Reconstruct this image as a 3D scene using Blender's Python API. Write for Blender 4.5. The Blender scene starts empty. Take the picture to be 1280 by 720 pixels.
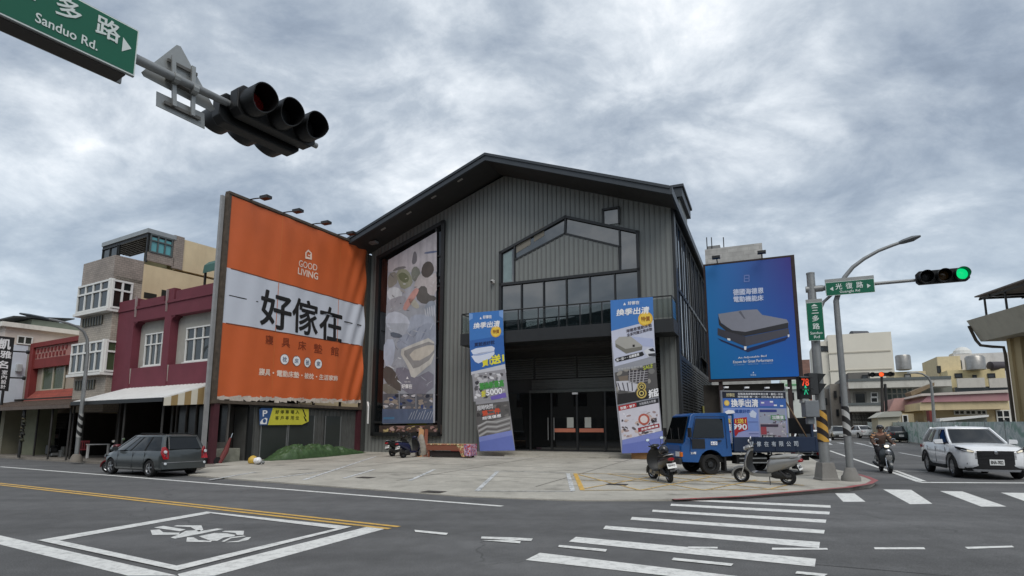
import bpy, bmesh, math, random
from mathutils import Vector as V, Matrix
random.seed(7)
S = bpy.context.scene
COL = S.collection
R = math.radians
# ---------------------------------------------------------------- camera
F_PX, CX, CY, YH, EYE = 719.0, 640.0, 430.0, 536.0, 1.6
PITCH = math.atan((YH - CY) / F_PX)
cd = bpy.data.cameras.new('camera'); cam = bpy.data.objects.new('camera', cd); COL.objects.link(cam)
cd.sensor_width = 36; cd.lens = F_PX / 1280 * 36; cd.shift_y = (CY - 360) / 1280
cd.clip_start = .05; cd.clip_end = 3000
cam.location = (0, 0, EYE); cam.rotation_euler = (math.pi / 2 + PITCH, 0, 0)
S.camera = cam
S.view_settings.view_transform = 'Standard'; S.view_settings.look = 'None'
S.view_settings.exposure = 0.62; S.view_settings.gamma = 1; S.view_settings.use_curve_mapping = False
# ---------------------------------------------------------------- sky and sun
SUN_EL, SUN_AZ = R(52), R(168)          # azimuth measured from +Y towards +X
w = bpy.data.worlds.new('World'); S.world = w; w.use_nodes = True
nt = w.node_tree; N = nt.nodes; L = nt.links
for n in list(N): N.remove(n)
def nd(t, **k):
    n = N.new(t)
    for a, b in k.items(): setattr(n, a, b)
    return n
out = nd('ShaderNodeOutputWorld'); bg = nd('ShaderNodeBackground'); bg.inputs[1].default_value = .10
sky = nd('ShaderNodeTexSky', sky_type='NISHITA', sun_disc=False, sun_elevation=SUN_EL, sun_rotation=SUN_AZ)
tc = nd('ShaderNodeTexCoord'); sp = nd('ShaderNodeSeparateXYZ'); L.new(tc.outputs['Generated'], sp.inputs[0])
za = nd('ShaderNodeMath', operation='MAXIMUM'); za.inputs[1].default_value = 0.0; L.new(sp.outputs[2], za.inputs[0])
zb = nd('ShaderNodeMath', operation='ADD'); zb.inputs[1].default_value = .42; L.new(za.outputs[0], zb.inputs[0])
cxy = nd('ShaderNodeCombineXYZ')
for i in (0, 1):
    m = nd('ShaderNodeMath', operation='DIVIDE'); L.new(sp.outputs[i], m.inputs[0]); L.new(zb.outputs[0], m.inputs[1]); L.new(m.outputs[0], cxy.inputs[i])
def noise(scale, detail, rough, dist, off):
    mp = nd('ShaderNodeMapping'); mp.inputs['Location'].default_value = off; L.new(cxy.outputs[0], mp.inputs[0])
    mp.inputs['Rotation'].default_value = (0, 0, R(25)); mp.inputs['Scale'].default_value = (1, 1.25, 1)
    n = nd('ShaderNodeTexNoise'); n.inputs['Scale'].default_value = scale; n.inputs['Detail'].default_value = detail
    n.inputs['Roughness'].default_value = rough; n.inputs['Distortion'].default_value = dist
    L.new(mp.outputs[0], n.inputs['Vector']); return n.outputs['Fac']
a = noise(1.05, 5, .5, .2, (3.4, 1.2, 0)); b = noise(3.5, 10, .6, .35, (1.9, 5.2, 0)); c_ = noise(8.5, 8, .64, .3, (8, 2, 0))
m1 = nd('ShaderNodeMath', operation='MULTIPLY'); m1.inputs[1].default_value = .47; L.new(a, m1.inputs[0])
m2 = nd('ShaderNodeMath', operation='MULTIPLY_ADD'); m2.inputs[1].default_value = .38; L.new(b, m2.inputs[0]); L.new(m1.outputs[0], m2.inputs[2])
m3 = nd('ShaderNodeMath', operation='MULTIPLY_ADD'); m3.inputs[1].default_value = .15; L.new(c_, m3.inputs[0]); L.new(m2.outputs[0], m3.inputs[2])
cr = nd('ShaderNodeValToRGB'); e = cr.color_ramp.elements
def lin(r, g, b_):
    f = lambda x: (x / 255 / 12.92) if x / 255 <= .04045 else ((x / 255 + .055) / 1.055) ** 2.4
    return (f(r), f(g), f(b_), 1)
e[0].position = .37; e[0].color = lin(106, 117, 132); e[1].position = .64; e[1].color = lin(232, 233, 234)
for p_, c in ((.44, (130, 141, 155)), (.505, (158, 167, 177)), (.57, (194, 200, 206))):
    k = e.new(p_); k.color = lin(*c)
L.new(m3.outputs[0], cr.inputs[0])
sc10 = nd('ShaderNodeVectorMath', operation='SCALE'); sc10.inputs['Scale'].default_value = 10.0; L.new(cr.outputs[0], sc10.inputs[0])
# a veil of even pale grey-blue towards the horizon, as far cloud always looks
hz = nd('ShaderNodeMapRange'); hz.inputs['From Min'].default_value = .02; hz.inputs['From Max'].default_value = .42
hz.inputs['To Min'].default_value = .6; hz.inputs['To Max'].default_value = 0; L.new(sp.outputs[2], hz.inputs[0])
hm = nd('ShaderNodeMix', data_type='RGBA'); L.new(hz.outputs[0], hm.inputs['Factor']); L.new(sc10.outputs[0], hm.inputs['A'])
hm.inputs['B'].default_value = tuple(x * 10 for x in lin(166, 180, 192)[:3]) + (1,)
mx = nd('ShaderNodeMix', data_type='RGBA'); mx.inputs['Factor'].default_value = .93
L.new(sky.outputs[0], mx.inputs['A']); L.new(hm.outputs['Result'], mx.inputs['B'])
L.new(mx.outputs['Result'], bg.inputs[0]); L.new(bg.outputs[0], out.inputs[0])
sd_ = bpy.data.lights.new('sun', 'SUN'); sun = bpy.data.objects.new('sun', sd_); COL.objects.link(sun)
sd_.energy = 1.25; sd_.angle = R(40); sd_.color = (1, .96, .9)
sv = V((math.sin(SUN_AZ) * math.cos(SUN_EL), math.cos(SUN_AZ) * math.cos(SUN_EL), math.sin(SUN_EL)))
sun.rotation_euler = sv.to_track_quat('Z', 'Y').to_euler()
# ---------------------------------------------------------------- where things stand (surveyed from the photograph)
def ray(x, y):
    a = (x - CX) / F_PX; b = -(y - CY) / F_PX
    return V((a, math.cos(PITCH) - b * math.sin(PITCH), math.sin(PITCH) + b * math.cos(PITCH)))
EYEV = V((0, 0, EYE))
def G(x, y, z=0.0):
    d = ray(x, y); return EYEV + d * ((z - EYE) / d.z)
def PL(x, y, P, n):
    d = ray(x, y); return EYEV + d * ((P - EYEV).dot(n) / d.dot(n))
VD = ray(962, YH); VD.z = 0; VD.normalize()             # along the side street, away from the camera
UD = V((VD.y, -VD.x, 0))                                # along the shop front, to the right
SD = V((.861, -.509, 0)); SN = V((.509, .861, 0))       # main road: along, and across away from the camera
ZD = V((0, 0, 1))
P0 = V((2.8707, 29.562, 0))                             # middle of the shop door line
def B(u, v, z): return P0 + UD * u + VD * v + ZD * z
def Q(s, n, z): return SD * s + SN * n + ZD * z
def onV(x, y, v): return PL(x, y, B(0, v, 0), VD)
def onU(x, y, u): return PL(x, y, B(u, 0, 0), UD)
def onN(x, y, n): return PL(x, y, SN * n, SN)
def onS(x, y, s): return PL(x, y, SD * s, SD)
def uvz(q): r = q - P0; return (r.dot(UD), r.dot(VD), q.z)
def lotz(v): return .05 + .0145 * (v + 14)
LOTN = (ZD - VD * .0145).normalized(); LOTP = B(0, -14, .05)
def LOT(x, y, up=0): return PL(x, y, LOTP + ZD * up, LOTN)
def gz(s): return .0095 * max(0, s - 27)
def GG(x, y):
    z = 0
    for _ in range(40):
        q = G(x, y, z); z = gz(q.dot(VD))
    return q
# ---------------------------------------------------------------- materials
def srgb(*c): return lin(*c)
MATS = {}
def M(name, rgb=(128, 128, 128), rough=.6, metal=0, var=.12, scale=2.5, bump=0, spec=.5, ior=None, coat=0, emit=None, es=1, raw=None, trans=0, stretch=None, dirt=0, dirtcol=(70, 62, 52), bscale=None):
    if name in MATS: return MATS[name]
    m = bpy.data.materials.new(name); m.use_nodes = True; t = m.node_tree; bs = t.nodes['Principled BSDF']
    col = raw + (1,) if raw else srgb(*rgb)
    bs.inputs['Base Color'].default_value = col; bs.inputs['Roughness'].default_value = rough; bs.inputs['Metallic'].default_value = metal
    bs.inputs['Specular IOR Level'].default_value = spec
    if ior: bs.inputs['IOR'].default_value = ior
    if coat: bs.inputs['Coat Weight'].default_value = coat; bs.inputs['Coat Roughness'].default_value = .06
    if trans: bs.inputs['Transmission Weight'].default_value = trans
    if emit: bs.inputs['Emission Color'].default_value = srgb(*emit); bs.inputs['Emission Strength'].default_value = es
    nn = t.nodes.new; ln = t.links.new
    if var or bump or dirt:
        tcn = nn('ShaderNodeTexCoord'); mp = nn('ShaderNodeMapping'); ln(tcn.outputs['Object'], mp.inputs[0])
        if stretch: mp.inputs['Scale'].default_value = stretch
    if var:
        n1 = nn('ShaderNodeTexNoise'); n1.inputs['Scale'].default_value = scale; n1.inputs['Detail'].default_value = 7; n1.inputs['Roughness'].default_value = .62
        ln(mp.outputs[0], n1.inputs['Vector'])
        mr = nn('ShaderNodeMapRange'); mr.inputs['From Min'].default_value = .28; mr.inputs['From Max'].default_value = .72
        mr.inputs['To Min'].default_value = 1 - var; mr.inputs['To Max'].default_value = 1 + var; ln(n1.outputs['Fac'], mr.inputs[0])
        sc = nn('ShaderNodeVectorMath'); sc.operation = 'SCALE'; sc.inputs[0].default_value = col[:3]; ln(mr.outputs[0], sc.inputs['Scale'])
        last = sc.outputs[0]
        if dirt:
            n3 = nn('ShaderNodeTexNoise'); n3.inputs['Scale'].default_value = scale * .45; n3.inputs['Detail'].default_value = 9; n3.inputs['Roughness'].default_value = .7
            mp3 = nn('ShaderNodeMapping'); mp3.inputs['Scale'].default_value = (1, 1, .28); ln(tcn.outputs['Object'], mp3.inputs[0]); ln(mp3.outputs[0], n3.inputs['Vector'])
            r3 = nn('ShaderNodeMapRange'); r3.inputs['From Min'].default_value = .5; r3.inputs['From Max'].default_value = .72; r3.inputs['To Max'].default_value = dirt; ln(n3.outputs['Fac'], r3.inputs[0])
            mxn = nn('ShaderNodeMix'); mxn.data_type = 'RGBA'; ln(r3.outputs[0], mxn.inputs['Factor']); ln(last, mxn.inputs['A']); mxn.inputs['B'].default_value = srgb(*dirtcol)
            last = mxn.outputs['Result']
        ln(last, bs.inputs['Base Color'])
    if bump:
        n2 = nn('ShaderNodeTexNoise'); n2.inputs['Scale'].default_value = bscale or scale * 8; n2.inputs['Detail'].default_value = 5
        ln(mp.outputs[0], n2.inputs['Vector']); bp = nn('ShaderNodeBump'); bp.inputs['Strength'].default_value = bump; bp.inputs['Distance'].default_value = .02
        ln(n2.outputs['Fac'], bp.inputs['Height']); ln(bp.outputs[0], bs.inputs['Normal'])
    MATS[name] = m; return m
def tilemat(name, rgb, mortar, sx, sz, rough=.6, offset=.5, msize=.012, axis='xz'):
    """small wall tiles or bricks: pattern in object space across x+y and up z"""
    if name in MATS: return MATS[name]
    m = M(name, rgb, rough, var=0); t = m.node_tree; bs = t.nodes['Principled BSDF']; nn = t.nodes.new; ln = t.links.new
    tcn = nn('ShaderNodeTexCoord'); s = nn('ShaderNodeSeparateXYZ'); ln(tcn.outputs['Object'], s.inputs[0])
    ad = nn('ShaderNodeMath'); ad.operation = 'ADD'; ln(s.outputs[0], ad.inputs[0]); ln(s.outputs[1], ad.inputs[1])
    cb = nn('ShaderNodeCombineXYZ'); ln(ad.outputs[0], cb.inputs[0]); ln(s.outputs[2], cb.inputs[1])
    br = nn('ShaderNodeTexBrick'); br.offset = offset; ln(cb.outputs[0], br.inputs['Vector']); br.inputs['Scale'].default_value = 1
    br.inputs['Brick Width'].default_value = sx; br.inputs['Row Height'].default_value = sz; br.inputs['Mortar Size'].default_value = msize
    c = srgb(*rgb); br.inputs['Color1'].default_value = c; br.inputs['Color2'].default_value = tuple(x * .82 for x in c[:3]) + (1,); br.inputs['Mortar'].default_value = srgb(*mortar)
    n1 = nn('ShaderNodeTexNoise'); n1.inputs['Scale'].default_value = 1.1; n1.inputs['Detail'].default_value = 8; ln(tcn.outputs['Object'], n1.inputs['Vector'])
    mr = nn('ShaderNodeMapRange'); mr.inputs['From Min'].default_value = .3; mr.inputs['From Max'].default_value = .7; mr.inputs['To Min'].default_value = .8; mr.inputs['To Max'].default_value = 1.15
    ln(n1.outputs['Fac'], mr.inputs[0]); sc = nn('ShaderNodeVectorMath'); sc.operation = 'SCALE'; ln(br.outputs['Color'], sc.inputs[0]); ln(mr.outputs[0], sc.inputs['Scale'])
    ln(sc.outputs[0], bs.inputs['Base Color']); return m
def glass(name, rgb=(22, 27, 30), ior=1.75, rough=.03, var=.1):
    return M(name, rgb, rough, ior=ior, var=var, scale=.6, spec=.5)
# ---------------------------------------------------------------- mesh builder
def rootmat(o):
    while o.parent: o = o.parent
    return Matrix.LocRotScale(o.location, o.rotation_euler, None)
class MB:
    def __init__(s, T=None): s.v = []; s.f = []; s.m = []; s.mats = []; s.T = T
    def mi(s, m):
        if m not in s.mats: s.mats.append(m)
        return s.mats.index(m)
    def add(s, vs, fs, m):
        o = len(s.v); T = s.T
        s.v += [T @ V(p) for p in vs] if T else [V(p) for p in vs]; k = s.mi(m)
        for f in fs: s.f.append([i + o for i in f]); s.m.append(k)
        return s
    def poly(s, pts, m): return s.add(pts, [list(range(len(pts)))], m)
    def slab(s, pts, d, m):
        n = len(pts); d = V(d); pts = [V(p) for p in pts]
        return s.add(pts + [p + d for p in pts], [list(range(n))[::-1], list(range(n, 2 * n))] + [[i, (i + 1) % n, n + (i + 1) % n, n + i] for i in range(n)], m)
    def obox(s, c, hx, hy, hz, m):
        c, hx, hy, hz = V(c), V(hx), V(hy), V(hz)
        return s.slab([c - hx - hy - hz, c + hx - hy - hz, c + hx + hy - hz, c - hx + hy - hz], hz * 2, m)
    def box(s, x0, x1, y0, y1, z0, z1, m): return s.slab([(x0, y0, z0), (x1, y0, z0), (x1, y1, z0), (x0, y1, z0)], (0, 0, z1 - z0), m)
    def bbox(s, u0, u1, v0, v1, z0, z1, m): return s.slab([B(u0, v0, z0), B(u1, v0, z0), B(u1, v1, z0), B(u0, v1, z0)], ZD * (z1 - z0), m)
    def qbox(s, s0, s1, n0, n1, z0, z1, m): return s.slab([Q(s0, n0, z0), Q(s1, n0, z0), Q(s1, n1, z0), Q(s0, n1, z0)], ZD * (z1 - z0), m)
    def loft(s, rings, m, cap=True, closed=True):
        n = len(rings[0]); vs = [p for r in rings for p in r]; fs = []
        for i in range(len(rings) - 1):
            for j in range(n if closed else n - 1):
                k = (j + 1) % n; fs.append([i * n + j, i * n + k, (i + 1) * n + k, (i + 1) * n + j])
        if cap and closed: fs += [list(range(n))[::-1], [(len(rings) - 1) * n + j for j in range(n)]]
        return s.add(vs, fs, m)
    def tube(s, path, r, m, seg=8, cap=True):
        path = [V(p) for p in path]; rs = r if isinstance(r, (list, tuple)) else [r] * len(path); rings = []
        t0 = (path[1] - path[0]).normalized(); up = V((0, 0, 1)) if abs(t0.z) < .9 else V((1, 0, 0))
        x = t0.cross(up).normalized()
        for i, p in enumerate(path):
            t = (path[min(i + 1, len(path) - 1)] - path[max(i - 1, 0)]).normalized()
            x = (x - t * x.dot(t)).normalized(); y = t.cross(x)
            rings.append([p + (x * math.cos(k * 2 * math.pi / seg) + y * math.sin(k * 2 * math.pi / seg)) * rs[i] for k in range(seg)])
        return s.loft(rings, m, cap)
    def cyl(s, a, b, r0, m, r1=None, seg=16, cap=True): return s.tube([a, b], [r0, r0 if r1 is None else r1], m, seg, cap)
    def rev(s, o, ax, prof, m, seg=20, cap=True, a0=0, a1=2 * math.pi):
        """profile [(t along axis, radius)] turned about the axis"""
        o = V(o); ax = V(ax).normalized(); up = V((0, 0, 1)) if abs(ax.z) < .9 else V((1, 0, 0)); x = ax.cross(up).normalized(); y = ax.cross(x)
        full = a1 - a0 > 6.28; ns = seg if full else seg + 1
        rings = [[o + ax * t + (x * math.cos(a0 + k * (a1 - a0) / seg) + y * math.sin(a0 + k * (a1 - a0) / seg)) * max(r, .0005) for k in range(ns)] for t, r in prof]
        return s.loft(rings, m, cap and full, full)
    def bar(s, a, b, wv, dv, m):
        """bar from a to b, half-width vector wv, depth vector dv"""
        a, b, wv = V(a), V(b), V(wv); return s.slab([a - wv, b - wv, b + wv, a + wv], dv, m)
    def build(s, name, parent=None, smooth=None, local=False, bevel=0, loc=None, kind=None):
        me = bpy.data.meshes.new(name)
        vs = s.v
        if parent is not None and not local:
            I = rootmat(parent).inverted(); vs = [I @ p for p in vs]
        if loc is not None: L0 = V(loc); vs = [p - L0 for p in vs]
        me.from_pydata([tuple(p) for p in vs], [], s.f)
        for m in s.mats: me.materials.append(m)
        me.polygons.foreach_set('material_index', s.m)
        bm = bmesh.new(); bm.from_mesh(me); bmesh.ops.recalc_face_normals(bm, faces=bm.faces) if smooth is not None or bevel else None; bm.to_mesh(me); bm.free()
        if smooth is not None:
            me.polygons.foreach_set('use_smooth', [True] * len(me.polygons)); me.set_sharp_from_angle(angle=R(smooth))
        me.update()
        o = bpy.data.objects.new(name, me); COL.objects.link(o)
        if parent is not None: o.parent = parent
        if loc is not None: o.location = loc
        if kind: o['kind'] = kind
        if bevel:
            b = o.modifiers.new('bevel', 'BEVEL'); b.width = bevel; b.segments = 2; b.limit_method = 'ANGLE'; b.angle_limit = R(40)
        return o
def thing(name, label, cat, loc=(0, 0, 0), rz=0, group=None):
    o = bpy.data.objects.new(name, None); COL.objects.link(o); o.location = loc; o.rotation_euler = (0, 0, rz); o.empty_display_size = .2
    o['label'] = label; o['category'] = cat
    if group: o['group'] = group
    return o
def tag(o, label, cat, group=None):
    o['label'] = label; o['category'] = cat
    if group: o['group'] = group
    return o
def lmat(loc, rz): return Matrix.LocRotScale(V(loc), Matrix.Rotation(rz, 3, 'Z').to_euler(), None)
def copy_tree(o, parent=None):
    c = o.copy(); COL.objects.link(c)
    if parent: c.parent = parent
    for ch in list(o.children): copy_tree(ch, c)
    return c
# ---------------------------------------------------------------- lettering
_tc = {}
def letters(s, bold=0):
    k = (s, bold)
    if k in _tc: return _tc[k]
    cu = bpy.data.curves.new('t', 'FONT'); cu.body = s; cu.offset = bold; cu.resolution_u = 3
    o = bpy.data.objects.new('t', cu); COL.objects.link(o)
    dg = bpy.context.evaluated_depsgraph_get(); dg.update(); me = o.evaluated_get(dg).to_mesh()
    vs = [(p.co.x, p.co.y) for p in me.vertices]; fs = [list(p.vertices) for p in me.polygons]
    o.evaluated_get(dg).to_mesh_clear(); bpy.data.objects.remove(o); bpy.data.curves.remove(cu)
    if vs:
        x0 = min(p[0] for p in vs); x1 = max(p[0] for p in vs); y0 = min(p[1] for p in vs); y1 = max(p[1] for p in vs)
        vs = [((x - x0) / max(x1 - x0, 1e-6), (y - y0) / max(y1 - y0, 1e-6)) for x, y in vs]
    _tc[k] = (vs, fs); return _tc[k]
BOLD = [(0, 0), (1, 0), (-1, 0), (0, 1), (0, -1), (.7, .7), (-.7, -.7), (.7, -.7), (-.7, .7)]
class Art:
    """flat print on a plane: polygons and lettering in layers a few millimetres apart"""
    def __init__(s, O, ex, ey, n, eps=.004): s.O, s.ex, s.ey, s.n = V(O), V(ex).normalized(), V(ey).normalized(), V(n).normalized(); s.eps = eps; s.mb = MB(); s.bend = None; s.soft = 0
    def pt(s, x, y, l=0):
        d = s.n * (s.eps * l + (s.bend(x, y) if s.bend else 0)); return s.O + s.ex * x + s.ey * y + d
    def px(s, x, y, l=0):
        q = PL(x, y, s.O, s.n) - s.O; return s.pt(q.dot(s.ex), q.dot(s.ey), l)
    def c2(s, x, y): q = PL(x, y, s.O, s.n) - s.O; return q.dot(s.ex), q.dot(s.ey)
    def poly(s, pts, m, l=1): s.mb.poly([s.pt(x, y, l) for x, y in pts], m)
    def pp(s, pts, m, l=1):
        for _ in range(s.soft):                      # round the corners of printed shapes
            q = []
            for a, b_ in zip(pts, list(pts[1:]) + [pts[0]]): q += [(a[0] * .75 + b_[0] * .25, a[1] * .75 + b_[1] * .25), (a[0] * .25 + b_[0] * .75, a[1] * .25 + b_[1] * .75)]
            pts = q
        s.mb.poly([s.px(x, y, l) for x, y in pts], m)
    def rect(s, x0, x1, y0, y1, m, l=1): s.poly([(x0, y0), (x1, y0), (x1, y1), (x0, y1)], m, l)
    def disc(s, x, y, r, m, l=1, ry=None, n=20): s.poly([(x + r * math.cos(i * 2 * math.pi / n), y + (ry or r) * math.sin(i * 2 * math.pi / n)) for i in range(n)], m, l)
    def text(s, t, x0, x1, y0, y1, m, l=2, bold=0, skew=0):
        vs, fs = letters(t); h = y1 - y0
        for i, (dx, dy) in enumerate(BOLD if bold else BOLD[:1]):
            s.mb.add([s.pt(x0 + a * (x1 - x0) + skew * b * h + dx * bold * h, y0 + b * h + dy * bold * h, l + i * .08) for a, b in vs], fs, m)
    def quad(s, t, tl, tr, br, bl, m, l=2, bold=0):
        """lettering stretched over four points given in photo pixels"""
        c = [s.c2(*p) for p in (bl, br, tl, tr)]; vs, fs = letters(t); h = c[2][1] - c[0][1]
        for i, (dx, dy) in enumerate(BOLD if bold else BOLD[:1]):
            o = []
            for a, b in vs:
                x = (c[0][0] * (1 - a) + c[1][0] * a) * (1 - b) + (c[2][0] * (1 - a) + c[3][0] * a) * b
                y = (c[0][1] * (1 - a) + c[1][1] * a) * (1 - b) + (c[2][1] * (1 - a) + c[3][1] * a) * b
                o.append(s.pt(x + dx * bold * h, y + dy * bold * h, l + i * .08))
            s.mb.add(o, fs, m)
# shared materials
white = M('white_paint', (228, 228, 226), .5, var=.05); cream = M('cream_paint', (214, 202, 176), .8, var=.08, dirt=.25)
blackm = M('black_metal', (30, 32, 33), .5, var=.15); darkm = M('dark_frame_metal', (36, 38, 40), .45, var=.12)
galv = M('galvanised_steel', (140, 142, 142), .5, .5, var=.14, scale=4); rubber = M('rubber', (24, 24, 25), .8, var=.15)
chrome = M('chrome', (200, 200, 202), .12, 1, var=0); silver = M('silver_rim', (165, 167, 170), .3, .8, var=.05)
plasticb = M('black_plastic', (28, 29, 30), .5, var=.1); rust = M('rusty_steel', (88, 62, 48), .8, var=.35, scale=5)
ink = M('ink_black', (26, 24, 24), .6, var=0); inkw = M('ink_white', (236, 236, 238), .55, var=0)
# ================================================================ THE SETTING
def asphalt_mat():
    m = M('asphalt', (90, 90, 91), .88, var=0, spec=.35); t = m.node_tree; bs = t.nodes['Principled BSDF']; nn = t.nodes.new; ln = t.links.new
    tcn = nn('ShaderNodeTexCoord')
    def nz(sc, det, ro=.6, st=(1, 1, 1), rot=0):
        mp = nn('ShaderNodeMapping'); mp.inputs['Scale'].default_value = st; mp.inputs['Rotation'].default_value = (0, 0, rot); ln(tcn.outputs['Object'], mp.inputs[0])
        n = nn('ShaderNodeTexNoise'); n.inputs['Scale'].default_value = sc; n.inputs['Detail'].default_value = det; n.inputs['Roughness'].default_value = ro; ln(mp.outputs[0], n.inputs['Vector']); return n.outputs['Fac']
    big = nz(.22, 6); mid = nz(2.2, 8, .7); fine = nz(60, 3, .7); lane = nz(.9, 3, .5, (.05, 1, 1), R(30.6))
    def mr(x, a, b, lo=.3, hi=.7):
        r = nn('ShaderNodeMapRange'); r.inputs['From Min'].default_value = lo; r.inputs['From Max'].default_value = hi; r.inputs['To Min'].default_value = a; r.inputs['To Max'].default_value = b; ln(x, r.inputs[0]); return r.outputs[0]
    def mul(a, b): k = nn('ShaderNodeMath'); k.operation = 'MULTIPLY'; ln(a, k.inputs[0]); ln(b, k.inputs[1]); return k.outputs[0]
    f = mul(mul(mul(mr(big, .76, 1.2), mr(mid, .82, 1.16)), mr(fine, .6, 1.42)), mr(lane, .84, 1.14))
    # fine cracks
    vo = nn('ShaderNodeTexVoronoi'); vo.feature = 'DISTANCE_TO_EDGE'; vo.inputs['Scale'].default_value = .23
    dm = nn('ShaderNodeTexNoise'); dm.inputs['Scale'].default_value = 1.4; dm.inputs['Detail'].default_value = 6; ln(tcn.outputs['Object'], dm.inputs['Vector'])
    va = nn('ShaderNodeVectorMath'); va.operation = 'ADD'; ln(tcn.outputs['Object'], va.inputs[0]); ln(dm.outputs['Color'], va.inputs[1]); ln(va.outputs[0], vo.inputs['Vector'])
    ck = mr(vo.outputs['Distance'], .62, 1, .0, .006); gate = mr(big, 0, 1, .5, .56)
    mixf = nn('ShaderNodeMix'); ln(gate, mixf.inputs[0]); mixf.inputs[2].default_value = 1; ln(ck, mixf.inputs[3]); f = mul(f, mixf.outputs[0])
    sc = nn('ShaderNodeVectorMath'); sc.operation = 'SCALE'; sc.inputs[0].default_value = srgb(96, 96, 96)[:3]; ln(f, sc.inputs['Scale']); ln(sc.outputs[0], bs.inputs['Base Color'])
    bp = nn('ShaderNodeBump'); bp.inputs['Strength'].default_value = .35; bp.inputs['Distance'].default_value = .008; ln(fine, bp.inputs['Height']); ln(bp.outputs[0], bs.inputs['Normal'])
    return m
def concrete_mat(name, rgb, stain=.5):
    m = M(name, rgb, .85, var=0, spec=.3); t = m.node_tree; bs = t.nodes['Principled BSDF']; nn = t.nodes.new; ln = t.links.new
    tcn = nn('ShaderNodeTexCoord')
    def nz(sc, det, ro=.65, off=(0, 0, 0)):
        mp = nn('ShaderNodeMapping'); mp.inputs['Location'].default_value = off; ln(tcn.outputs['Object'], mp.inputs[0])
        n = nn('ShaderNodeTexNoise'); n.inputs['Scale'].default_value = sc; n.inputs['Detail'].default_value = det; n.inputs['Roughness'].default_value = ro; ln(mp.outputs[0], n.inputs['Vector']); return n.outputs['Fac']
    def mr(x, a, b, lo=.3, hi=.7):
        r = nn('ShaderNodeMapRange'); r.inputs['From Min'].default_value = lo; r.inputs['From Max'].default_value = hi; r.inputs['To Min'].default_value = a; r.inputs['To Max'].default_value = b; ln(x, r.inputs[0]); return r.outputs[0]
    def mul(a, b): k = nn('ShaderNodeMath'); k.operation = 'MULTIPLY'; ln(a, k.inputs[0]); ln(b, k.inputs[1]); return k.outputs[0]
    f = mul(mul(mr(nz(.35, 7), .78, 1.16), mr(nz(1.6, 9, .75), .84, 1.14)), mr(nz(45, 3), .86, 1.14))
    blot = mr(nz(.9, 5, .6, (7, 3, 0)), 1, 1 - stain, .56, .72); f = mul(f, blot)
    sc = nn('ShaderNodeVectorMath'); sc.operation = 'SCALE'; sc.inputs[0].default_value = srgb(*rgb)[:3]; ln(f, sc.inputs['Scale']); ln(sc.outputs[0], bs.inputs['Base Color'])
    bp = nn('ShaderNodeBump'); bp.inputs['Strength'].default_value = .25; bp.inputs['Distance'].default_value = .01; ln(nz(30, 4), bp.inputs['Height']); ln(bp.outputs[0], bs.inputs['Normal'])
    return m
def paint_mat(name, rgb, wear=.45):
    """road paint worn through to the asphalt in patches of its own"""
    m = M(name, rgb, .7, var=0); t = m.node_tree; bs = t.nodes['Principled BSDF']; nn = t.nodes.new; ln = t.links.new
    tcn = nn('ShaderNodeTexCoord'); n = nn('ShaderNodeTexNoise'); n.inputs['Scale'].default_value = 7; n.inputs['Detail'].default_value = 9; n.inputs['Roughness'].default_value = .75; ln(tcn.outputs['Object'], n.inputs['Vector'])
    r = nn('ShaderNodeMapRange'); r.inputs['From Min'].default_value = .47; r.inputs['From Max'].default_value = .62; r.inputs['To Max'].default_value = wear; ln(n.outputs['Fac'], r.inputs[0])
    mxn = nn('ShaderNodeMix'); mxn.data_type = 'RGBA'; ln(r.outputs[0], mxn.inputs['Factor']); mxn.inputs['A'].default_value = srgb(*rgb); mxn.inputs['B'].default_value = srgb(98, 98, 97)
    ln(mxn.outputs['Result'], bs.inputs['Base Color']); return m
asph = asphalt_mat(); conc = concrete_mat('forecourt_concrete', (174, 170, 160), .45); concw = concrete_mat('pavement_concrete', (132, 126, 118), .4)
pw = paint_mat('road_paint_white', (222, 222, 218), .38); pyel = paint_mat('road_paint_yellow', (214, 172, 84), .5); pred = paint_mat('kerb_paint_red', (158, 78, 78), .8)
pw_old = paint_mat('worn_paint_white', (206, 208, 208), .9); py_old = paint_mat('worn_paint_yellow', (208, 176, 112), .95)
# ground: one sheet that climbs very gently along the side street
mb = MB(); ss = [-400, -60, 0, 27, 60, 120, 240, 500, 1200]
for i in range(len(ss) - 1):
    r = []
    for s_ in (ss[i], ss[i + 1]):
        z = min(gz(s_), 2.2)
        r.append((VD * s_ - UD * 1200 + ZD * (z - .012), VD * s_ + UD * 1200 + ZD * (z - .012)))
    mb.poly([r[0][0], r[0][1], r[1][1], r[1][0]], M('bare_ground', (120, 116, 108), .9, var=.25, scale=.4))
mb.build('ground', kind='structure')
# main road and side street, one asphalt sheet draped on the ground
mb = MB()
mb.poly([Q(-160, -14, 0), Q(160, -14, 0), Q(160, 14.4, 0), Q(-160, 14.4, 0)], asph)
mb.build('main_road', kind='structure')
mb = MB()
us = (10.5, 30.5); seg = [8, 27, 45, 70, 110, 200]
for i in range(len(seg) - 1):
    a, b_ = seg[i], seg[i + 1]
    f = lambda s_, uu: UD * uu + VD * s_ + ZD * (gz(s_) + .004)
    U0, U1 = us; U0 -= 7.0   # road edge measured from the camera: u = x*UD
    k0, k1 = P0.dot(UD) + 7.6, P0.dot(UD) + 30
    mb.poly([f(a, k0), f(a, k1), f(b_, k1), f(b_, k0)], asph)
mb.build('side_street', kind='structure')
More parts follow.
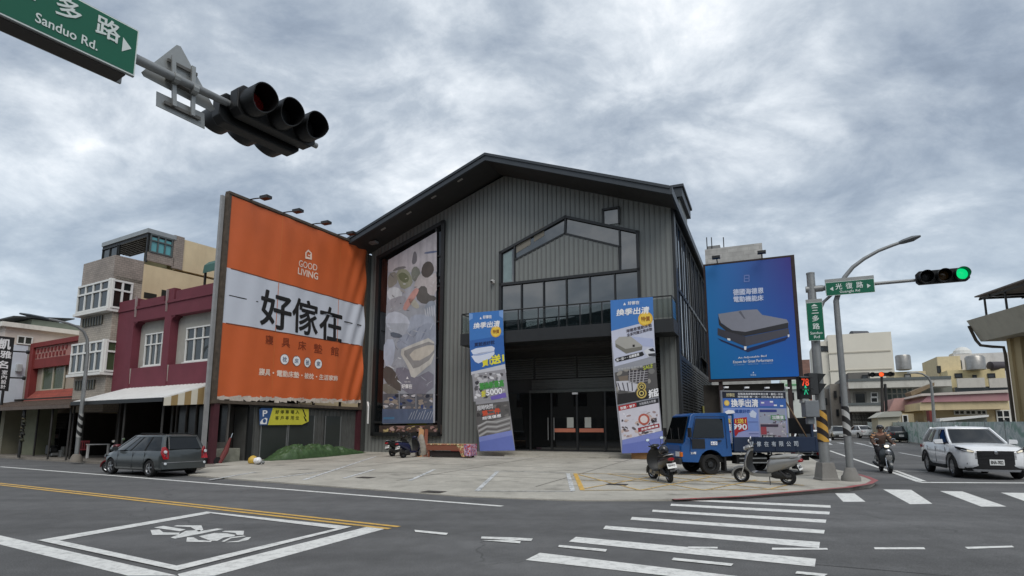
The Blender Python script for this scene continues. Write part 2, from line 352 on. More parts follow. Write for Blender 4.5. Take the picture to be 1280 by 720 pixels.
# forecourt in front of the shop, a cast slab sloping to the kerb
kerb_px = [(235, 593), (290, 598), (420, 608), (580, 620), (720, 625), (842, 624), (930, 620), (1005, 613.5), (1060, 609), (1088, 604), (1093, 600.5), (1083, 596), (1068, 592), (1037, 585), (1013, 572.3), (1001, 566)]
kerb = [LOT(*p) for p in kerb_px]
ke = uvz(kerb[-1]); far = [B(ke[0] + .3, 30, lotz(30) - .1), B(-14, 3, lotz(3)), B(-15.5, -7, lotz(-7))]
top = kerb + far
mb = MB(); mb.poly(top, conc)
n = len(top)
for i in range(n):
    p, q = top[i], top[(i + 1) % n]; mb.poly([p, q, V((q.x, q.y, -.02)), V((p.x, p.y, -.02))], conc)
mb.build('forecourt', kind='structure')
def pxline(mb, pts, width, m, up=.006, f=None):
    """painted line of a real width along points surveyed on the ground"""
    P = [f(*p) for p in pts]; L_, R_ = [], []
    for i, p in enumerate(P):
        t = (P[min(i + 1, len(P) - 1)] - P[max(i - 1, 0)]); t.z = 0; t.normalize(); nrm = V((t.y, -t.x, 0)) * width / 2
        L_.append(p + nrm + ZD * up); R_.append(p - nrm + ZD * up)
    for i in range(len(P) - 1): mb.poly([L_[i], L_[i + 1], R_[i + 1], R_[i]], m)
gf = lambda x, y: G(x, y, 0)
mb = MB(); pxline(mb, [(0, 583.5), (120, 593), (300, 607.3), (480, 621.7), (628, 633)], .16, pw, f=gf); mb.build('road_edge_line', kind='structure')
mb = MB()
for off in (-.11, .11):
    a, b_ = G(-300, 572, 0), G(493, 660, 0); d = (b_ - a).normalized(); nn_ = V((-d.y, d.x, 0)) * off
    mb.poly([p + nn_ + ZD * .006 for p in (a + V((-d.y, d.x, 0)) * .055, b_ + V((-d.y, d.x, 0)) * .055, b_ - V((-d.y, d.x, 0)) * .055, a - V((-d.y, d.x, 0)) * .055)], pyel)
mb.build('double_centre_line', kind='structure')
def gpoly(mb, pts, m, up=.006): mb.poly([G(x, y, 0) + ZD * up for x, y in pts], m)
# waiting box for scooters with its rider symbol
mb = MB()
gpoly(mb, [(-40, 661), (0, 669.5), (222, 720), (160, 720), (0, 681), (-40, 672)], pw, .004)                 # stop line, left of the box
gpoly(mb, [(222, 718), (458, 659), (482, 661), (268, 720), (225, 722)], pw, .004)                            # wide bar to the right
gpoly(mb, [(46, 676), (258, 640), (264, 642), (72, 676.5)], pw, .008)
gpoly(mb, [(258, 640), (440, 659), (425, 662), (262, 642)], pw, .0095)
gpoly(mb, [(440, 659), (222, 714), (217, 709), (418, 662)], pw, .011)
gpoly(mb, [(46, 676), (72, 676), (224, 709), (222, 714.5)], pw, .0125)
mb.build('scooter_waiting_box', kind='structure')
def zz(x, y): return (150 + x * .1641, 620 + y * .1639)
mb = MB()
for ps in ([(232, 262), (300, 258), (330, 280), (455, 283), (445, 297), (245, 300)], [(258, 243), (330, 230), (500, 258), (455, 272), (290, 248)], [(405, 233), (430, 226), (620, 226), (635, 262), (600, 275), (540, 240)],
           [(385, 320), (460, 290), (500, 268), (610, 262), (620, 270), (740, 250), (788, 254), (640, 285), (420, 328)], [(505, 352), (510, 318), (560, 318), (600, 340), (700, 345), (690, 354)],
           [(600, 310), (720, 285), (800, 285), (880, 300), (870, 310), (790, 320), (740, 345), (690, 345)], [(775, 275), (800, 268), (945, 268), (940, 300), (890, 300), (880, 285)],
           [(772, 350), (840, 318), (940, 305), (960, 310), (850, 325), (795, 352)], [(800, 356), (900, 344), (960, 318), (1000, 316), (975, 338), (900, 354)]):
    gpoly(mb, [zz(*p) for p in ps], pw)
mb.build('rider_symbol_marking', kind='structure')
# zebra crossings and guide dashes
mb = MB()
def hz_(x, y): return (640 + x / 2, 540 + y / 2)
for ps in ([(432, 168), (796, 184), (797, 190), (430, 172)], [(398, 180), (795, 200), (793, 207), (396, 185)], [(352, 195), (786, 220), (784, 228), (350, 200)], [(300, 213), (782, 246), (780, 255), (296, 220)],
           [(234, 235), (770, 276), (768, 291), (228, 243)], [(160, 263), (760, 318), (757, 338), (142, 275)], [(70, 303), (600, 366), (560, 380), (34, 321)]):
    gpoly(mb, [hz_(*p) for p in ps], pw)
for ps in ([(808, 154), (856, 154), (884, 175), (828, 175)], [(928, 144), (998, 145), (1051, 180), (995, 181)], [(1070, 148), (1126, 149), (1236, 187), (1173, 187)], [(1222, 152), (1290, 153), (1400, 190), (1320, 187)]):
    gpoly(mb, [hz_(*p) for p in ps], pw)
mb.build('zebra_crossing', kind='structure')
mb = MB()
for ps in ([(0, 265), (52, 268), (48, 274), (-78, 268), (-76, 263)], [(0, 272), (22, 275), (20, 280), (-76, 272)], [(118, 284), (238, 295), (234, 301), (115, 289)], [(404, 316), (554, 331), (548, 337), (399, 322)], [(650, 291), (788, 292), (790, 296), (650, 296)],
           [(440, 288), (514, 289), (514, 293), (442, 293)], [(712, 350), (790, 357), (780, 363), (708, 356)], [(905, 290), (1030, 290), (1034, 295), (907, 295)], [(1132, 289), (1250, 286), (1256, 290), (1140, 294)], [(-244, 246), (-160, 254), (-164, 259), (-242, 251)]):
    gpoly(mb, [hz_(*p) for p in ps], pw, .01)
mb.build('guide_dash_marking', kind='structure')
mb = MB()
za_ = lambda x, y: (1060 + x * .1719, 500 + y * .1719)
gg = lambda x, y: GG(x, y)
pxline(mb, [(1037, 563.5), (1067, 574), (1098, 584.5), (1149, 602.6)], .17, pw, .012, gg)
pxline(mb, [(1119, 588.5), (1155, 602)], .15, pw, .012, gg)
pxline(mb, [(1149, 603.6), (1420, 605)], .28, pw, .014, gg)
pxline(mb, [(1124, 589), (1160, 590)], .12, pw, .016, gg)
for a_, b_ in (((1033, 553), (1038, 556)), ((1048, 553.6), (1058, 555.4)), ((1069, 553.6), (1080, 556)), ((1088, 553.6), (1095, 556)), ((1080, 556), (1100, 561.5)), ((1124, 566), (1152, 571))):
    pxline(mb, [a_, b_], .35 if a_[1] < 554 else .16, pw_old, .012, gg)
mb.build('side_street_marking', kind='structure')
# red kerb paint round the corner, parking bays, yellow keep-clear grid
lf = lambda x, y: LOT(x, y)
mb = MB()
pxline(mb, [(842, 624.6), (930, 620.5), (1005, 614), (1060, 609.3), (1086, 605), (1094, 600.5), (1083, 596), (1068, 592)], .16, pred, .008, lf)
mb.build('red_kerb_line', kind='structure')
mb = MB()
for a_, b_ in (((470, 570.5), (380, 600)), ((543, 587), (512, 601)), ((622, 589.5), (596, 614)), ((710, 592), (716, 614)), ((468, 587), (430, 598)), ((395, 591), (330, 599)), ((320, 590), (262, 600))):
    pxline(mb, [a_, b_], .13, pw_old, .008, lf)
pxline(mb, [(580, 588), (708, 591)], .07, pw_old, .008, lf); pxline(mb, [(598, 614), (716, 614.5)], .07, pw_old, .008, lf)
mb.build('parking_bay_line', kind='structure')
mb = MB()
pxline(mb, [(719, 592), (728, 613)], .13, pyel, .008, lf)
for a_, b_ in (((722, 592), (905, 594)), ((728, 613), (985, 612)), ((722, 593), (800, 613)), ((760, 592.5), (880, 613)), ((810, 593), (965, 612)), ((862, 593.5), (1005, 607)), ((730, 611), (830, 593)), ((800, 613), (890, 596)), ((880, 613), (945, 600)), ((960, 612), (985, 606)), ((726, 601), (990, 602))):
    pxline(mb, [a_, b_], .09, py_old, .008, lf)
mb.build('yellow_grid_marking', kind='structure')
mb = MB()
for x, y in ((771.5, 605.7), (542, 615), (457, 597)):
    p = LOT(x, y); e1 = UD * .28; e2 = VD * .2; mb.poly([p - e1 - e2 + ZD * .01, p + e1 - e2 + ZD * .01, p + e1 + e2 + ZD * .01, p - e1 + e2 + ZD * .01], M('drain_iron', (62, 58, 54), .8, var=.3, scale=9))
mb.build('drain_cover', kind='structure')
# joints cut in the slab
mb = MB(); jm = M('slab_joint', (104, 100, 94), .9, var=.2)
for v_ in (-11.2, -7.2, -3.4): mb.poly([B(-14.5 if v_ > -8 else -7, v_ - .018, lotz(v_ - .018) + .004), B(8.2, v_ - .018, lotz(v_ - .018) + .004), B(8.2, v_ + .018, lotz(v_ + .018) + .004), B(-14.5 if v_ > -8 else -7, v_ + .018, lotz(v_ + .018) + .004)], jm)
for u_ in (-10, -5.5, -1, 3.5): mb.poly([B(u_ - .018, -1.5, lotz(-1.5) + .005), B(u_ + .018, -1.5, lotz(-1.5) + .005), B(u_ + .018, -10.2 if u_ < -6 else -13.4, lotz(-10.2 if u_ < -6 else -13.4) + .005), B(u_ - .018, -10.2 if u_ < -6 else -13.4, lotz(-10.2 if u_ < -6 else -13.4) + .005)], jm)
mb.build('slab_joint_line', kind='structure')
# pavement along the row of houses on the left
mb = MB(); mb.qbox(-90, -22.4, 13.5, 20, -.02, .1, concw); mb.build('pavement', kind='structure')

# ================================================================ THE SHOP
clad = M('grey_cladding', (128, 131, 128), .5, .15, var=.07, scale=.7, dirt=.2, dirtcol=(104, 102, 96)); clad_rib = M('cladding_rib', (111, 113, 111), .5, .15, var=.06)
roofm = M('dark_roof_metal', (58, 63, 68), .45, .3, var=.1); soffit = M('soffit_panel', (46, 47, 47), .6, var=.1)
gl = glass('window_glass', (24, 32, 36), 2.2, .015); gl_d = glass('door_glass', (15, 17, 18), 1.75, .02)
gl_b = glass('blue_tinted_glass', (24, 44, 66), 1.9)
UL, UR, EAV, RDU, RDZ = -12.71, 5.49, 12.55, -3.65, 15.85
shop = thing('shop_building', 'large grey ribbed metal building with a gabled roof and a house shaped upper window', 'building', B(-3.6, 0, .2), math.atan2(UD.y, UD.x))
def ztop(u): return EAV + (RDZ - EAV) * ((u - UL) / (RDU - UL) if u < RDU else (UR - u) / (UR - RDU))
REC = (-4.95, 4.75, .0, 6.1)                     # entrance recess
mb = MB(); P_ = .26; u = UL
while u < UR - 1e-6:
    for du, vv, m in ((.19, 0, clad), (.07, -.035, clad_rib)):
        a, b_ = u, min(u + du, UR)
        if b_ - a < .004: continue
        zlo = .1
        if a >= REC[0] - .01 and b_ <= REC[1] + .01: zlo = REC[3]
        mb.slab([B(a, vv, zlo), B(b_, vv, zlo), B(b_, vv, ztop(b_)), B(a, vv, ztop(a))], VD * (.2 - vv), m)
        u = b_
mb.build('front_wall', shop)
mb = MB()                                       # plain flank and rear walls, side piers
mb.bbox(UL, UL + .2, .2, 18, .1, EAV, clad); mb.bbox(UL, UR, 17.8, 18, .1, EAV, clad)
mb.slab([B(UL, 17.8, EAV), B(UR, 17.8, EAV), B(RDU, 17.8, RDZ)], VD * .2, clad)
mb.build('rear_wall', shop)
mb = MB(); mb.bbox(UL - .24, UL - .005, -.28, .2, .1, 12.3, M('corner_trim', (70, 72, 70), .6, .2, var=.1)); mb.build('corner_trim', shop)
mb = MB()
mb.bbox(UR - .2, UR, .2, 18, .1, EAV, darkm)
mb.build('side_wall', shop)
# right flank: tall bays of blue glass above dark louvres
mb = MB()
for k in range(8):
    v0 = .7 + k * 2.1; mb.bbox(UR, UR + .1, v0 - .06, v0 + .06, 1.0, 12.3, darkm)
mb.bbox(UR, UR + .14, -.0, .55, .2, 12.5, darkm)
for z_ in (5.15, 8.6, 12.2): mb.bbox(UR, UR + .09, .6, 17.5, z_ - .08, z_ + .08, darkm)
mb.build('side_frame', shop)
for k in range(8):
    v0 = .7 + k * 2.1
    if v0 + 2 > 17.6: break
    mb = MB(); mb.bbox(UR, UR + .04, v0 + .07, v0 + 2.0, 5.25, 12.1, gl_b if k % 3 != 2 else gl); wn = mb.build('side_window', shop)
    mb = MB(); mb.bbox(UR + .04, UR + .075, v0 + .98, v0 + 1.04, 5.25, 12.1, darkm); mb.build('mullion', wn)
mb = MB()
for k in range(26): z_ = 1.2 + k * .15; mb.slab([B(UR + .02, .7, z_), B(UR + .1, .7, z_ + .02), B(UR + .1, .7, z_ + .1), B(UR + .02, .7, z_ + .12)], VD * 16.8, blackm)
mb.build('side_louvre', shop)
# roof: two pitched slabs with deep fascia, overhanging the front
mb = MB(); VF, VB = -2.1, 18.3
el, er, pk = (-12.95, 12.42), (5.78, 12.38), (RDU - .15, 15.96)
for (a, b_) in ((el, pk), (pk, er)):
    mb.slab([B(a[0], VF + .12, a[1] + .06), B(b_[0], VF + .12, b_[1] + .06), B(b_[0], VB, b_[1] + .06), B(a[0], VB, a[1] + .06)], ZD * .26, roofm)
mb.build('roof', shop)
mb = MB()
for (a, b_) in ((el, pk), (pk, er)):
    mb.slab([B(a[0], VF, a[1] - .05), B(b_[0], VF, b_[1] - .05), B(b_[0], VF, b_[1] + .22), B(a[0], VF, a[1] + .22)], VD * .14, roofm)
    mb.slab([B(a[0], VF - .06, a[1] + .22), B(b_[0], VF - .06, b_[1] + .22), B(b_[0], VF - .06, b_[1] + .36), B(a[0], VF - .06, a[1] + .36)], VD * .3, roofm)
mb.slab([B(er[0], VF, er[1] - .05), B(er[0] + .1, VF, er[1] - .05), B(er[0] + .1, VF, er[1] + .34), B(er[0], VF, er[1] + .34)], VD * 20.4, roofm)
mb.build('fascia', shop)
mb = MB()
for (a, b_) in ((el, pk), (pk, er)):
    mb.slab([B(a[0], VF + .14, a[1] - .03), B(b_[0], VF + .14, b_[1] - .03), B(b_[0], .0, b_[1] - .03), B(a[0], .0, a[1] - .03)], ZD * .08, soffit)
mb.build('soffit', shop)
so = B(el[0], 0, el[1] - .03); sn_ = (B(pk[0], 0, pk[1] - .03) - so).cross(VD).normalized()
for x, y in ((575, 225), (542, 246), (511, 266), (479, 286)):
    q = PL(x, y, so, sn_); t = (B(pk[0], 0, pk[1]) - B(el[0], 0, el[1])).normalized(); mb = MB(); mb.obox(q, t * .16, VD * .06, sn_ * .03, M('downlight', (150, 150, 146), .4, var=.05)); mb.build('downlight', shop)
# roof block at the right
mb = MB(); q0 = onU(838, 250, 5.3)
mb.bbox(4.15, 5.42, 4.2, 7.6, 12.2, 14.6, clad); mb.bbox(4.6, 4.75, 4.16, 4.2, 12.4, 14.6, clad_rib); mb.build('stair_block', shop)
mb = MB(); mb.bbox(3.9, 5.62, 3.95, 7.85, 14.6, 15.15, roofm); mb.bbox(3.8, 5.72, 3.85, 7.95, 15.15, 15.3, roofm); mb.build('stair_block_cap', shop)
# ---- house shaped window
def fp(x, y, v=0): q = uvz(onV(x, y, v)); return (q[0], q[2])
def fbar(mb, a, b_, w_, v0, v1, m):
    A, C = V((a[0], a[1])), V((b_[0], b_[1])); t = (C - A).normalized(); nn_ = V((-t.y, t.x)) * w_ / 2; A = A - t * w_ / 2; C = C + t * w_ / 2
    mb.slab([B(p.x, v0, p.y) for p in (A - nn_, C - nn_, C + nn_, A + nn_)], VD * (v1 - v0), m)
HW = [(-3.78, 6.6), (-3.78, 11.3), (.05, 12.8), (3.83, 11.42), (3.83, 6.6)]
hw = MB(); hw.slab([B(p[0], -.07, p[1]) for p in HW], VD * .06, gl); hwin = hw.build('house_window', shop)
mb = MB()
for i in range(4): fbar(mb, HW[i], HW[i + 1], .14, -.2, -.07, darkm)
IN = [fp(644.4, 353), fp(644.4, 326), fp(707, 292.8), fp(775.6, 309.2), fp(775.6, 340)]
zl = 9.47; IN[0] = (IN[0][0], zl); IN[4] = (IN[4][0], zl)
for i in range(4): fbar(mb, IN[i], IN[i + 1], .09, -.17, -.07, darkm)
fbar(mb, (-3.78, zl), (3.83, zl), .14, -.2, -.07, darkm)
fbar(mb, IN[2], HW[2], .1, -.17, -.07, darkm); fbar(mb, IN[1], (IN[1][0], 11.6), .09, -.17, -.07, darkm); fbar(mb, IN[3], (IN[3][0], 11.6), .09, -.17, -.07, darkm)
for x in (653, 680.5, 708.8, 737.8, 769): c = fp(x, 345)[0]; fbar(mb, (c, 6.6), (c, zl), .07, -.17, -.07, darkm)
mb.build('window_frame', hwin)
mb = MB(); u = IN[0][0] + .05
def zin(u):
    pts = IN[1:4]
    for i in range(2):
        if pts[i][0] <= u <= pts[i + 1][0]: t = (u - pts[i][0]) / (pts[i + 1][0] - pts[i][0]); return pts[i][1] * (1 - t) + pts[i + 1][1] * t
    return pts[-1][1]
while u < IN[4][0] - .06:
    for du, vv, m in ((.19, -.12, clad), (.07, -.15, clad_rib)):
        a, b_ = u, min(u + du, IN[4][0] - .04)
        if b_ - a < .01: continue
        mb.slab([B(a, vv, zl + .07), B(b_, vv, zl + .07), B(b_, vv, zin(b_) - .05), B(a, vv, zin(a) - .05)], VD * (-.075 - vv), m); u = b_
mb.build('cladding_infill', hwin)
# net curtains and pale slanted strips on the pane
mb = MB(); cur = M('net_curtain', (132, 150, 152), .9, var=.12, scale=3)
mb.slab([B(-3.62, -.085, 9.6), B(-3.1, -.085, 9.6), B(-3.1, -.085, 11.35), B(-3.62, -.085, 11.2)], VD * .012, cur)
pale = M('pale_strip', (128, 124, 114), .8, var=.05)
for a, b_ in (((646, 317), (664, 306)), ((668, 303), (681, 295))):
    p, q = fp(*a), fp(*b_); mb.slab([B(p[0], -.085, p[1]), B(q[0], -.085, q[1]), B(q[0], -.085, q[1] + .55), B(p[0], -.085, p[1] + .55)], VD * .012, pale)
mb.build('curtain', hwin)
a, b_ = fp(754.5, 282), fp(774, 260); mb = MB(); mb.bbox(a[0], b_[0], -.06, -.01, a[1], b_[1], gl); sw = mb.build('small_window', shop)
mb = MB()
for p, q in (((a[0], a[1]), (a[0], b_[1])), ((a[0], b_[1]), (b_[0], b_[1])), ((b_[0], b_[1]), (b_[0], a[1]))): fbar(mb, p, q, .1, -.15, -.06, darkm)
mb.build('window_frame', sw)
mb = MB(); q = onV(616, 352, -.12); mb.obox(q, UD * .07, VD * .12, ZD * .08, white); mb.obox(q - VD * .16 - ZD * .04, UD * .05, VD * .05, ZD * .05, blackm); mb.build('security_camera', shop)
# ---- tall display window
def strip(pts, v0, v1, name, m, par): mb = MB(); mb.slab([B(p[0], v0, p[1]) for p in pts], VD * (v1 - v0), m); return mb.build(name, par)
ST = [(-12.05, 1.3), (-7.48, 1.3), (-7.48, 13.62), (-12.05, 12.02)]
dw = strip(ST, -.1, -.02, 'display_window', glass('display_glass', (18, 21, 23), 1.6), shop)
mb = MB()
for i in range(4): fbar(mb, ST[i], ST[(i + 1) % 4], .22, -.24, -.1, blackm)
fbar(mb, (-7.95, 1.3), (-7.95, 13.4), .12, -.22, -.1, blackm); fbar(mb, (-12.0, 1.98), (-7.5, 1.98), .12, -.22, -.1, blackm)
for z_ in (3.5, 5.6, 7.7, 9.8, 11.6): fbar(mb, (-7.9, z_), (-7.5, z_), .08, -.2, -.1, blackm)
mb.build('window_frame', dw)
# ---- entrance: recess, doors, louvres
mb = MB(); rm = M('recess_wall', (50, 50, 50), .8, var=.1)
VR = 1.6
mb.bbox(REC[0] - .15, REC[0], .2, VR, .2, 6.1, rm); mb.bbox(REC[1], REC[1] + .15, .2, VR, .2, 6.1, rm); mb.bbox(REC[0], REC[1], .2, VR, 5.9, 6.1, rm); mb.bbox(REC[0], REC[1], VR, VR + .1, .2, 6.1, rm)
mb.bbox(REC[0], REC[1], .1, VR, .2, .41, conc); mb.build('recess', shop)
mb = MB()
for u0, u1 in ((-4.8, -2.5), (-2.35, .0), (.1, 2.5), (2.6, 4.6)):
    for k in range(9): z_ = 4.35 + k * .13; mb.slab([B(u0, VR - .16, z_), B(u1, VR - .16, z_), B(u1, VR - .06, z_ + .09), B(u0, VR - .06, z_ + .09)], ZD * .02, M('louvre_blade', (104, 105, 102), .5, var=.1))
mb.build('louvre', shop)
mb = MB()
for k in range(8): z_ = 3.72 + k * .07; mb.bbox(-2.6, 2.6, VR - .1 - .025 * (k % 2), VR, z_, z_ + .068, M('roller_shutter_slat', (92, 94, 92), .35, .5, var=.1))
mb.build('roller_shutter', shop)
mb = MB(); mb.bbox(-2.7, 2.7, VR - .22, VR - .12, 3.55, 3.7, M('door_header', (88, 92, 90), .4, .5, var=.08))
for u_ in (-2.66, -1.42, 0.02, 1.55, 2.66): mb.bbox(u_ - .05, u_ + .05, VR - .2, VR - .1, .42, 3.55, darkm)
mb.bbox(-4.9, 4.7, VR - .18, VR - .1, .41, .5, darkm)
dframe = mb.build('door_frame', shop)
for u0, u1 in ((-4.9, -2.72), (-2.6, -1.48), (-1.36, -.04), (.08, 1.49), (1.61, 2.6), (2.72, 4.7)):
    mb = MB(); mb.bbox(u0, u1, VR - .15, VR - .12, .5, 3.55, gl_d); d = mb.build('glass_door', shop)
    if u0 in (-1.36, .08):
        mb = MB(); mb.bbox(u0 + .05, u1 - .05, VR - .17, VR - .154, 1.42, 1.62, M('door_sticker_red', (196, 120, 96), .6, var=.08)); mb.build('door_sticker', d)
        mb = MB(); c = (u0 + u1) / 2; mb.bbox(c + (.15 if u0 < 0 else -.35), c + (.52 if u0 < 0 else 0), VR - .178, VR - .172, 1.66, 2.2, M('paper_notice', (176, 178, 172), .8, var=.05)); mb.build('paper_notice', d)
    if u0 == -1.36 or u0 == -2.6:
        mb = MB(); mb.cyl(B(u1 - .12 if u0 == -2.6 else u0 + .1, VR - .26, 1.0), B(u1 - .12 if u0 == -2.6 else u0 + .1, VR - .26, 2.2), .025, galv); mb.build('door_handle', d)
mb = MB(); mb.bbox(-.2, .1, VR - .3, VR - .22, 3.42, 3.52, inkw); mb.build('door_sensor', shop)
# step in front of the doors
mb = MB(); mb.slab([B(-6.2, -.95, .2), B(5.4, -.95, .2), B(5.4, .1, .2), B(-6.2, .1, .2)], ZD * .2, conc); mb.slab([B(-2.9, -1.5, .18), B(2.4, -1.5, .18), B(2.4, -.95, .18), B(-2.9, -.95, .18)], ZD * .12, conc)
mb.build('entrance_step', kind='structure')
# ---- balcony
bal = MB(); bal.bbox(-5.5, 5.62, -1.5, -.04, 6.0, 6.62, darkm); bal = bal.build('balcony', shop)
mb = MB(); ps = [B(-5.45, -.1, 7.7), B(-5.45, -1.45, 7.7), B(5.57, -1.45, 7.7), B(5.57, -.1, 7.7)]
mb.tube(ps, .035, darkm, 6)
u = -5.45
k = 0
while u < 5.6: mb.bbox(u - .025, u + .025, -1.47, -1.42, 6.62, 7.68, darkm); u += 1.102
mb.bbox(-5.47, -5.42, -.15, -.1, 6.62, 7.68, darkm); mb.bbox(5.54, 5.6, -.15, -.1, 6.62, 7.68, darkm)
mb.build('railing', bal)
gb = M('balcony_glass', (214, 222, 220), .0, ior=1.25, var=0, trans=1)
for k in range(10):
    u0 = -5.42 + k * 1.102; mb = MB(); mb.bbox(u0 + .04, u0 + 1.04, -1.45, -1.435, 6.7, 7.58, gb); mb.build('glass_panel', bal)
for u_ in (5.565, -5.46): mb = MB(); mb.bbox(u_, u_ + .015, -1.4, -.2, 6.7, 7.58, gb); mb.build('glass_panel', bal)
# drain pipe at the left corner, small awning on the flank
mb = MB(); mb.tube([B(-12.35, -.15, 3.05), B(-12.3, -.4, 3.15), B(-12.2, -.45, 2.9), B(-12.2, -.45, 1.9)], .05, white, 8); mb.build('vent_pipe', shop)
mb = MB(); q = onU(884, 452, UR); uu, vv_, zz_ = uvz(q); mb.slab([B(UR, 11, 6.3), B(UR, 14.5, 6.3), B(UR + .45, 14.5, 5.75), B(UR + .45, 11, 5.75)], ZD * .07, M('flank_awning', (92, 94, 92), .6, var=.1)); mb.build('awning', shop)
mb = MB(); mb.bbox(UR + .15, UR + .19, 9.2, 10.4, 1.6, 3.0, M('yellow_notice', (206, 196, 92), .7, var=.06)); tag(mb.build('notice_board', None), 'small yellow notice fixed low on the dark side wall behind the blue truck', 'notice')
# the row of houses across the main road that the shop's glass looks out on
opp = thing('row_house', 'plain grey row across the road, mirrored dark in the shop glass', 'house', Q(8, -19, 0), math.atan2(SD.y, SD.x))
mb = MB(); mb.qbox(-60, 70, -27, -18, 0, 8.5, M('opposite_wall', (120, 114, 106), .85, var=.15, scale=.4, dirt=.3)); mb.build('wall', opp)
mb = MB()
for k in range(32): mb.qbox(-58 + k * 4, -56.2 + k * 4, -17.98, -17.94, 4.6, 6.4, gl_d); mb.qbox(-58.4 + k * 4, -55 + k * 4, -17.98, -17.94, .2, 3.0, M('opposite_shutter', (92, 92, 88), .6, .2, var=.2))
mb.build('window', opp)['kind'] = 'stuff'
mb = MB(); mb.slab([Q(-30, -19, 8.5), Q(14, -19, 8.5), Q(14, -19, 14.5), Q(-6, -19, 19), Q(-30, -19, 15)], SN * -7, M('opposite_roof', (62, 62, 60), .7, .2, var=.2)); mb.build('roof', opp)
# ================================================================ PRINTED PICTURES
def pm(r, g, b_): return M('print_%d_%d_%d' % (r, g, b_), (r, g, b_), .55, var=.04, scale=3)
def gradmat(name, O, ex, ey, w_, h_, corners, spot=None):
    """ink of a print that runs between four corner colours (bl, br, tl, tr)"""
    m = M(name, (60, 90, 160), .45, var=0); t = m.node_tree; bs = t.nodes['Principled BSDF']; nn = t.nodes.new; ln = t.links.new
    ge = nn('ShaderNodeNewGeometry'); sb = nn('ShaderNodeVectorMath'); sb.operation = 'SUBTRACT'; ln(ge.outputs['Position'], sb.inputs[0]); sb.inputs[1].default_value = O
    def comp(ax, d):
        k = nn('ShaderNodeVectorMath'); k.operation = 'DOT_PRODUCT'; ln(sb.outputs[0], k.inputs[0]); k.inputs[1].default_value = tuple(ax / d); return k.outputs['Value']
    x, y = comp(V(ex), w_), comp(V(ey), h_)
    def mix(f, a, b2):
        k = nn('ShaderNodeMix'); k.data_type = 'RGBA'; ln(f, k.inputs['Factor'])
        for nme, v in (('A', a), ('B', b2)):
            if isinstance(v, tuple): k.inputs[nme].default_value = srgb(*v)
            else: ln(v, k.inputs[nme])
        return k.outputs['Result']
    ln(mix(y, mix(x, corners[0], corners[1]), mix(x, corners[2], corners[3])), bs.inputs['Base Color']); return m
def collage(art, f, box, pal, n, l=1.2, sz=(8, 30), seed=1):
    """small scraps of printed tone inside a box of crop pixels: the busy part of a printed photograph"""
    rr = random.Random(seed); x0, x1, y0, y1 = box
    for i in range(n):
        cx_, cy_ = rr.uniform(x0, x1), rr.uniform(y0, y1); a, b_ = rr.uniform(*sz), rr.uniform(sz[0], sz[1] * .6); th = rr.uniform(-.6, .6); k = rr.randint(4, 7)
        pts = []
        for j in range(k):
            an = j * 6.283 / k + rr.uniform(-.3, .3); dx, dy = a * math.cos(an) / 2, b_ * math.sin(an) / 2
            px_ = min(max(cx_ + dx * math.cos(th) - dy * math.sin(th), x0), x1); py_ = min(max(cy_ + dx * math.sin(th) + dy * math.cos(th), y0), y1); pts.append(f(px_, py_))
        art.soft = 1; art.pp(pts, pm(*rr.choice(pal)), l + i * .012); art.soft = 0
def agrid(a, x0, x1, y0, y1, m, l, nx, ny):
    P_ = [[a.pt(x0 + (x1 - x0) * i / nx, y0 + (y1 - y0) * j / ny, l) for i in range(nx + 1)] for j in range(ny + 1)]
    a.mb.add([p for r in P_ for p in r], [[j * (nx + 1) + i, j * (nx + 1) + i + 1, (j + 1) * (nx + 1) + i + 1, (j + 1) * (nx + 1) + i] for j in range(ny) for i in range(nx)], m)
def pq(r, g, b_): f = lambda v: int(min(240, (v * .74 + 36) * 1.12)); return M('photo_%d_%d_%d' % (r, g, b_), (f(r), f(g), f(b_ - 6)), .5, var=.2, scale=2.2, stretch=(1, 1, .5))
# ---------------- the tall poster in the display window
def c3(x, y): return (470 + x * .1807, 280 + y * .1807)
def c4(x, y): return (465 + x * .2013, 400 + y * .2013)
po = Art(B(0, -.235, 0), UD, ZD, -VD)
base = [(485, 327), (546, 292), (543.6, 528.5), (478.5, 530)]
po.pp(base, pq(150, 154, 170), 0)
po.pp([c3(85, 250), c3(420, 52), c3(420, 330), c3(85, 330)], pq(176, 172, 182), 1)
for x in (150, 215, 300, 345, 385): po.pp([c3(x, 330), c3(x + 14, 330), c3(x + 14, 250 - (x - 85) * .59), c3(x, 258 - (x - 85) * .59)], pq(164, 160, 172), 1.2)
po.pp([c3(72, 560), c3(412, 560), c4(386, 458), c4(68, 458)], pq(136, 142, 160), 1.15)
po.soft = 1
po.pp([c3(335, 195), c3(420, 182), c3(420, 198), c3(335, 208)], pq(70, 84, 124), 2)
po.pp([c3(110, 330), c3(140, 300), c3(200, 290), c3(212, 305), c3(150, 320)], pq(92, 92, 98), 2); po.pp([c3(245, 285), c3(258, 200), c3(272, 185), c3(285, 215), c3(282, 270)], pq(88, 86, 98), 2)
po.pp([c3(85, 345), c3(140, 325), c3(155, 400), c3(110, 440), c3(80, 440)], pq(118, 116, 112), 2); po.pp([c3(140, 325), c3(200, 305), c3(240, 345), c3(260, 420), c3(180, 460), c3(150, 390)], pq(122, 126, 108), 2.2)
po.pp([c3(150, 350), c3(190, 330), c3(235, 370), c3(215, 410), c3(170, 395)], pq(74, 82, 58), 2.5); po.pp([c3(240, 330), c3(270, 285), c3(310, 320), c3(300, 390), c3(255, 400)], pq(96, 100, 96), 2.4)
po.pp([c3(312, 350), c3(320, 290), c3(350, 258), c3(385, 262), c3(405, 310), c3(390, 350), c3(350, 378)], pq(50, 42, 44), 3)           # child's hair
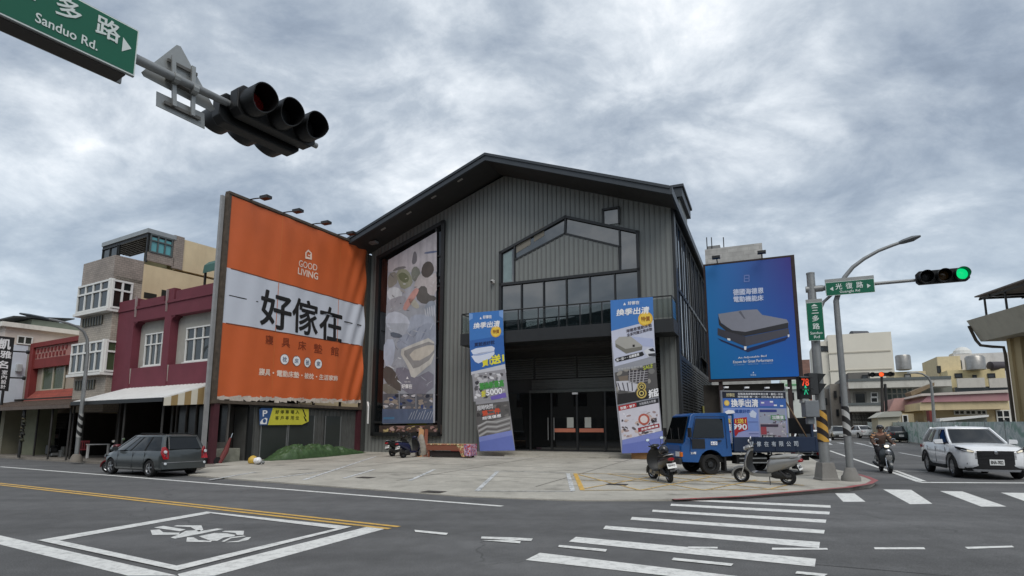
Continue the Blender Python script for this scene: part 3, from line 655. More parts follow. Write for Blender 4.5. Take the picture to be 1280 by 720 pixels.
po.pp([c3(300, 350), c3(315, 340), c3(350, 378), c3(395, 345), c3(420, 330), c3(420, 500), c3(340, 500), c3(310, 440), c3(270, 450), c3(262, 420)], pq(172, 164, 170), 2.8)   # shirt
po.pp([c3(180, 580), c3(240, 480), c3(275, 440), c3(300, 450), c3(285, 490), c3(230, 570), c3(205, 605)], pq(178, 124, 122), 3)
po.pp([c3(75, 450), c3(150, 430), c3(190, 490), c3(150, 520), c3(85, 530)], pq(186, 192, 204), 2.6); po.pp([c3(75, 530), c3(190, 490), c3(215, 520), c3(150, 600), c3(75, 615)], pq(136, 138, 152), 2.7)
po.pp([c3(300, 430), c3(350, 430), c3(360, 490), c3(415, 500), c3(415, 530), c3(330, 560), c3(270, 510)], pq(62, 60, 64), 2.9)
po.pp([c3(215, 520), c3(260, 510), c3(310, 575), c3(270, 590)], pq(160, 158, 150), 3); po.pp([c3(330, 570), c3(380, 525), c3(415, 545), c3(415, 640), c3(350, 640)], pq(120, 130, 152), 3)
for k in range(5): po.pp([c3(335 + k * 16, 585 - k * 6), c3(343 + k * 16, 585 - k * 6), c3(352 + k * 14, 640), c3(344 + k * 14, 640)], pq(176, 180, 194), 3.2)
po.pp([c3(70, 620), c3(150, 600), c3(240, 660), c3(220, 740), c3(120, 760), c3(66, 700)], pq(176, 184, 204), 3.1); po.pp([c3(230, 650), c3(290, 620), c3(415, 640), c3(415, 900), c3(180, 900), c3(215, 740)], pq(140, 150, 174), 3)
po.pp([c4(80, 20), c4(115, 30), c4(125, 110), c4(190, 110), c4(235, 30), c4(225, 20)], pq(152, 160, 178), 3.3); po.pp([c4(112, 70), c4(190, 90), c4(185, 112), c4(120, 108)], pq(60, 70, 92), 3.5)
po.pp([c4(75, 120), c4(150, 120), c4(130, 300), c4(72, 280)], pq(160, 170, 196), 3.2); po.pp([c4(150, 130), c4(240, 60), c4(390, 0), c4(390, 130), c4(240, 150), c4(165, 190)], pq(128, 138, 162), 3.4)
for x, y in ((235, 70), (290, 40), (330, 60)): po.pp([c4(x, y), c4(x + 14, y - 6), c4(x - 18, y + 60), c4(x - 26, y + 60)], pq(100, 110, 136), 3.6)
po.pp([c4(165, 190), c4(240, 155), c4(388, 98), c4(388, 255), c4(310, 320), c4(250, 372), c4(225, 290)], pq(184, 182, 182), 4); po.pp([c4(185, 198), c4(250, 170), c4(388, 122), c4(388, 228), c4(262, 312), c4(240, 270)], pq(122, 122, 128), 4.2); po.pp([c4(222, 200), c4(388, 142), c4(388, 200), c4(268, 268)], pq(178, 172, 166), 4.4)
po.pp([c4(72, 280), c4(135, 300), c4(180, 400), c4(180, 455), c4(70, 380)], pq(54, 50, 52), 3.6); po.pp([c4(70, 380), c4(150, 430), c4(175, 458), c4(68, 458)], pq(96, 94, 92), 3.7)
po.pp([c4(130, 300), c4(225, 290), c4(250, 370), c4(385, 300), c4(382, 458), c4(180, 458)], pq(98, 98, 120), 3.5)
rr = random.Random(77)
for i in range(70):                                           # creases of the printed bedding
    x, y = rr.uniform(85, 405), rr.uniform(30, 440); a_, ln2 = rr.uniform(-1.2, -.3) if rr.random() < .6 else rr.uniform(.2, 1), rr.uniform(20, 70); wd2 = rr.uniform(2, 7); dx, dy = math.cos(a_) * ln2, math.sin(a_) * ln2
    if not (72 < x + dx < 386 and 5 < y + dy < 452): continue
    k = rr.choice([(196, 202, 214), (112, 120, 140), (150, 156, 172), (90, 96, 116)]); po.pp([c4(x, y), c4(x + dx * .5 - wd2, y + dy * .5 + wd2), c4(x + dx, y + dy), c4(x + dx * .5 + wd2 * .3, y + dy * .5 - wd2 * .3)], pq(*k), 3.65 + i * .004)
for i in range(60):
    x, y = rr.uniform(90, 410), rr.uniform(290, 690); a_, ln2 = rr.uniform(-1.2, .8), rr.uniform(14, 50); wd2 = rr.uniform(2, 7); dx, dy = math.cos(a_) * ln2, math.sin(a_) * ln2
    if not (90 < x + dx < 412): continue
    k = rr.choice([(196, 200, 210), (120, 122, 132), (150, 150, 160), (84, 84, 92), (176, 170, 164)]); po.pp([c3(x, y), c3(x + dx * .5 - wd2, y + dy * .5 + wd2), c3(x + dx, y + dy), c3(x + dx * .5 + wd2 * .3, y + dy * .5 - wd2 * .3)], pq(*k), 2.75 + i * .003)
po.soft = 0
po.quad('▲', c4(213, 350), c4(228, 350), c4(228, 366), c4(213, 366), inkw, 5); po.quad('好傢在', c4(185, 398), c4(250, 398), c4(250, 425), c4(185, 425), inkw, 5, .03); po.quad('GOOD LIVING', c4(203, 380), c4(240, 380), c4(240, 388), c4(203, 388), inkw, 5)
for x0, x1, p in ((68, 168, 1), (172, 272, 2), (276, 380, 3)):
    po.pp([c4(x0, 458), c4(x1, 458), c4(x1, 553), c4(x0, 553)], pq(64, 68, 84), 4.5); collage(po, c4, (x0 + 3, x1 - 3, 461, 550), [(190, 190, 196), (40, 46, 60), (120, 116, 118), (52, 72, 118), (150, 140, 130)], 16, 4.7, (14, 50), p)
po.pp([c4(66, 553), c4(381, 553), c4(379, 640), c4(64, 642)], pq(56, 72, 108), 4.6); po.pp([c4(72, 604), c4(140, 602), c4(140, 616), c4(72, 617)], pq(44, 96, 142), 4.9)
for k in range(9): x = 225 + k * 17; po.pp([c4(x, 620), c4(x + 5, 616), c4(x + 26, 574 - (k % 3) * 8), c4(x + 22, 573 - (k % 3) * 8)], pq(146, 152, 172), 4.9)
o = po.mb.build('poster'); tag(o, 'tall bedding poster of a child among pillows in the long display window', 'poster')
ls = Art(B(0, -.235, 0), UD, ZD, -VD)
ls.pp([(474, 532), (552, 531), (552, 542.5), (474, 543)], pm(70, 58, 52), 0); collage(ls, lambda x, y: (x, y), (476, 550, 532.5, 542), [(176, 148, 140), (120, 84, 70), (60, 46, 40), (190, 170, 120), (150, 120, 116)], 46, .5, (2, 9), 5)
tag(ls.mb.build('low_poster'), 'narrow strip poster along the foot of the tall display window', 'poster')
# ---------------- banners hung from the balcony
def c5(x, y): return (580 + x * .1389, 380 + y * .1389)
def c6(x, y): return (590 + x * .1527, 460 + y * .1527)
def c7(x, y): return (755 + x * .146, 365 + y * .146)
def c8(x, y): return (760 + x * .1667, 460 + y * .1667)
bl_ = pm(62, 120, 190); bl2 = pm(48, 100, 172); lil = pm(104, 118, 186); lil2 = pm(126, 138, 200)
GREY = [(190, 190, 194), (110, 110, 116), (60, 60, 66), (150, 148, 150), (216, 216, 220), (84, 82, 86)]
ba = Art(B(0, -1.62, 0), UD, ZD, -VD)
ba.pp([(586.5, 391.5), (629, 387.5), (629.5, 425), (631, 452), (636, 500), (644, 563), (600.5, 563.5), (597, 520), (590, 470), (587, 430)], pm(150, 150, 156), 0)
ba.pp([c5(48, 82), c5(350, 55), c5(358, 340), c5(370, 540), c5(64, 612), c5(52, 380)], bl_, 1); ba.pp([c5(52, 330), c5(356, 280), c5(368, 545), c5(64, 612)], bl2, 1.3)
ba.quad('好傢在', c5(172, 104), c5(250, 98), c5(250, 128), c5(172, 134), inkw, 3, .03); ba.quad('▲', c5(142, 116), c5(160, 115), c5(160, 136), c5(142, 137), inkw, 3)
ba.quad('換季出清', c5(92, 172), c5(324, 148), c5(320, 206), c5(84, 222), inkw, 3, .035)
x, y = ba.c2(*c5(288, 248)); ba.disc(x, y, .3, pm(224, 178, 60), 3); ba.disc(x, y, .24, pm(236, 200, 80), 3.3); ba.text('特價', x - .18, x + .18, y - .1, y + .1, pm(150, 96, 30), 4, .03)
ba.quad('買就送好枕', c5(95, 350), c5(275, 325), c5(275, 360), c5(95, 385), pm(26, 44, 88), 3, .03)
for ps in ([(62, 420), (110, 398), (250, 378), (278, 395), (272, 422), (150, 450), (80, 452)], [(66, 470), (140, 440), (272, 420), (276, 450), (240, 490), (130, 535), (100, 520)]): ba.pp([c5(*p) for p in ps], pm(214, 222, 240), 2.5)
ba.pp([c5(80, 452), c5(150, 450), c5(272, 422), c5(272, 430), c5(150, 462), c5(90, 466)], pm(158, 176, 214), 2.9)
ba.quad('買1', c5(165, 515), c5(238, 492), c5(240, 545), c5(168, 566), pm(226, 214, 60), 3.5, .05); ba.quad('送1', c5(244, 470), c5(356, 445), c5(360, 520), c5(248, 548), pm(232, 224, 64), 3.5, .05)
ba.pp([c5(64, 612), c5(370, 540), c5(380, 620), c5(66, 640)], pm(196, 198, 206), 1.5)
ba.pp([c6(2, 50), c6(272, 8), c6(295, 250), c6(15, 275)], pm(150, 150, 156), 1.6); collage(ba, c6, (20, 268, 40, 250), GREY, 60, 1.8, (14, 70), 11)
ba.quad('舊換新最高', c6(60, 125), c6(258, 95), c6(262, 150), c6(66, 178), pm(70, 150, 70), 3.5, .05); ba.quad('折', c6(78, 190), c6(112, 184), c6(114, 232), c6(80, 238), pm(214, 208, 60), 3.5, .05); ba.quad('5000', c6(115, 180), c6(245, 162), c6(248, 208), c6(120, 225), inkw, 3.6, .045)
ba.pp([c6(150, 235), c6(275, 200), c6(285, 240), c6(160, 262)], pm(112, 96, 176), 3)
ba.pp([c6(30, 300), c6(300, 270), c6(318, 400), c6(40, 470)], pm(92, 90, 90), 1.7); collage(ba, c6, (40, 300, 300, 400), [(80, 78, 78), (120, 118, 116), (60, 58, 58)], 16, 1.9, (20, 80), 3)
ba.quad('限時快閃', c6(44, 312), c6(170, 292), c6(172, 330), c6(48, 350), pm(206, 206, 210), 3.5, .03); ba.quad('第二件', c6(82, 352), c6(230, 325), c6(232, 372), c6(88, 394), pm(206, 84, 56), 3.5, .05); ba.quad('超值優惠', c6(84, 402), c6(238, 376), c6(240, 402), c6(88, 424), inkw, 3.5, .03)
ba.pp([c6(40, 470), c6(316, 390), c6(322, 515), c6(58, 570)], pm(132, 130, 130), 1.8)
for k in range(7):
    y = 425 + k * 20; ba.pp([c6(50 + k * 2, y + 45), c6(120, y + 8), c6(200, y + 12), c6(312, y - 20), c6(314, y - 12), c6(205, y + 22), c6(125, y + 20), c6(52 + k * 2, y + 58)], pm(*((172, 172, 172), (96, 94, 94))[k % 2]), 2 + k * .1)
ba.pp([c6(58, 565), c6(325, 510), c6(353, 675), c6(66, 680)], lil, 2.8); ba.pp([c6(58, 565), c6(325, 510), c6(332, 550), c6(60, 605)], lil2, 3)
for (x0, y0), (x1, y1) in (((586.5, 391.5), (591, 398)), ((629, 387.5), (624, 395))): ba.pp([(x0, y0), (x1, y0 + 1), (x1, y1), (x0, y1 + 3)], pm(120, 160, 214), 2)
tag(ba.mb.build('sale_banner'), 'blue sale banner left of the doors showing white pillows and a white 5000', 'banner', 'sale banners hanging from the balcony')
bb = Art(B(0, -1.62, 0), UD, ZD, -VD)
bb.pp([(763, 376), (815.5, 371), (818, 420), (820.5, 470), (826, 520), (829.5, 564), (777, 567), (772, 520), (767, 470), (764.5, 430)], pm(150, 152, 160), 0)
bb.pp([c7(55, 72), c7(418, 42), c7(425, 240), c7(62, 335)], bl_, 1); bb.quad('好傢在', c7(205, 82), c7(302, 74), c7(302, 104), c7(205, 112), inkw, 3, .03); bb.quad('▲', c7(165, 90), c7(188, 88), c7(188, 112), c7(165, 114), inkw, 3)
bb.quad('換季出清', c7(112, 150), c7(388, 124), c7(384, 182), c7(105, 205), inkw, 3, .035)
x, y = bb.c2(*c7(355, 230)); bb.disc(x, y, .34, pm(224, 178, 60), 3); bb.disc(x, y, .27, pm(236, 200, 80), 3.3); bb.text('特價', x - .2, x + .2, y - .11, y + .11, pm(150, 96, 30), 4, .03)
bb.pp([c7(62, 335), c7(425, 240), c7(440, 545), c7(90, 640)], pm(196, 200, 218), 1.4)
bb.quad('海德恩電動床墊', c7(190, 322), c7(408, 268), c7(410, 296), c7(192, 350), pm(84, 80, 92), 3, .03); bb.quad('全系列獨立筒床墊', c7(196, 356), c7(412, 302), c7(414, 328), c7(198, 384), pm(84, 80, 92), 3, .03)
bb.pp([c7(95, 420), c7(130, 385), c7(230, 380), c7(330, 460), c7(325, 495), c7(190, 528), c7(100, 470)], pm(168, 166, 160), 2.5); bb.pp([c7(98, 440), c7(185, 488), c7(328, 465), c7(326, 495), c7(190, 528), c7(100, 470)], pm(118, 116, 108), 2.8)
bb.pp([c7(230, 380), c7(420, 400), c7(430, 470), c7(330, 465)], pm(176, 184, 214), 2.3); bb.pp([c7(244, 452), c7(264, 450), c7(264, 470), c7(246, 472)], ink, 3)
bb.pp([c7(92, 580), c7(110, 565), c7(330, 510), c7(345, 535), c7(330, 548), c7(110, 602)], pm(28, 28, 32), 2.8); bb.quad('買一送一・加購優惠', c7(105, 573), c7(300, 522), c7(302, 545), c7(108, 597), inkw, 3.2, .02)
bb.pp([c7(340, 505), c7(380, 480), c7(436, 510), c7(440, 545), c7(380, 560)], pm(214, 216, 222), 2.9); bb.pp([c7(380, 492), c7(420, 480), c7(438, 510), c7(400, 508)], pm(40, 40, 46), 3); bb.pp([c7(378, 530), c7(438, 522), c7(440, 548), c7(384, 552)], pm(60, 60, 66), 3.1)
bb.pp([c8(50, 35), c8(360, -40), c8(378, 215), c8(70, 275)], pm(86, 84, 84), 1.6); collage(bb, c8, (62, 350, 0, 230), [(120, 118, 116), (70, 68, 68), (150, 146, 140), (50, 48, 50)], 22, 1.8, (20, 90), 8)
bb.quad('輕奢系列 全館促銷', c7(120, 655), c7(330, 628), c7(332, 646), c7(122, 674), pm(190, 190, 190), 3, .02); bb.quad('SALE', c7(335, 640), c7(416, 612), c7(418, 645), c7(340, 668), pm(190, 200, 70), 3, .03)
bb.pp([c8(150, 20), c8(300, 5), c8(300, 110), c8(210, 120), c8(150, 95)], pm(62, 58, 62), 2.6); bb.pp([c8(60, 100), c8(150, 95), c8(230, 120), c8(200, 180), c8(80, 165)], pm(196, 196, 204), 2.6); bb.pp([c8(75, 65), c8(150, 55), c8(150, 95), c8(90, 100)], pm(120, 108, 96), 2.5)
for k in range(5): bb.pp([c8(160 + k * 28, 18), c8(166 + k * 28, 17), c8(162 + k * 26, 112), c8(154 + k * 26, 112)], pm(170, 168, 172), 2.8); bb.pp([c8(155, 36 + k * 18), c8(298, 22 + k * 18), c8(298, 26 + k * 18), c8(155, 41 + k * 18)], pm(170, 168, 172), 2.8)
for k in range(4): bb.pp([c8(70 + k * 35, 110), c8(78 + k * 35, 110), c8(98 + k * 30, 172), c8(90 + k * 30, 172)], pm(70, 68, 76), 2.9)
bb.pp([c8(75, 195), c8(330, 170), c8(376, 215), c8(72, 275)], pm(36, 34, 36), 2.7)
for cyy, ry in ((140, 33), (190, 38)):
    q = bb.c2(*c8(252, cyy)); q2 = bb.c2(*c8(252, cyy + ry)); r_ = abs(q[1] - q2[1]); bb.disc(q[0], q[1], r_, pm(196, 172, 92), 3.2 + cyy * .001, n=28); bb.disc(q[0], q[1], r_ * .72, pm(44, 38, 30), 3.45 + cyy * .001, n=28); bb.disc(q[0], q[1], r_ * .5, pm(214, 196, 120), 3.6 + cyy * .001); bb.disc(q[0], q[1], r_ * .3, pm(44, 38, 30), 3.8 + cyy * .001)
bb.quad('折起', c8(304, 168), c8(376, 150), c8(378, 210), c8(308, 226), inkw, 3.5, .04)
bb.pp([c8(76, 285), c8(378, 225), c8(380, 260), c8(80, 322)], pm(38, 38, 44), 2.8); bb.pp([c8(78, 286), c8(212, 260), c8(214, 292), c8(82, 322)], pm(176, 48, 52), 3); bb.quad('枕頭・被子', c8(92, 292), c8(202, 270), c8(204, 290), c8(96, 313), inkw, 3.5, .03); bb.quad('全館寢具大特賣', c8(232, 262), c8(358, 236), c8(360, 256), c8(236, 280), pm(190, 190, 196), 3.4, .02)
bb.pp([c8(80, 322), c8(380, 260), c8(400, 470), c8(105, 540)], pm(206, 204, 214), 2); collage(bb, c8, (100, 372, 320, 520), [(220, 218, 226), (160, 140, 140), (100, 90, 92), (196, 176, 168), (70, 64, 70), (200, 196, 206)], 60, 2.2, (10, 46), 21)
q = bb.c2(*c8(270, 385)); bb.disc(q[0], q[1], .26, pm(178, 92, 76), 3.4); bb.disc(q[0], q[1], .17, pm(220, 208, 206), 3.6); bb.quad('低至', c8(322, 380), c8(366, 372), c8(368, 405), c8(326, 413), pm(50, 40, 44), 3.4, .04)
bb.pp([c8(225, 450), c8(385, 415), c8(388, 446), c8(228, 482)], pm(150, 44, 52), 3.3); bb.quad('全面優惠價', c8(245, 454), c8(375, 426), c8(376, 440), c8(248, 470), inkw, 3.6, .03)
bb.pp([c8(108, 540), c8(410, 470), c8(420, 630), c8(105, 640)], lil, 2.9); bb.pp([c8(108, 540), c8(410, 470), c8(412, 520), c8(110, 575)], lil2, 3)
tag(bb.mb.build('sale_banner'), 'blue and grey sale banner right of the doors showing a mattress and golden 8', 'banner', 'sale banners hanging from the balcony')
# ================================================================ ORANGE BILLBOARD on the left
obb = thing('billboard', 'huge orange and white billboard with thick black lettering standing over the grey shed', 'billboard', B(-12.95, -5.4, .1), math.atan2(VD.y, VD.x))
OA = Art(B(-12.78, 0, 0), VD, ZD, UD)
def fold(x, y):
    d = .02 * math.sin(x * 2.2 + .35 * y) + .012 * math.sin(x * 5.1 - y * .6)
    if x > -2.6: k = (x + 2.6) / 2.2; d += .07 * k * math.sin((x + .33 * (12.4 - y)) * 7.0)
    d += .03 * math.exp(-((y - 3.15) / .25) ** 2) * math.sin(x * 3.3 + 1)
    return d
OA.bend = fold
org = M('orange_vinyl', (206, 100, 52), .5, var=.07, scale=.5); wv = M('white_vinyl', (204, 208, 218), .5, var=.04, scale=.6)
BX0, BX1 = -10.28, -.42
def band(ytl, ytr, ybl, ybr, m, l):
    a = OA; nx, ny = 90, 14; P_ = []
    for j in range(ny + 1):
        for i in range(nx + 1):
            t = i / nx; s_ = j / ny; x = BX0 + (BX1 - BX0) * t; yt = ytl + (ytr - ytl) * t; yb = ybl + (ybr - ybl) * t; P_.append(a.pt(x, yb + (yt - yb) * s_, l))
    a.mb.add(P_, [[j * (nx + 1) + i, j * (nx + 1) + i + 1, (j + 1) * (nx + 1) + i + 1, (j + 1) * (nx + 1) + i] for j in range(ny) for i in range(nx)], m)
def ca(x, y): return (270 + x * .15625, 290 + y * .15625)
def cb_(x, y): return (270 + x * .15625, 400 + y * .15625)
yA = [OA.c2(*ca(118, 292))[1], OA.c2(*ca(1185, 592))[1], OA.c2(*cb_(80, 25))[1], OA.c2(*cb_(1168, 208))[1]]
band(12.28, 12.6, yA[0], yA[1], org, 0); band(yA[0], yA[1], yA[2], yA[3], wv, 0); band(yA[2], yA[3], 2.98, 3.22, org, 0)
for (p, q, w_, m) in ((ca(118, 292), ca(1185, 592), .05, pm(120, 62, 36)), (cb_(80, 25), cb_(1168, 208), .05, pm(120, 62, 36))):
    a, b_ = OA.c2(*p), OA.c2(*q)
    for i in range(30): t0, t1 = i / 30, (i + 1) / 30; f = lambda t: (a[0] + (b_[0] - a[0]) * t, a[1] + (b_[1] - a[1]) * t); p0, p1 = f(t0), f(t1); OA.poly([(p0[0], p0[1] - w_ / 2), (p1[0], p1[1] - w_ / 2), (p1[0], p1[1] + w_ / 2), (p0[0], p0[1] + w_ / 2)], m, 2)
seam = pm(206, 112, 58)
for x in (-7.2, -2.75):
    for i in range(24): y0 = 3.2 + i * .38; OA.rect(x - .02, x + .02, y0, y0 + .38, seam, 1.5)
bill = OA.mb.build('vinyl_sheet', obb, smooth=60)
OA.mb = MB()
OA.quad('好', ca(365, 452), ca(602, 520), ca(590, 800), ca(355, 735), ink, 3, .022); OA.quad('傢', ca(612, 520), ca(822, 575), ca(810, 842), ca(606, 790), ink, 3, .022); OA.quad('在', ca(832, 585), ca(1008, 630), ca(1000, 890), ca(830, 850), ink, 3, .022)
OA.pp([ca(104, 502), ca(336, 555), ca(336, 563), ca(104, 510)], ink, 3); OA.pp([cb_(1025, 8), cb_(1162, 40), cb_(1162, 48), cb_(1025, 16)], ink, 3)
pk_ = M('pale_lettering', (236, 212, 196), .6, var=0)
OA.quad('GOOD', ca(662, 222), ca(808, 262), ca(806, 312), ca(660, 275), pk_, 3, .01); OA.quad('LIVING', ca(655, 285), ca(815, 330), ca(813, 382), ca(652, 335), pk_, 3, .035)
for ps in ([(715, 165), (740, 140), (768, 168), (768, 178), (740, 155), (726, 170), (726, 205), (715, 210)], [(715, 208), (726, 196), (768, 210), (768, 222), (715, 212)], [(756, 175), (768, 172), (768, 220), (756, 216)], [(738, 180), (756, 186), (756, 194), (738, 190)]): OA.pp([ca(*p) for p in ps], pk_, 3)
brown = pm(128, 52, 24)
for i, ch in enumerate('寢具床墊館'):
    x0 = 397 + i * 130; y0 = 118 + i * 23; OA.quad(ch, cb_(x0, y0), cb_(x0 + 62, y0 + 10), cb_(x0 + 60, y0 + 82), cb_(x0 - 2, y0 + 72), brown, 3, .012)
for i, (x, y) in enumerate(((547, 315), (642, 328), (731, 340), (819, 351))):
    q = OA.c2(*cb_(x, y)); OA.disc(q[0], q[1], .28, pm(120, 90, 80), 3); OA.disc(q[0], q[1], .25, inkw, 3.3); OA.text('枕床被家'[i], q[0] - .13, q[0] + .13, q[1] - .13, q[1] + .13, pm(104, 118, 140), 4, .02)
OA.quad('寢具・電動床墊・被枕・生活家飾', cb_(345, 385), cb_(972, 448), cb_(968, 488), cb_(340, 440), pk_, 3, .03)
OA.mb.build('lettering', obb)
OA.mb = MB(); rr = random.Random(4); x = BX0
frg = M('torn_white_edge', (196, 184, 172), .8, var=.2, scale=6)
while x < BX1:
    d = rr.uniform(.12, .4); t = (x - BX0) / (BX1 - BX0); yb = 2.98 + .24 * t; OA.poly([(x, yb - rr.uniform(.05, .2)), (min(x + d, BX1), yb - rr.uniform(.05, .2)), (min(x + d, BX1), yb + rr.uniform(.02, .12)), (x, yb + rr.uniform(.02, .12))], frg, 1); x += d
OA.mb.build('torn_hem', obb)
mb = MB(); fr = M('billboard_frame_steel', (86, 76, 66), .75, .2, var=.35, scale=4)
def ob(v0, v1, z0, z1, d0, d1, m): mb.slab([B(-12.8 - d1, v0, z0), B(-12.8 - d0, v0, z0), B(-12.8 - d0, v1, z0), B(-12.8 - d1, v1, z0)], ZD * (z1 - z0), m)
mb.slab([B(-12.72, -10.45, 12.32), B(-12.72, -.3, 12.66), B(-12.98, -.3, 12.66), B(-12.98, -10.45, 12.32)], ZD * .12, fr)
ob(-10.45, -10.28, 2.7, 12.35, -.05, .2, fr); ob(-.42, -.3, 2.7, 12.6, -.05, .2, fr); ob(-10.28, -.42, 2.72, 2.86, -.05, .2, fr)
for z in (5, 7.4, 9.8): ob(-10.25, -.45, z, z + .1, .1, .2, fr)
for v_ in (-8.3, -6.2, -4.1, -2): ob(v_, v_ + .1, 2.8, 12.3, .2, .3, fr)
mb.build('frame', obb)
mb = MB(); mb.bbox(-13.05, -12.92, -10.66, -10.5, 0, 12.2, M('pale_steel_column', (150, 150, 150), .6, .2, var=.15)); mb.build('rear_column', obb)
mar = M('maroon_steel', (74, 34, 42), .6, var=.15)
for v_ in (-10.35, -.6):
    mb = MB(); mb.bbox(-13.02, -12.8, v_, v_ + .28, .0, 2.75, mar); mb.build('column', obb)
for k in range(5):
    v_ = -9.3 + k * 2.05; zt = 12.42 + (v_ + 10.4) * .033; mb = MB()
    mb.tube([B(-12.85, v_, zt), B(-12.5, v_ + .05, zt + .02), B(-12.0, v_ + .1, zt + .0)], .03, darkm, 6); mb.obox(B(-11.82, v_ + .1, zt - .02), UD * .24, VD * .16, ZD * .07, galv if k == 4 else darkm); mb.build('floodlight', obb)
# ---------------- shed under it
shm = M('shed_metal', (96, 97, 95), .55, .2, var=.18, scale=1.4, dirt=.3, dirtcol=(64, 58, 50))
shed = thing('shed', 'grey sheet metal shed with dusty sliding panels under the orange billboard', 'shed', B(-14, -4.3, .1), math.atan2(VD.y, VD.x))
mb = MB(); v_ = -8.2
while v_ < -.4:
    mb.bbox(-13.1, -13.0, v_, v_ + .12, .1, 2.62, shm); mb.bbox(-13.1, -13.03, v_ + .12, v_ + .3, .1, 2.62, shm); v_ += .3
mb.bbox(-13.9, -13.1, -8.3, -8.2, .1, 2.62, shm); mb.build('wall', shed)
mb = MB()
for v0, v1 in ((-7.6, -5.9), (-5.85, -4.0), (-3.2, -1.9)):
    mb.bbox(-12.99, -12.96, v0, v1, .2, 2.3, glass('dusty_glass', (58, 62, 60), 1.5, .3)); mb.bbox(-12.97, -12.93, v0, v0 + .05, .2, 2.3, galv); mb.bbox(-12.97, -12.93, v1 - .05, v1, .2, 2.3, galv)
mb.build('sliding_panel', shed)
mb = MB(); mb.bbox(-13.02, -12.9, -8.35, -8.1, .1, 2.7, blackm); mb.build('corner_post', shed); mb = MB(); mb.bbox(-13.02, -12.9, -.5, -.4, .1, 2.7, galv); mb.build('corner_post', shed)
mb = MB(); mb.bbox(-13.9, -12.85, -8.45, -.35, 2.63, 2.71, blackm); mb.build('roof', shed)
# yellow parking banner tied to the shed
def cc(x, y): return (310 + x * .0703, 500 + y * .0703)
ya = Art(B(-12.86, 0, 0), VD, ZD, UD); yl = pm(206, 200, 66)
ya.pp([cc(440, 140), cc(1080, 160), cc(1080, 380), cc(960, 440), cc(350, 445)], yl, 0); ya.pp([cc(200, 170), cc(240, 140), cc(440, 145), cc(350, 445), cc(205, 450)], pm(52, 84, 132), .5)
ya.quad('P', cc(262, 185), cc(345, 185), cc(330, 290), cc(262, 290), inkw, 2, .03)
ya.pp([cc(215, 390), cc(250, 345), cc(310, 315), cc(345, 330), cc(330, 430), cc(215, 430)], inkw, 1.5); q = ya.c2(*cc(290, 372)); ya.disc(q[0], q[1], .1, pm(52, 84, 132), 2)
for i, ch in enumerate('好停車場入'): ya.quad(ch, cc(490 + i * 90, 180), cc(550 + i * 90, 182), cc(545 + i * 90, 245), cc(485 + i * 90, 243), pm(88, 88, 20), 2, .05)
for i, ch in enumerate('客戶專用位'): ya.quad(ch, cc(488 + i * 90, 285), cc(545 + i * 90, 287), cc(540 + i * 90, 350), cc(483 + i * 90, 348), pm(104, 104, 34), 2, .03)
ya.pp([cc(965, 165), cc(985, 165), cc(1035, 300), cc(1010, 290)], ink, 2); ya.pp([cc(985, 290), cc(1000, 290), cc(1050, 380), cc(1020, 380)], ink, 2)
tag(ya.mb.build('parking_banner'), 'yellow banner with a blue P panel tied along the grey shed wall', 'banner')
# green tarpaulin heap
rr = random.Random(3); mb = MB(); nx, ny = 110, 48; pts = []
a0, a1 = LOT(338, 583), LOT(447, 573)
ax_ = (a1 - a0); ay_ = V((-ax_.y, ax_.x, 0)).normalized()
if ay_.dot(UD) > 0: ay_ = -ay_
from mathutils import noise as mnoise
c0 = B(-12.15, -7.6, 0); ln_ = 7.0
for j in range(ny + 1):
    for i in range(nx + 1):
        s_, t = i / nx, j / ny * 2 - 1
        env = (math.sin(min(1, s_ * 1.25 + .02) * math.pi * .62) if s_ < .5 else math.cos((s_ - .5) * math.pi)) ** .8 if True else 0
        env = max(0, min(1, s_ / .18)) * max(0, min(1, (1 - s_) / .55)) ** .8
        hgt = .56 * env * max(0, 1 - t * t) ** .6; wd = .72 * (.45 + .55 * env)
        p = B(-12.05 + t * wd, -8.0 + s_ * ln_, 0); nz_ = mnoise.fractal(p * 1.4, 1, 2, 4) * .3 + (.5 - abs(mnoise.noise(p * 2.6))) * .5 + (.3 - abs(mnoise.noise(p * 6))) * .28
        z = lotz(-8 + s_ * ln_) + max(.01, hgt * (1 + .6 * nz_) + (.07 * nz_ if hgt > .05 else 0)); pts.append(p + ZD * z + UD * nz_ * .3 * (1 - abs(t)))
mb.add(pts, [[j * (nx + 1) + i, j * (nx + 1) + i + 1, (j + 1) * (nx + 1) + i + 1, (j + 1) * (nx + 1) + i] for j in range(ny) for i in range(nx)], M('green_tarpaulin', (60, 84, 50), .5, var=.35, scale=4, bump=.5))
tag(mb.build('tarpaulin', smooth=50), 'crumpled dark green tarpaulin heaped along the foot of the shed', 'tarpaulin')
mb = MB(); p = LOT(316, 579.5); mb.rev(p + ZD * .02, ZD, [(0, .17), (.08, .21), (.2, .19), (.3, .1), (.33, 0)], M('yellow_plastic', (196, 162, 70), .5, var=.15), 16); tag(mb.build('bucket', smooth=50), 'small yellow upturned bucket on the ground at the left end of the tarpaulin', 'bucket')
mb = MB(); rr = random.Random(9)
for k in range(9):
    c = LOT(323 + rr.uniform(-3, 6), 580.5 + rr.uniform(-.6, .6)) + ZD * rr.uniform(.06, .2); r_ = rr.uniform(.07, .15); mb.rev(c, V((rr.uniform(-1, 1), rr.uniform(-1, 1), .6)), [(-r_, 0.01), (-r_ * .6, r_ * .8), (0, r_), (r_ * .7, r_ * .6), (r_, .01)], rr.choice([inkw, plasticb, M('grey_bag', (120, 122, 122), .5, var=.2)]), 8)
tag(mb.build('rubbish_bag', smooth=60), 'little heap of black and white bags beside the yellow bucket', 'bags')
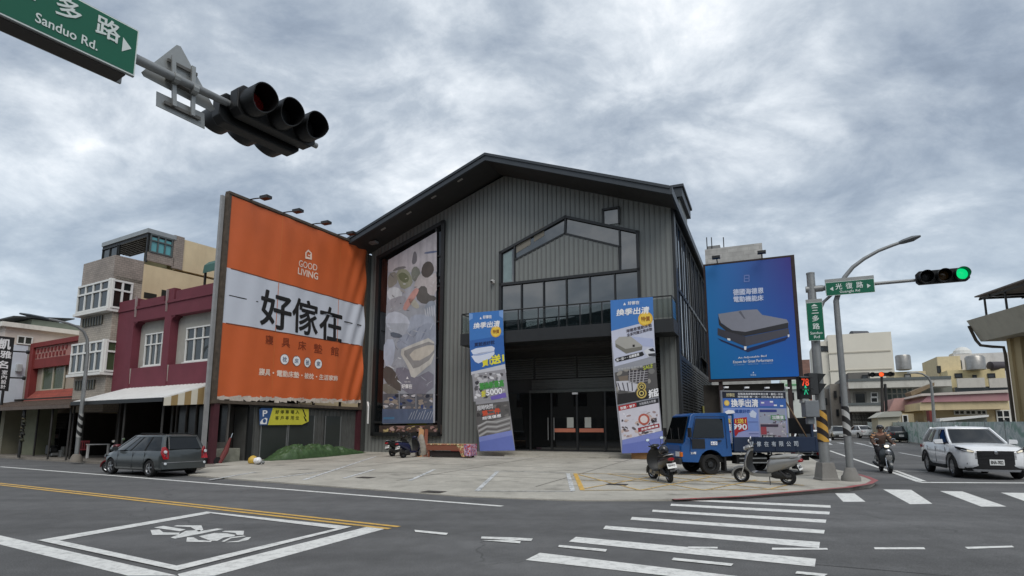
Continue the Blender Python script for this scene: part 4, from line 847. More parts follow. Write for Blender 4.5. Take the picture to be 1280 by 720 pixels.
# concrete block wall stub and things at the foot of the billboard column
mb = MB(); mb.bbox(-13.6, -13.05, -9.9, -8.6, .0, .72, M('old_block', (128, 128, 116), .9, var=.25, scale=4, bump=.3)); tag(mb.build('block_wall', bevel=.02), 'low stub of weathered concrete block wall between maroon column and shed', 'wall')
mb = MB(); p = G(268, 583, .08); mb.bbox(-13.5, -12.9, -11.0, -10.4, .0, .36, plasticb); tag(mb.build('crate', bevel=.03), 'low black crate under the white cone by the maroon column', 'crate')
cn = B(-13.2, -10.7, .37); mb = MB(); mb.rev(cn, ZD, [(0, .19), (.03, .19), (.05, .14), (.55, .04), (.57, .0)], M('white_cone', (206, 206, 202), .6, var=.1), 16); tag(mb.build('traffic_cone', smooth=40), 'faded white traffic cone standing on the black crate', 'cone')
mb = MB(); q = B(-12.8, -9.9, .1)
mb.tube([q, q + ZD * .5 + VD * .3, q + ZD * 1.1 + VD * .5], [.1, .12, .04], M('dark_red_plastic', (104, 42, 40), .5, var=.2), 8); mb.tube([q + ZD * .9 + VD * .45, q + ZD * 1.3 + VD * .6], .025, chrome, 6); mb.cyl(q - VD * .1 + ZD * .1 - UD * .05, q - VD * .1 + ZD * .1 + UD * .05, .18, rubber); tag(mb.build('handcart'), 'dark red hand cart leaning in the gap beside the block wall stub', 'cart')
# ================================================================ HOUSES ON THE LEFT
def nq(x, y, n): q = onN(x, y, n); return q.dot(SD), q.z
def sq_(x, y, s): q = onS(x, y, s); return q.dot(SN), q.z
RSD = math.atan2(SD.y, SD.x)
wfr = M('white_window_frame', (222, 222, 218), .5, var=.04)
pane = glass('house_glass', (46, 52, 54), 1.6); pane_g = glass('green_house_glass', (70, 82, 60), 1.5, .1); teal = glass('teal_glass', (92, 160, 166), 1.5)
def nwin(par, s0, s1, z0, z1, n, cols, rows, gm, fm=wfr, fw=.06, sill=True, name='window', grid=None):
    mb = MB(); mb.qbox(s0, s1, n - .03, n + .02, z0, z1, gm); wo = mb.build(name, par)
    mb = MB()
    xs = [s0 + (s1 - s0) * k / cols for k in range(cols + 1)]; zs = [z0, z1] if rows == 1 else ([z0, z0 + (z1 - z0) * .66, z1] if rows == 2 else [z0 + (z1 - z0) * k / rows for k in range(rows + 1)])
    for x in xs: mb.qbox(x - fw / 2, x + fw / 2, n - .09, n - .03, z0, z1, fm)
    for z in zs: mb.qbox(s0 - fw / 2, s1 + fw / 2, n - .1, n - .035, z - fw / 2, z + fw / 2, fm)
    if sill: mb.qbox(s0 - .12, s1 + .12, n - .16, n - .02, z0 - .12, z0 - .04, fm)
    mb.build('frame', wo); return wo
def swin(par, n0, n1, z0, z1, s, cols, rows, gm, fm=wfr, fw=.06, name='window'):
    mb = MB(); mb.qbox(s - .02, s + .03, n0, n1, z0, z1, gm); wo = mb.build(name, par); mb = MB()
    for k in range(cols + 1): x = n0 + (n1 - n0) * k / cols; mb.qbox(s + .03, s + .09, x - fw / 2, x + fw / 2, z0, z1, fm)
    zs = [z0, z1] if rows == 1 else [z0, z0 + (z1 - z0) * .66, z1]
    for z in zs: mb.qbox(s + .035, s + .1, n0 - fw / 2, n1 + fw / 2, z - fw / 2, z + fw / 2, fm)
    mb.build('frame', wo); return wo
# ---- maroon house
nM = 15.5; sL, sR = nq(150, 380, nM)[0], -24.4
mw = M('maroon_render', (108, 48, 60), .8, var=.12, scale=1.2, bump=.12, dirt=.2, dirtcol=(74, 36, 44)); gw = M('pale_grey_render', (168, 166, 158), .85, var=.08, dirt=.25)
zt_, zb_ = 8.35, 3.55
mh = thing('maroon_house', 'low maroon painted house with two white framed windows in deep recesses', 'house', Q((sL + sR) / 2, 18, .1), RSD)
mb = MB(); mb.qbox(sL, -25.9, nM + .45, 27, 3.4, 7.9, mw)
mb.build('wall', mh)
bays = [(nq(166, 420, nM)[0], nq(205, 410, nM)[0]), (nq(213, 410, nM)[0], nq(270, 405, nM)[0])]
mb = MB()
zr0, zr1 = 4.7, 7.15
edges = [sL, bays[0][0], bays[0][1], bays[1][0], bays[1][1], sR]
for a, b_ in ((edges[0], edges[1]), (edges[2], edges[3]), (edges[4], edges[5])): mb.qbox(a, b_, nM, nM + .45, zb_, 7.9, mw)
for a, b_ in bays: mb.qbox(a, b_, nM, nM + .45, zr1, 7.9, mw); mb.qbox(a, b_, nM + .06, nM + .45, zb_, zr0, mw)
for a, b_ in bays:                                              # rounded reveals
    for s_, sg in ((a, 1),):
        for k in range(5): t = k / 5 * math.pi / 2; mb.qbox(s_, s_ + .3 * (1 - math.sin(t)), nM + .01, nM + .44, zr1 - .3 * (1 - math.cos(t)) - .07, zr1 - .3 * (1 - math.cos(t)), mw)
mb.build('front_wall', mh)
mb = MB()
for a, b_, h in ((sL, bays[0][0] + .25, .35), (bays[0][0] + .45, bays[0][1] - .2, .2), (bays[0][1] - .02, bays[1][0] + .12, .5), (bays[1][0] + .3, bays[1][1] - .3, .32), (bays[1][1] - .1, sR, .55)): mb.qbox(a, b_, nM - .02, nM + .3, 7.9, 8.05 + h, mw)
mb.qbox(sL, sR, nM - .05, nM + .02, 7.82, 7.95, mw); mb.build('parapet', mh)
mb = MB()
for a, b_ in bays: mb.qbox(a, b_, nM + .40, nM + .448, zr0, zr1, gw); mb.slab([Q(a, nM + .02, zr0), Q(a + .3, nM + .4, zr0 + .0), Q(a + .02, nM + .4, zr0 - .75), Q(a, nM + .05, zr0 - .8)], SD * .03, gw)
mb.build('recess_lining', mh)
for a, b_ in bays: nwin(mh, a + (b_ - a) * .26, b_ - .08, zr0 + .12, zr0 + 1.75, nM + .36, 4, 2, pane)
for s_ in (bays[0][0] + .1, bays[0][1] + .1, bays[1][1] - .05):
    mb = MB(); mb.slab([Q(s_, nM - .1, 8.5), Q(s_ + .12, nM - .1, 8.5), Q(s_ + .07, nM - .1, 7.4)], SN * .09, M('pale_drip', (150, 136, 134), .8, var=.1)); mb.build('spout', mh)
# roof terrace hut, tank and stair shelter behind the parapet
tk = Q(*nq(246, 362, 18), 0); mb = MB(); q = onN(242, 362, 17.5); mb.rev(V((q.x, q.y, 7.9)), ZD, [(0, .55), (.9, .55), (1.1, .4), (1.15, 0)], plasticb, 18); tag(mb.build('water_tank', smooth=40), 'black round water tank on the roof of the maroon house', 'tank')
mb = MB(); q = onN(258, 340, 18.5); s0 = q.dot(SD)
st = thing('roof_shelter', 'green curved canopy shelter on the maroon house roof beside the billboard', 'shelter', Q(s0 + 1, 19.5, 7.9), RSD)
mb = MB(); prof = [(18.3, 10.3), (18.35, 10.7), (18.6, 10.95), (19.0, 11.05), (22, 11.3)]
for i in range(4): mb.slab([Q(s0, prof[i][0], prof[i][1]), Q(s0 + 3, prof[i][0], prof[i][1]), Q(s0 + 3, prof[i + 1][0], prof[i + 1][1]), Q(s0, prof[i + 1][0], prof[i + 1][1])], ZD * .08, M('green_canopy', (58, 96, 88), .5, var=.1))
mb.build('canopy', st); mb = MB(); mb.qbox(s0 + .05, s0 + .15, 18.35, 18.45, 7.9, 10.5, blackm); mb.build('post', st); mb = MB(); mb.qbox(s0 + .3, s0 + 3, 20, 21.8, 7.9, 10.6, M('hut_wall', (104, 96, 84), .8, var=.1)); mb.build('wall', st)
# ---- tan tiled house with bays and rooftop greenhouse
sT = sL - .12; nT = onS(139, 345, sT).dot(SN)
tile = tilemat('tan_wall_tile', (178, 168, 154), (140, 132, 122), .24, .12); tile2 = tilemat('brown_wall_tile', (158, 146, 136), (122, 114, 106), .24, .12)
crw = M('cream_render', (216, 198, 162), .85, var=.08, scale=.8, dirt=.35, dirtcol=(150, 124, 92))
sT0 = nq(99, 360, nT)[0]; zTop = sq_(139.6, 317.3, sT)[1]; nE = sq_(180, 331, sT)[0]
th = thing('tan_house', 'four storey tan tiled house with white bay windows and a glazed rooftop sunroom', 'house', Q((sT0 + sT) / 2, nT + 5, .1), RSD)
z2 = sq_(139, 384, sT)[1]; z2t = sq_(139, 350, sT)[1]; z1 = nq(137, 462, nT)[1]; z1t = nq(137, 425, nT)[1]
mb = MB(); mb.qbox(sT0, sT, nT + .25, nE, 2.5, z2t + .3, tile); mb.qbox(sT0, sT, nT + .1, nE, z2t + .1, zTop, tile2); mb.qbox(sT0, sT + .0, nE, 34, 2.5, sq_(181, 330, sT)[1], crw)
mb.build('wall', th)
for z_b in (z2, z1): mb = MB(); mb.qbox(sT0 - .1, sT + .12, nT - .12, nE - .6, z_b - .22, z_b - .08, wfr); mb.build('bay_sill', th)
nwin(th, sT0 + .1, sT - .05, z2, z2t, nT + .02, 4, 2, pane, fw=.1, sill=False, name='bay_window'); nwin(th, sT0 + .1, sT - .05, z1, z1t, nT + .02, 5, 2, pane, fw=.1, sill=False, name='bay_window')
nW = sq_(164, 355, sT)[0]
swin(th, nT + .1, nW, z2, z2t, sT + .05, 2, 2, glass('dark_house_glass', (34, 34, 34), 1.5), fw=.1, name='bay_window'); swin(th, nT + .1, nW, z1, z1t, sT + .05, 2, 2, pane_g, fw=.1, name='bay_window')
for za_2, zb_2 in ((z2 - .1, z2t + .1), (z1 - .1, z1t + .1)): mb = MB(); mb.qbox(sT - .12, sT + .1, nT - .05, nT + .17, za_2, zb_2, wfr); mb.build('bay_corner', th)
for (xa, ya, xb, yb) in ((99, 401, 123, 393), (89, 485, 113, 474)):
    a, b_ = nq(xa, ya, nT), nq(xb, yb, nT); mb = MB(); mb.qbox(a[0], b_[0], nT + .2, nT + .25, b_[1] - .5, b_[1], glass('vent_dark', (50, 52, 48), 1.4, .3)); 
    for k in range(8): s_ = a[0] + (b_[0] - a[0]) * k / 7; mb.qbox(s_ - .02, s_ + .02, nT + .16, nT + .2, b_[1] - .5, b_[1], M('old_grille', (120, 118, 108), .7, var=.1))
    mb.build('grille', th)
# penthouse and sunroom
nP = sq_(187, 284, sT)[0]; zP = sq_(187, 285, sT)[1]; nP2 = sq_(220, 292, sT)[0]; zPar = zTop
mb = MB(); mb.qbox(sT0 + 1, sT, nP2 + .2, 34, zPar, zP - .1, crw); mb.build('penthouse_wall', th)
mb = MB(); mb.qbox(sT - .06, sT + .06, nP2 - .1, nP2 + .5, zPar, zP, tile2); mb.qbox(sT - .06, sT + .06, nP, nP2, zPar + .1, zPar + .6, tile2); mb.build('sunroom_surround', th)
swin(th, nP + .1, nP2 - .2, zPar + .65, zP - .35, sT, 3, 2, teal, M('grey_frame', (84, 92, 92), .5, var=.05), .08, name='sunroom_window')
sG = nq(130, 307, nP)[0]
mb = MB(); mb.qbox(sG, sT + .1, nP - .12, nP2, zP - .3, zP - .05, M('sunroom_eave', (150, 156, 158), .5, .2, var=.08)); mb.build('sunroom_eave', th)
mb = MB()
for k in range(9): n_ = nP + (nP2 - nP) * k / 8; mb.qbox(sG, sT, n_ - .04, n_ + .04, zP - .5, zP - .31, blackm)
for k in range(7): s_ = sG + (sT - sG) * k / 6; mb.qbox(s_ - .04, s_ + .04, nP, nP2, zP - .48, zP - .32, blackm)
for s_ in (sG + .05, sG + (sT - sG) * .2, sG + (sT - sG) * .38, sT - .05): mb.qbox(s_ - .05, s_ + .05, nP - .05, nP + .05, zPar, zP - .3, blackm)
mb.build('sunroom_frame', th)
nwin(th, sG + .1, sG + (sT - sG) * .36, zPar - .1, zP - .5, nP, 2, 1, pane, blackm, .06, False, 'sunroom_window')
mb = MB(); mb.qbox(sT - 3.2, sT - .5, nP2 - .1, nP2 + .2, zPar, zP - .3, M('sunroom_back', (150, 144, 110), .8, var=.1)); mb.build('sunroom_wall', th)
for x0, y0, x1, y1 in ((180, 365, 195, 375), (202, 362, 210, 372)):
    a, b_ = sq_(x0, y0, sT), sq_(x1, y1, sT); mb = MB(); mb.qbox(sT, sT + .02, a[0], b_[0], b_[1], a[1], glass('vent_dark')); mb.build('vent_window', th)
# ---- small red house
nR = 16.6; a, b_ = nq(43, 431, nR), nq(91, 500, nR); redm = M('dark_red_render', (122, 44, 42), .75, var=.12, dirt=.2, dirtcol=(80, 34, 34)); buff = M('buff_render', (168, 156, 140), .8, var=.08, dirt=.25)
rh = thing('red_house', 'narrow two storey house with a dark red frame around one wide window', 'house', Q((a[0] + b_[0]) / 2, 20, .1), RSD)
zr = nq(44, 430, nR)[1]; mb = MB(); mb.qbox(a[0], sT0, nR + .2, 26, 2.6, zr - .1, buff); mb.build('wall', rh)
mb = MB(); mb.qbox(a[0], a[0] + .5, nR - .2, nR + .2, 2.6, zr, redm); mb.qbox(a[0] + .5, sT0, nR - .2, nR + .2, zr - .3, zr, redm); mb.qbox(a[0] + .5, sT0, nR - .1, nR + .2, zr - 1.7, zr - 1.1, redm); mb.build('red_surround', rh)
mb = MB(); mb.qbox(a[0] + .5, sT0, nR - .05, nR + .2, zr - 1.1, zr - .3, M('red_breeze_block', (168, 120, 112), .8, var=.15))
for k in range(9): s_ = a[0] + .6 + k * .5; mb.qbox(s_, s_ + .2, nR - .1, nR - .05, zr - 1.0, zr - .75, redm); mb.qbox(s_ + .2, s_ + .4, nR - .1, nR - .05, zr - .65, zr - .4, redm)
mb.build('breeze_blocks', rh)
c, d = nq(52, 459, nR), nq(76, 486, nR); nwin(rh, c[0], d[0], d[1], c[1], nR + .18, 2, 1, pane_g, M('pale_frame', (176, 168, 150), .6, var=.05), .12)
mb = MB(); c, d = nq(41, 491, nR - .3), nq(84, 500, nR - .3); rt = tilemat('red_roof_tile', (150, 66, 48), (104, 44, 34), .3, .22)
mb.slab([Q(c[0], nR - 1.0, c[1] - .9), Q(sT0, nR - 1.0, c[1] - .9), Q(sT0, nR - .1, c[1] + .05), Q(c[0], nR - .1, c[1] + .05)], ZD * .08, rt); mb.build('roof_skirt', rh)
# ---- white house far left
whm = M('pinkish_white_render', (212, 200, 190), .85, var=.06, dirt=.22, dirtcol=(150, 138, 126))
sW = a[0] - .05; whh = thing('white_house', 'pale pinkish white house with a flat overhanging roof at the far left', 'house', Q(sW - 5, 20, .1), RSD)
zw = sq_(50, 408, sW)[1]; mb = MB(); mb.qbox(sW - 10, sW - .02, 15, 36, .1, zw - .3, whm); mb.build('wall', whh)
mb = MB(); mb.qbox(sW - 10.4, sW + .3, 14.7, 36.4, zw - .3, zw, M('white_slab', (220, 216, 208), .8, var=.06, dirt=.3)); mb.build('roof_slab', whh)
for x0, y0, x1, y1 in ((22, 420, 39, 431), (72, 426, 82, 433), (84, 427, 94, 434)):
    c, d = sq_(x0, y0, sW), sq_(x1, y1, sW); swin(whh, c[0], d[0], d[1], c[1], sW - .02, 2, 1, pane, fw=.07)
mb = MB(); mb.qbox(sW - 8, sW - .8, 16.6, 22, zw, zw + .55, M('green_roof_shed', (112, 120, 108), .7, var=.15)); mb.build('roof_shed', whh)
mb = MB(); mb.slab([Q(sW - 9, 15.5, zw + .5), Q(sW - .6, 15.5, zw + .5), Q(sW - .6, 19, zw + .9), Q(sW - 9, 19, zw + .9)], ZD * .08, M('dark_sheet', (58, 60, 62), .5, var=.15)); mb.build('sheet_roof', whh)
mb = MB(); mb.qbox(sW - .1, sW + .03, 15.06, 16.3, .1, sq_(30, 432, sW)[1], M('bluish_white_render', (206, 214, 224), .8, var=.05, dirt=.15)); mb.build('lower_wall', whh); mb = MB(); mb.qbox(sW - .3, sW + .02, 16.3, 16.42, .1, sq_(40, 430, sW)[1], M('grey_pier_render', (160, 156, 148), .85, var=.08)); mb.build('pier', whh)
c = sq_(19, 455, sW); mb = MB(); mb.qbox(sW + .03, sW + .3, c[0], c[0] + .3, c[1] - .5, c[1], M('wall_unit', (176, 180, 182), .5, var=.05)); mb.build('air_conditioner', whh, bevel=.03)
# ---- vertical black shop sign on brackets
sS = nq(18, 440, 14.6)[0]; vs = thing('vertical_sign', 'tall black vertical shop sign with white brush lettering at the left edge', 'sign', onS(10, 490, sS), math.atan2(SN.y, SN.x))
va = Art(SD * sS, SN, ZD, SD)
mb = MB(); o_ = va.px; mb.slab([va.px(-8, 419), va.px(18.5, 422), va.px(10.5, 489), va.px(-10, 487)], SD * -.14, M('black_sign_face', (32, 32, 34), .5, var=.1)); mb.build('board', vs)
def cs(x, y): return (x * .1667, 390 + y * .1667)
va.mb = MB()
for ch, q in (('凱', (-10, 198, 82, 282)), ('雅', (5, 288, 86, 350)), ('名', (-15, 362, 62, 425))): va.quad(ch, cs(q[0], q[1]), cs(q[2], q[1] + 8), cs(q[2] - 6, q[3]), cs(q[0] - 6, q[3] - 8), inkw, 2, .03)
for i, ch in enumerate('室內設計'): va.quad(ch, cs(15 - i * 3, 436 + i * 36), cs(58 - i * 5, 438 + i * 36), cs(54 - i * 5, 468 + i * 36), cs(12 - i * 3, 466 + i * 36), inkw, 2, .02)
va.mb.build('lettering', vs)
for (x0, y0, x1, y1) in ((17, 439, 34, 440), (13, 472, 29, 472.5)):
    p, q = va.px(x0, y0), va.px(x1, y1); mb = MB(); mb.cyl(p - SD * .07, q - SD * .07, .045, blackm); mb.cyl(q - SD * .07, q - SD * .07 + SN * .12, .12, blackm); mb.build('bracket', vs)
p = va.px(4, 488); mb = MB(); mb.cyl(V((p.x, p.y, .1)), p, .07, blackm); mb.build('post', vs)
# ---- canopies and the dark arcade under them
nC = 13.25
def canopy(name, label, s0, s1, zf, zbk, m, posts, fm):
    t = thing(name, label, 'canopy', Q((s0 + s1) / 2, 14.5, .1), RSD); mb = MB(); nrib = int((s1 - s0) / .3)
    for k in range(nrib):
        a, b_ = s0 + (s1 - s0) * k / nrib, s0 + (s1 - s0) * (k + 1) / nrib; d = (b_ - a)
        mb.slab([Q(a, nC, zf), Q(a + d * .65, nC, zf), Q(a + d * .65, 15.9, zbk), Q(a, 15.9, zbk)], ZD * .03, m); mb.slab([Q(a + d * .65, nC, zf), Q(b_, nC, zf), Q(b_, 15.9, zbk), Q(a + d * .65, 15.9, zbk)], ZD * .06, m)
    mb.build('sheet_roof', t); mb = MB(); mb.qbox(s0, s1, nC - .06, nC - .005, zf - .14, zf + .03, fm)
    for k in range(6): s_ = s0 + .1 + (s1 - s0 - .2) * k / 5; mb.slab([Q(s_ - .03, nC, zf - .12), Q(s_ + .03, nC, zf - .12), Q(s_ + .03, 15.8, zbk - .12), Q(s_ - .03, 15.8, zbk - .12)], ZD * .1, fm)
    mb.build('canopy_frame', t)
    for x, n_ in posts:
        q = onN(x, 560, n_); mb = MB(); mb.cyl(V((q.x, q.y, .1)), V((q.x, q.y, zf + (zbk - zf) * (n_ - nC) / 2.65 - .02)), .045, M('dark_post', (62, 60, 58), .6, .3, var=.15)); mb.build('post', t)
    return t
cS0 = nq(90, 503, nC)[0]; cS1 = nq(205, 498, nC)[0]; brc = M('brown_sheet', (98, 84, 74), .6, .2, var=.2)
wc = canopy('white_canopy', 'white sheet metal canopy with a striped side valance above the parked dark car', cS0, cS1, 2.86, 3.75, M('white_sheet', (224, 224, 222), .5, var=.05, dirt=.12), ((152, 13.6), (146, 14.5), (200, 13.6), (212, 14.4)), blackm)
canopy('brown_canopy', 'long low brown metal canopy in front of the open shopfronts at the far left', nq(5, 507, nC)[0] - 12, cS0 - .05, 2.74, 3.3, brc, ((24, 13.4), (43, 14.6), (61, 13.5), (84, 13.5), (88, 13.9)), brc)
mb = MB(); sv1 = M('valance_white', (206, 200, 184), .8, var=.05); sv2 = M('valance_tan', (150, 126, 84), .8, var=.08)
for k in range(9):
    n0, n1 = nC + k * .28, nC + (k + 1) * .28; f = lambda n_: 2.86 + (n_ - nC) * .336; mb.slab([Q(cS1 + .01, n0, 2.55 + .02 * k), Q(cS1 + .01, n1, 2.55 + .02 * (k + 1)), Q(cS1 + .01, n1, f(n1)), Q(cS1 + .01, n0, f(n0))], SD * .03, (sv1, sv2)[k % 2])
mb.build('valance', wc)
# ground floor behind: dark open shop with roller shutters
arc = thing('open_shopfront', 'dark open shop interior with shutters under the canopies', 'shopfront', Q(-31, 20, .1), RSD)
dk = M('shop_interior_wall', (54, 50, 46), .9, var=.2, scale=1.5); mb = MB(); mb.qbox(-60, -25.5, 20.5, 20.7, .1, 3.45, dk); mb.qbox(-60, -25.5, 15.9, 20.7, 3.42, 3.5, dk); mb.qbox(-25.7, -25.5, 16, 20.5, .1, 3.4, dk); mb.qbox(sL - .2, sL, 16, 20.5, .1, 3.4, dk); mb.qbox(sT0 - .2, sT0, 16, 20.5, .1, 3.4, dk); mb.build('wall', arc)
mb = MB(); s0, s1 = nq(50, 530, 18)[0], nq(84, 530, 18)[0]
for k in range(16): z = .15 + k * .19; mb.qbox(s0, s1, 17.95 + .03 * (k % 2), 18.05, z, z + .18, M('dull_shutter', (84, 82, 78), .6, .3, var=.2))
mb.build('roller_shutter', arc)
mb = MB(); s0, s1 = nq(12, 530, 16)[0], nq(31, 530, 16)[0]; mb.qbox(s0, s1, 15.9, 16.1, 2.2, 3.0, M('pale_shutter_box', (150, 150, 138), .7, var=.1)); mb.qbox(s0, s0 + .25, 15.9, 16.1, .1, 2.2, M('red_pier', (120, 60, 52), .8, var=.15)); mb.build('shutter_box', arc)
mb = MB(); s0, s1 = nq(30, 540, 15)[0], nq(44, 540, 15)[0]; mb.qbox(s0, s1, 15, 16, .1, 2.95, M('olive_pier', (128, 130, 108), .85, var=.1)); mb.build('pier', arc)
mb = MB(); s0, s1 = nq(-12, 540, 14.6)[0], nq(4, 540, 14.6)[0]; mb.qbox(s0, s1, 14.6, 15.6, .1, 3.0, M('buff_pier', (150, 146, 126), .85, var=.1)); mb.build('pier', arc)
mb = MB(); s0, s1 = nq(220, 540, 16.2)[0], -24.4
s1 = -24.6; mb.qbox(s0, s1, 16.2, 16.3, .1, 1.0, M('low_grey_panel', (104, 100, 94), .7, var=.15)); mb.qbox(s0, s1, 16.22, 16.26, 1.0, 2.7, glass('shopfront_glass', (26, 26, 26), 1.4, .2))
for k in range(6): s_ = s0 + (s1 - s0) * k / 5; mb.qbox(s_ - .04, s_ + .04, 16.15, 16.22, .1, 2.8, M('dull_frame', (92, 88, 84), .6, var=.1))
mb.build('glazed_partition', arc)
# clutter inside: shelves of goods, machine, stools
rr = random.Random(12)
sh = thing('goods_shelf', 'dark shelving stacked with goods inside the open shop', 'shelf', Q(nq(66, 555, 16.8)[0], 16.8, .1), RSD)
mb = MB(); s0 = nq(66, 555, 16.8)[0]
for z in (.1, .55, 1.0, 1.45): mb.qbox(s0 - 1.5, s0 + 1.3, 16.6, 17.1, z, z + .04, blackm)
for s_ in (-1.5, -.1, 1.26): mb.qbox(s0 + s_, s0 + s_ + .05, 16.6, 17.1, .1, 1.6, blackm)
mb.build('rack', sh)
mb = MB()
for k in range(34):
    x, z = s0 + rr.uniform(-1.4, 1.1), rr.choice((.14, .59, 1.04)); w_ = rr.uniform(.12, .3); mb.qbox(x, x + w_, 16.62, 16.95, z, z + rr.uniform(.1, .32), M('goods_%d' % (k % 5), ((88, 84, 80), (120, 114, 100), (58, 56, 58), (96, 70, 60), (140, 140, 138))[k % 5], .7, var=.15))
g_ = mb.build('goods', sh); g_['kind'] = 'stuff'
mb = MB(); q = onN(75, 570, 14.8); rr = random.Random(5)
for k in range(8): c = V((q.x + rr.uniform(-.6, .6), q.y + rr.uniform(-.3, .3), .1)); mb.obox(c + ZD * rr.uniform(.1, .4), SD * rr.uniform(.06, .2), SN * .15, ZD * rr.uniform(.06, .25), rr.choice([plasticb, galv, M('old_machine', (92, 92, 88), .6, .3, var=.2)]))
tag(mb.build('scrap_heap', bevel=.01), 'heap of grey metal odds and ends on the pavement inside the arcade', 'scrap heap')
# red plastic chair and white table
def chair():
    q = onN(104, 568, 15); q.z = .1; t = thing('plastic_chair', 'pink red plastic chair standing beside the striped lamp post', 'chair', q, .6)
    pr = M('red_plastic', (176, 72, 78), .5, var=.08); T = lmat(q, .6)
    mb = MB(T); mb.box(-.22, .22, -.22, .22, .4, .44, pr); mb.build('seat', t)
    mb = MB(T)
    for k in range(5): mb.box(-.2 + k * .09, -.15 + k * .09, .2, .23, .44, .8, pr)
    mb.box(-.22, .22, .2, .24, .8, .88, pr); mb.build('backrest', t)
    for x in (-.2, .17):
        for y in (-.2, .17): mb = MB(T); mb.box(x, x + .04, y, y + .04, 0, .4, pr); mb.build('leg', t)
        mb = MB(T); mb.box(x, x + .04, -.2, .2, .6, .64, pr); mb.build('armrest', t)
chair()
q = onN(122, 568, 15.2); q.z = .1; t = thing('side_table', 'plain white table in the shade of the white canopy', 'table', q, 0); T = lmat(q, .5)
mb = MB(T); mb.box(-.5, .5, -.3, .3, .68, .72, white); mb.build('tabletop', t)
for x in (-.46, .4):
    for y in (-.27, .2): mb = MB(T); mb.box(x, x + .06, y, y + .06, 0, .68, white); mb.build('leg', t)
# ---- striped lamp post on the left pavement
def stripemat(name, c1, c2, per, slant=1.0):
    if name in MATS: return MATS[name]
    m = M(name, c1, .5, var=0); t = m.node_tree; bs = t.nodes['Principled BSDF']; nn = t.nodes.new; ln = t.links.new
    tcn = nn('ShaderNodeTexCoord'); s = nn('ShaderNodeSeparateXYZ'); ln(tcn.outputs['Object'], s.inputs[0])
    k = nn('ShaderNodeMath'); k.operation = 'MULTIPLY_ADD'; ln(s.outputs[0], k.inputs[0]); k.inputs[1].default_value = slant; ln(s.outputs[2], k.inputs[2])
    d = nn('ShaderNodeMath'); d.operation = 'DIVIDE'; ln(k.outputs[0], d.inputs[0]); d.inputs[1].default_value = per; fr_ = nn('ShaderNodeMath'); fr_.operation = 'FRACT'; ln(d.outputs[0], fr_.inputs[0])
    g = nn('ShaderNodeMath'); g.operation = 'GREATER_THAN'; ln(fr_.outputs[0], g.inputs[0]); g.inputs[1].default_value = .5
    mxn = nn('ShaderNodeMix'); mxn.data_type = 'RGBA'; ln(g.outputs[0], mxn.inputs['Factor']); mxn.inputs['A'].default_value = srgb(*c1); mxn.inputs['B'].default_value = srgb(*c2); ln(mxn.outputs['Result'], bs.inputs['Base Color']); return m
lb = G(95, 577, .1); lp = thing('street_lamp', 'grey curved arm street lamp with a striped foot on the left pavement', 'street lamp', lb, 0)
nrm = V((-SN.y, SN.x, 0))
def lpx(x, y): return PL(x, y, lb, nrm)
top_ = lpx(110, 428); ht = top_.z
pth = [lb, lb + ZD * 2, V((lb.x, lb.y, ht - .6))] + [PL(x, y, lb, SD) for x, y in ((109, 424), (105, 415), (97, 408.5), (85, 404), (70, 400.5), (57, 398))]
mb = MB(); mb.tube(pth, [.1, .095, .075, .07, .06, .055, .05, .05, .045], galv, 10); mb.build('pole', lp, smooth=50)
e_ = pth[-1]; d_ = (pth[-1] - pth[-2]).normalized(); mb = MB(); mb.loft([[e_ + d_ * t + nrm * w_ * math.cos(k * .785) + d_.cross(nrm) * h_ * math.sin(k * .785) for k in range(8)] for t, w_, h_ in ((-.1, .06, .05), (.1, .14, .07), (.6, .16, .07), (.95, .08, .04))], M('lamp_head', (84, 92, 98), .5, .2, var=.1)); mb.build('lamp_head', lp, smooth=50)
mb = MB(); mb.cyl(lb + ZD * 1.1, lb + ZD * 2.2, .106, stripemat('black_white_wrap', (160, 160, 158), (30, 30, 30), .36, 1.1), .104); mb.build('reflective_wrap', lp, smooth=40)
mb = MB(); mb.rev(lb, ZD, [(0, .26), (.12, .24), (.3, .17), (.34, .13)], M('lamp_footing', (120, 114, 106), .9, var=.2, bump=.3), 12); mb.build('footing', lp, smooth=40)
q = G(24, 572, .1); mb = MB(); mb.cyl(q, q + ZD * 2.6, .05, blackm)
for k in range(9): rr = random.Random(k); mb.rev(q + ZD * (.9 + k * .16) + SD * rr.uniform(-.1, .1), V((.4, .2, 1)), [(-.12, .01), (0, .12), (.12, .01)], M('bag_on_post_%d' % (k % 3), ((52, 54, 40), (70, 64, 44), (34, 36, 34))[k % 3], .8, var=.2), 7)
tag(mb.build('hanging_goods', smooth=60), 'dark bags and goods hanging on a thin post before the olive pier', 'hanging goods')
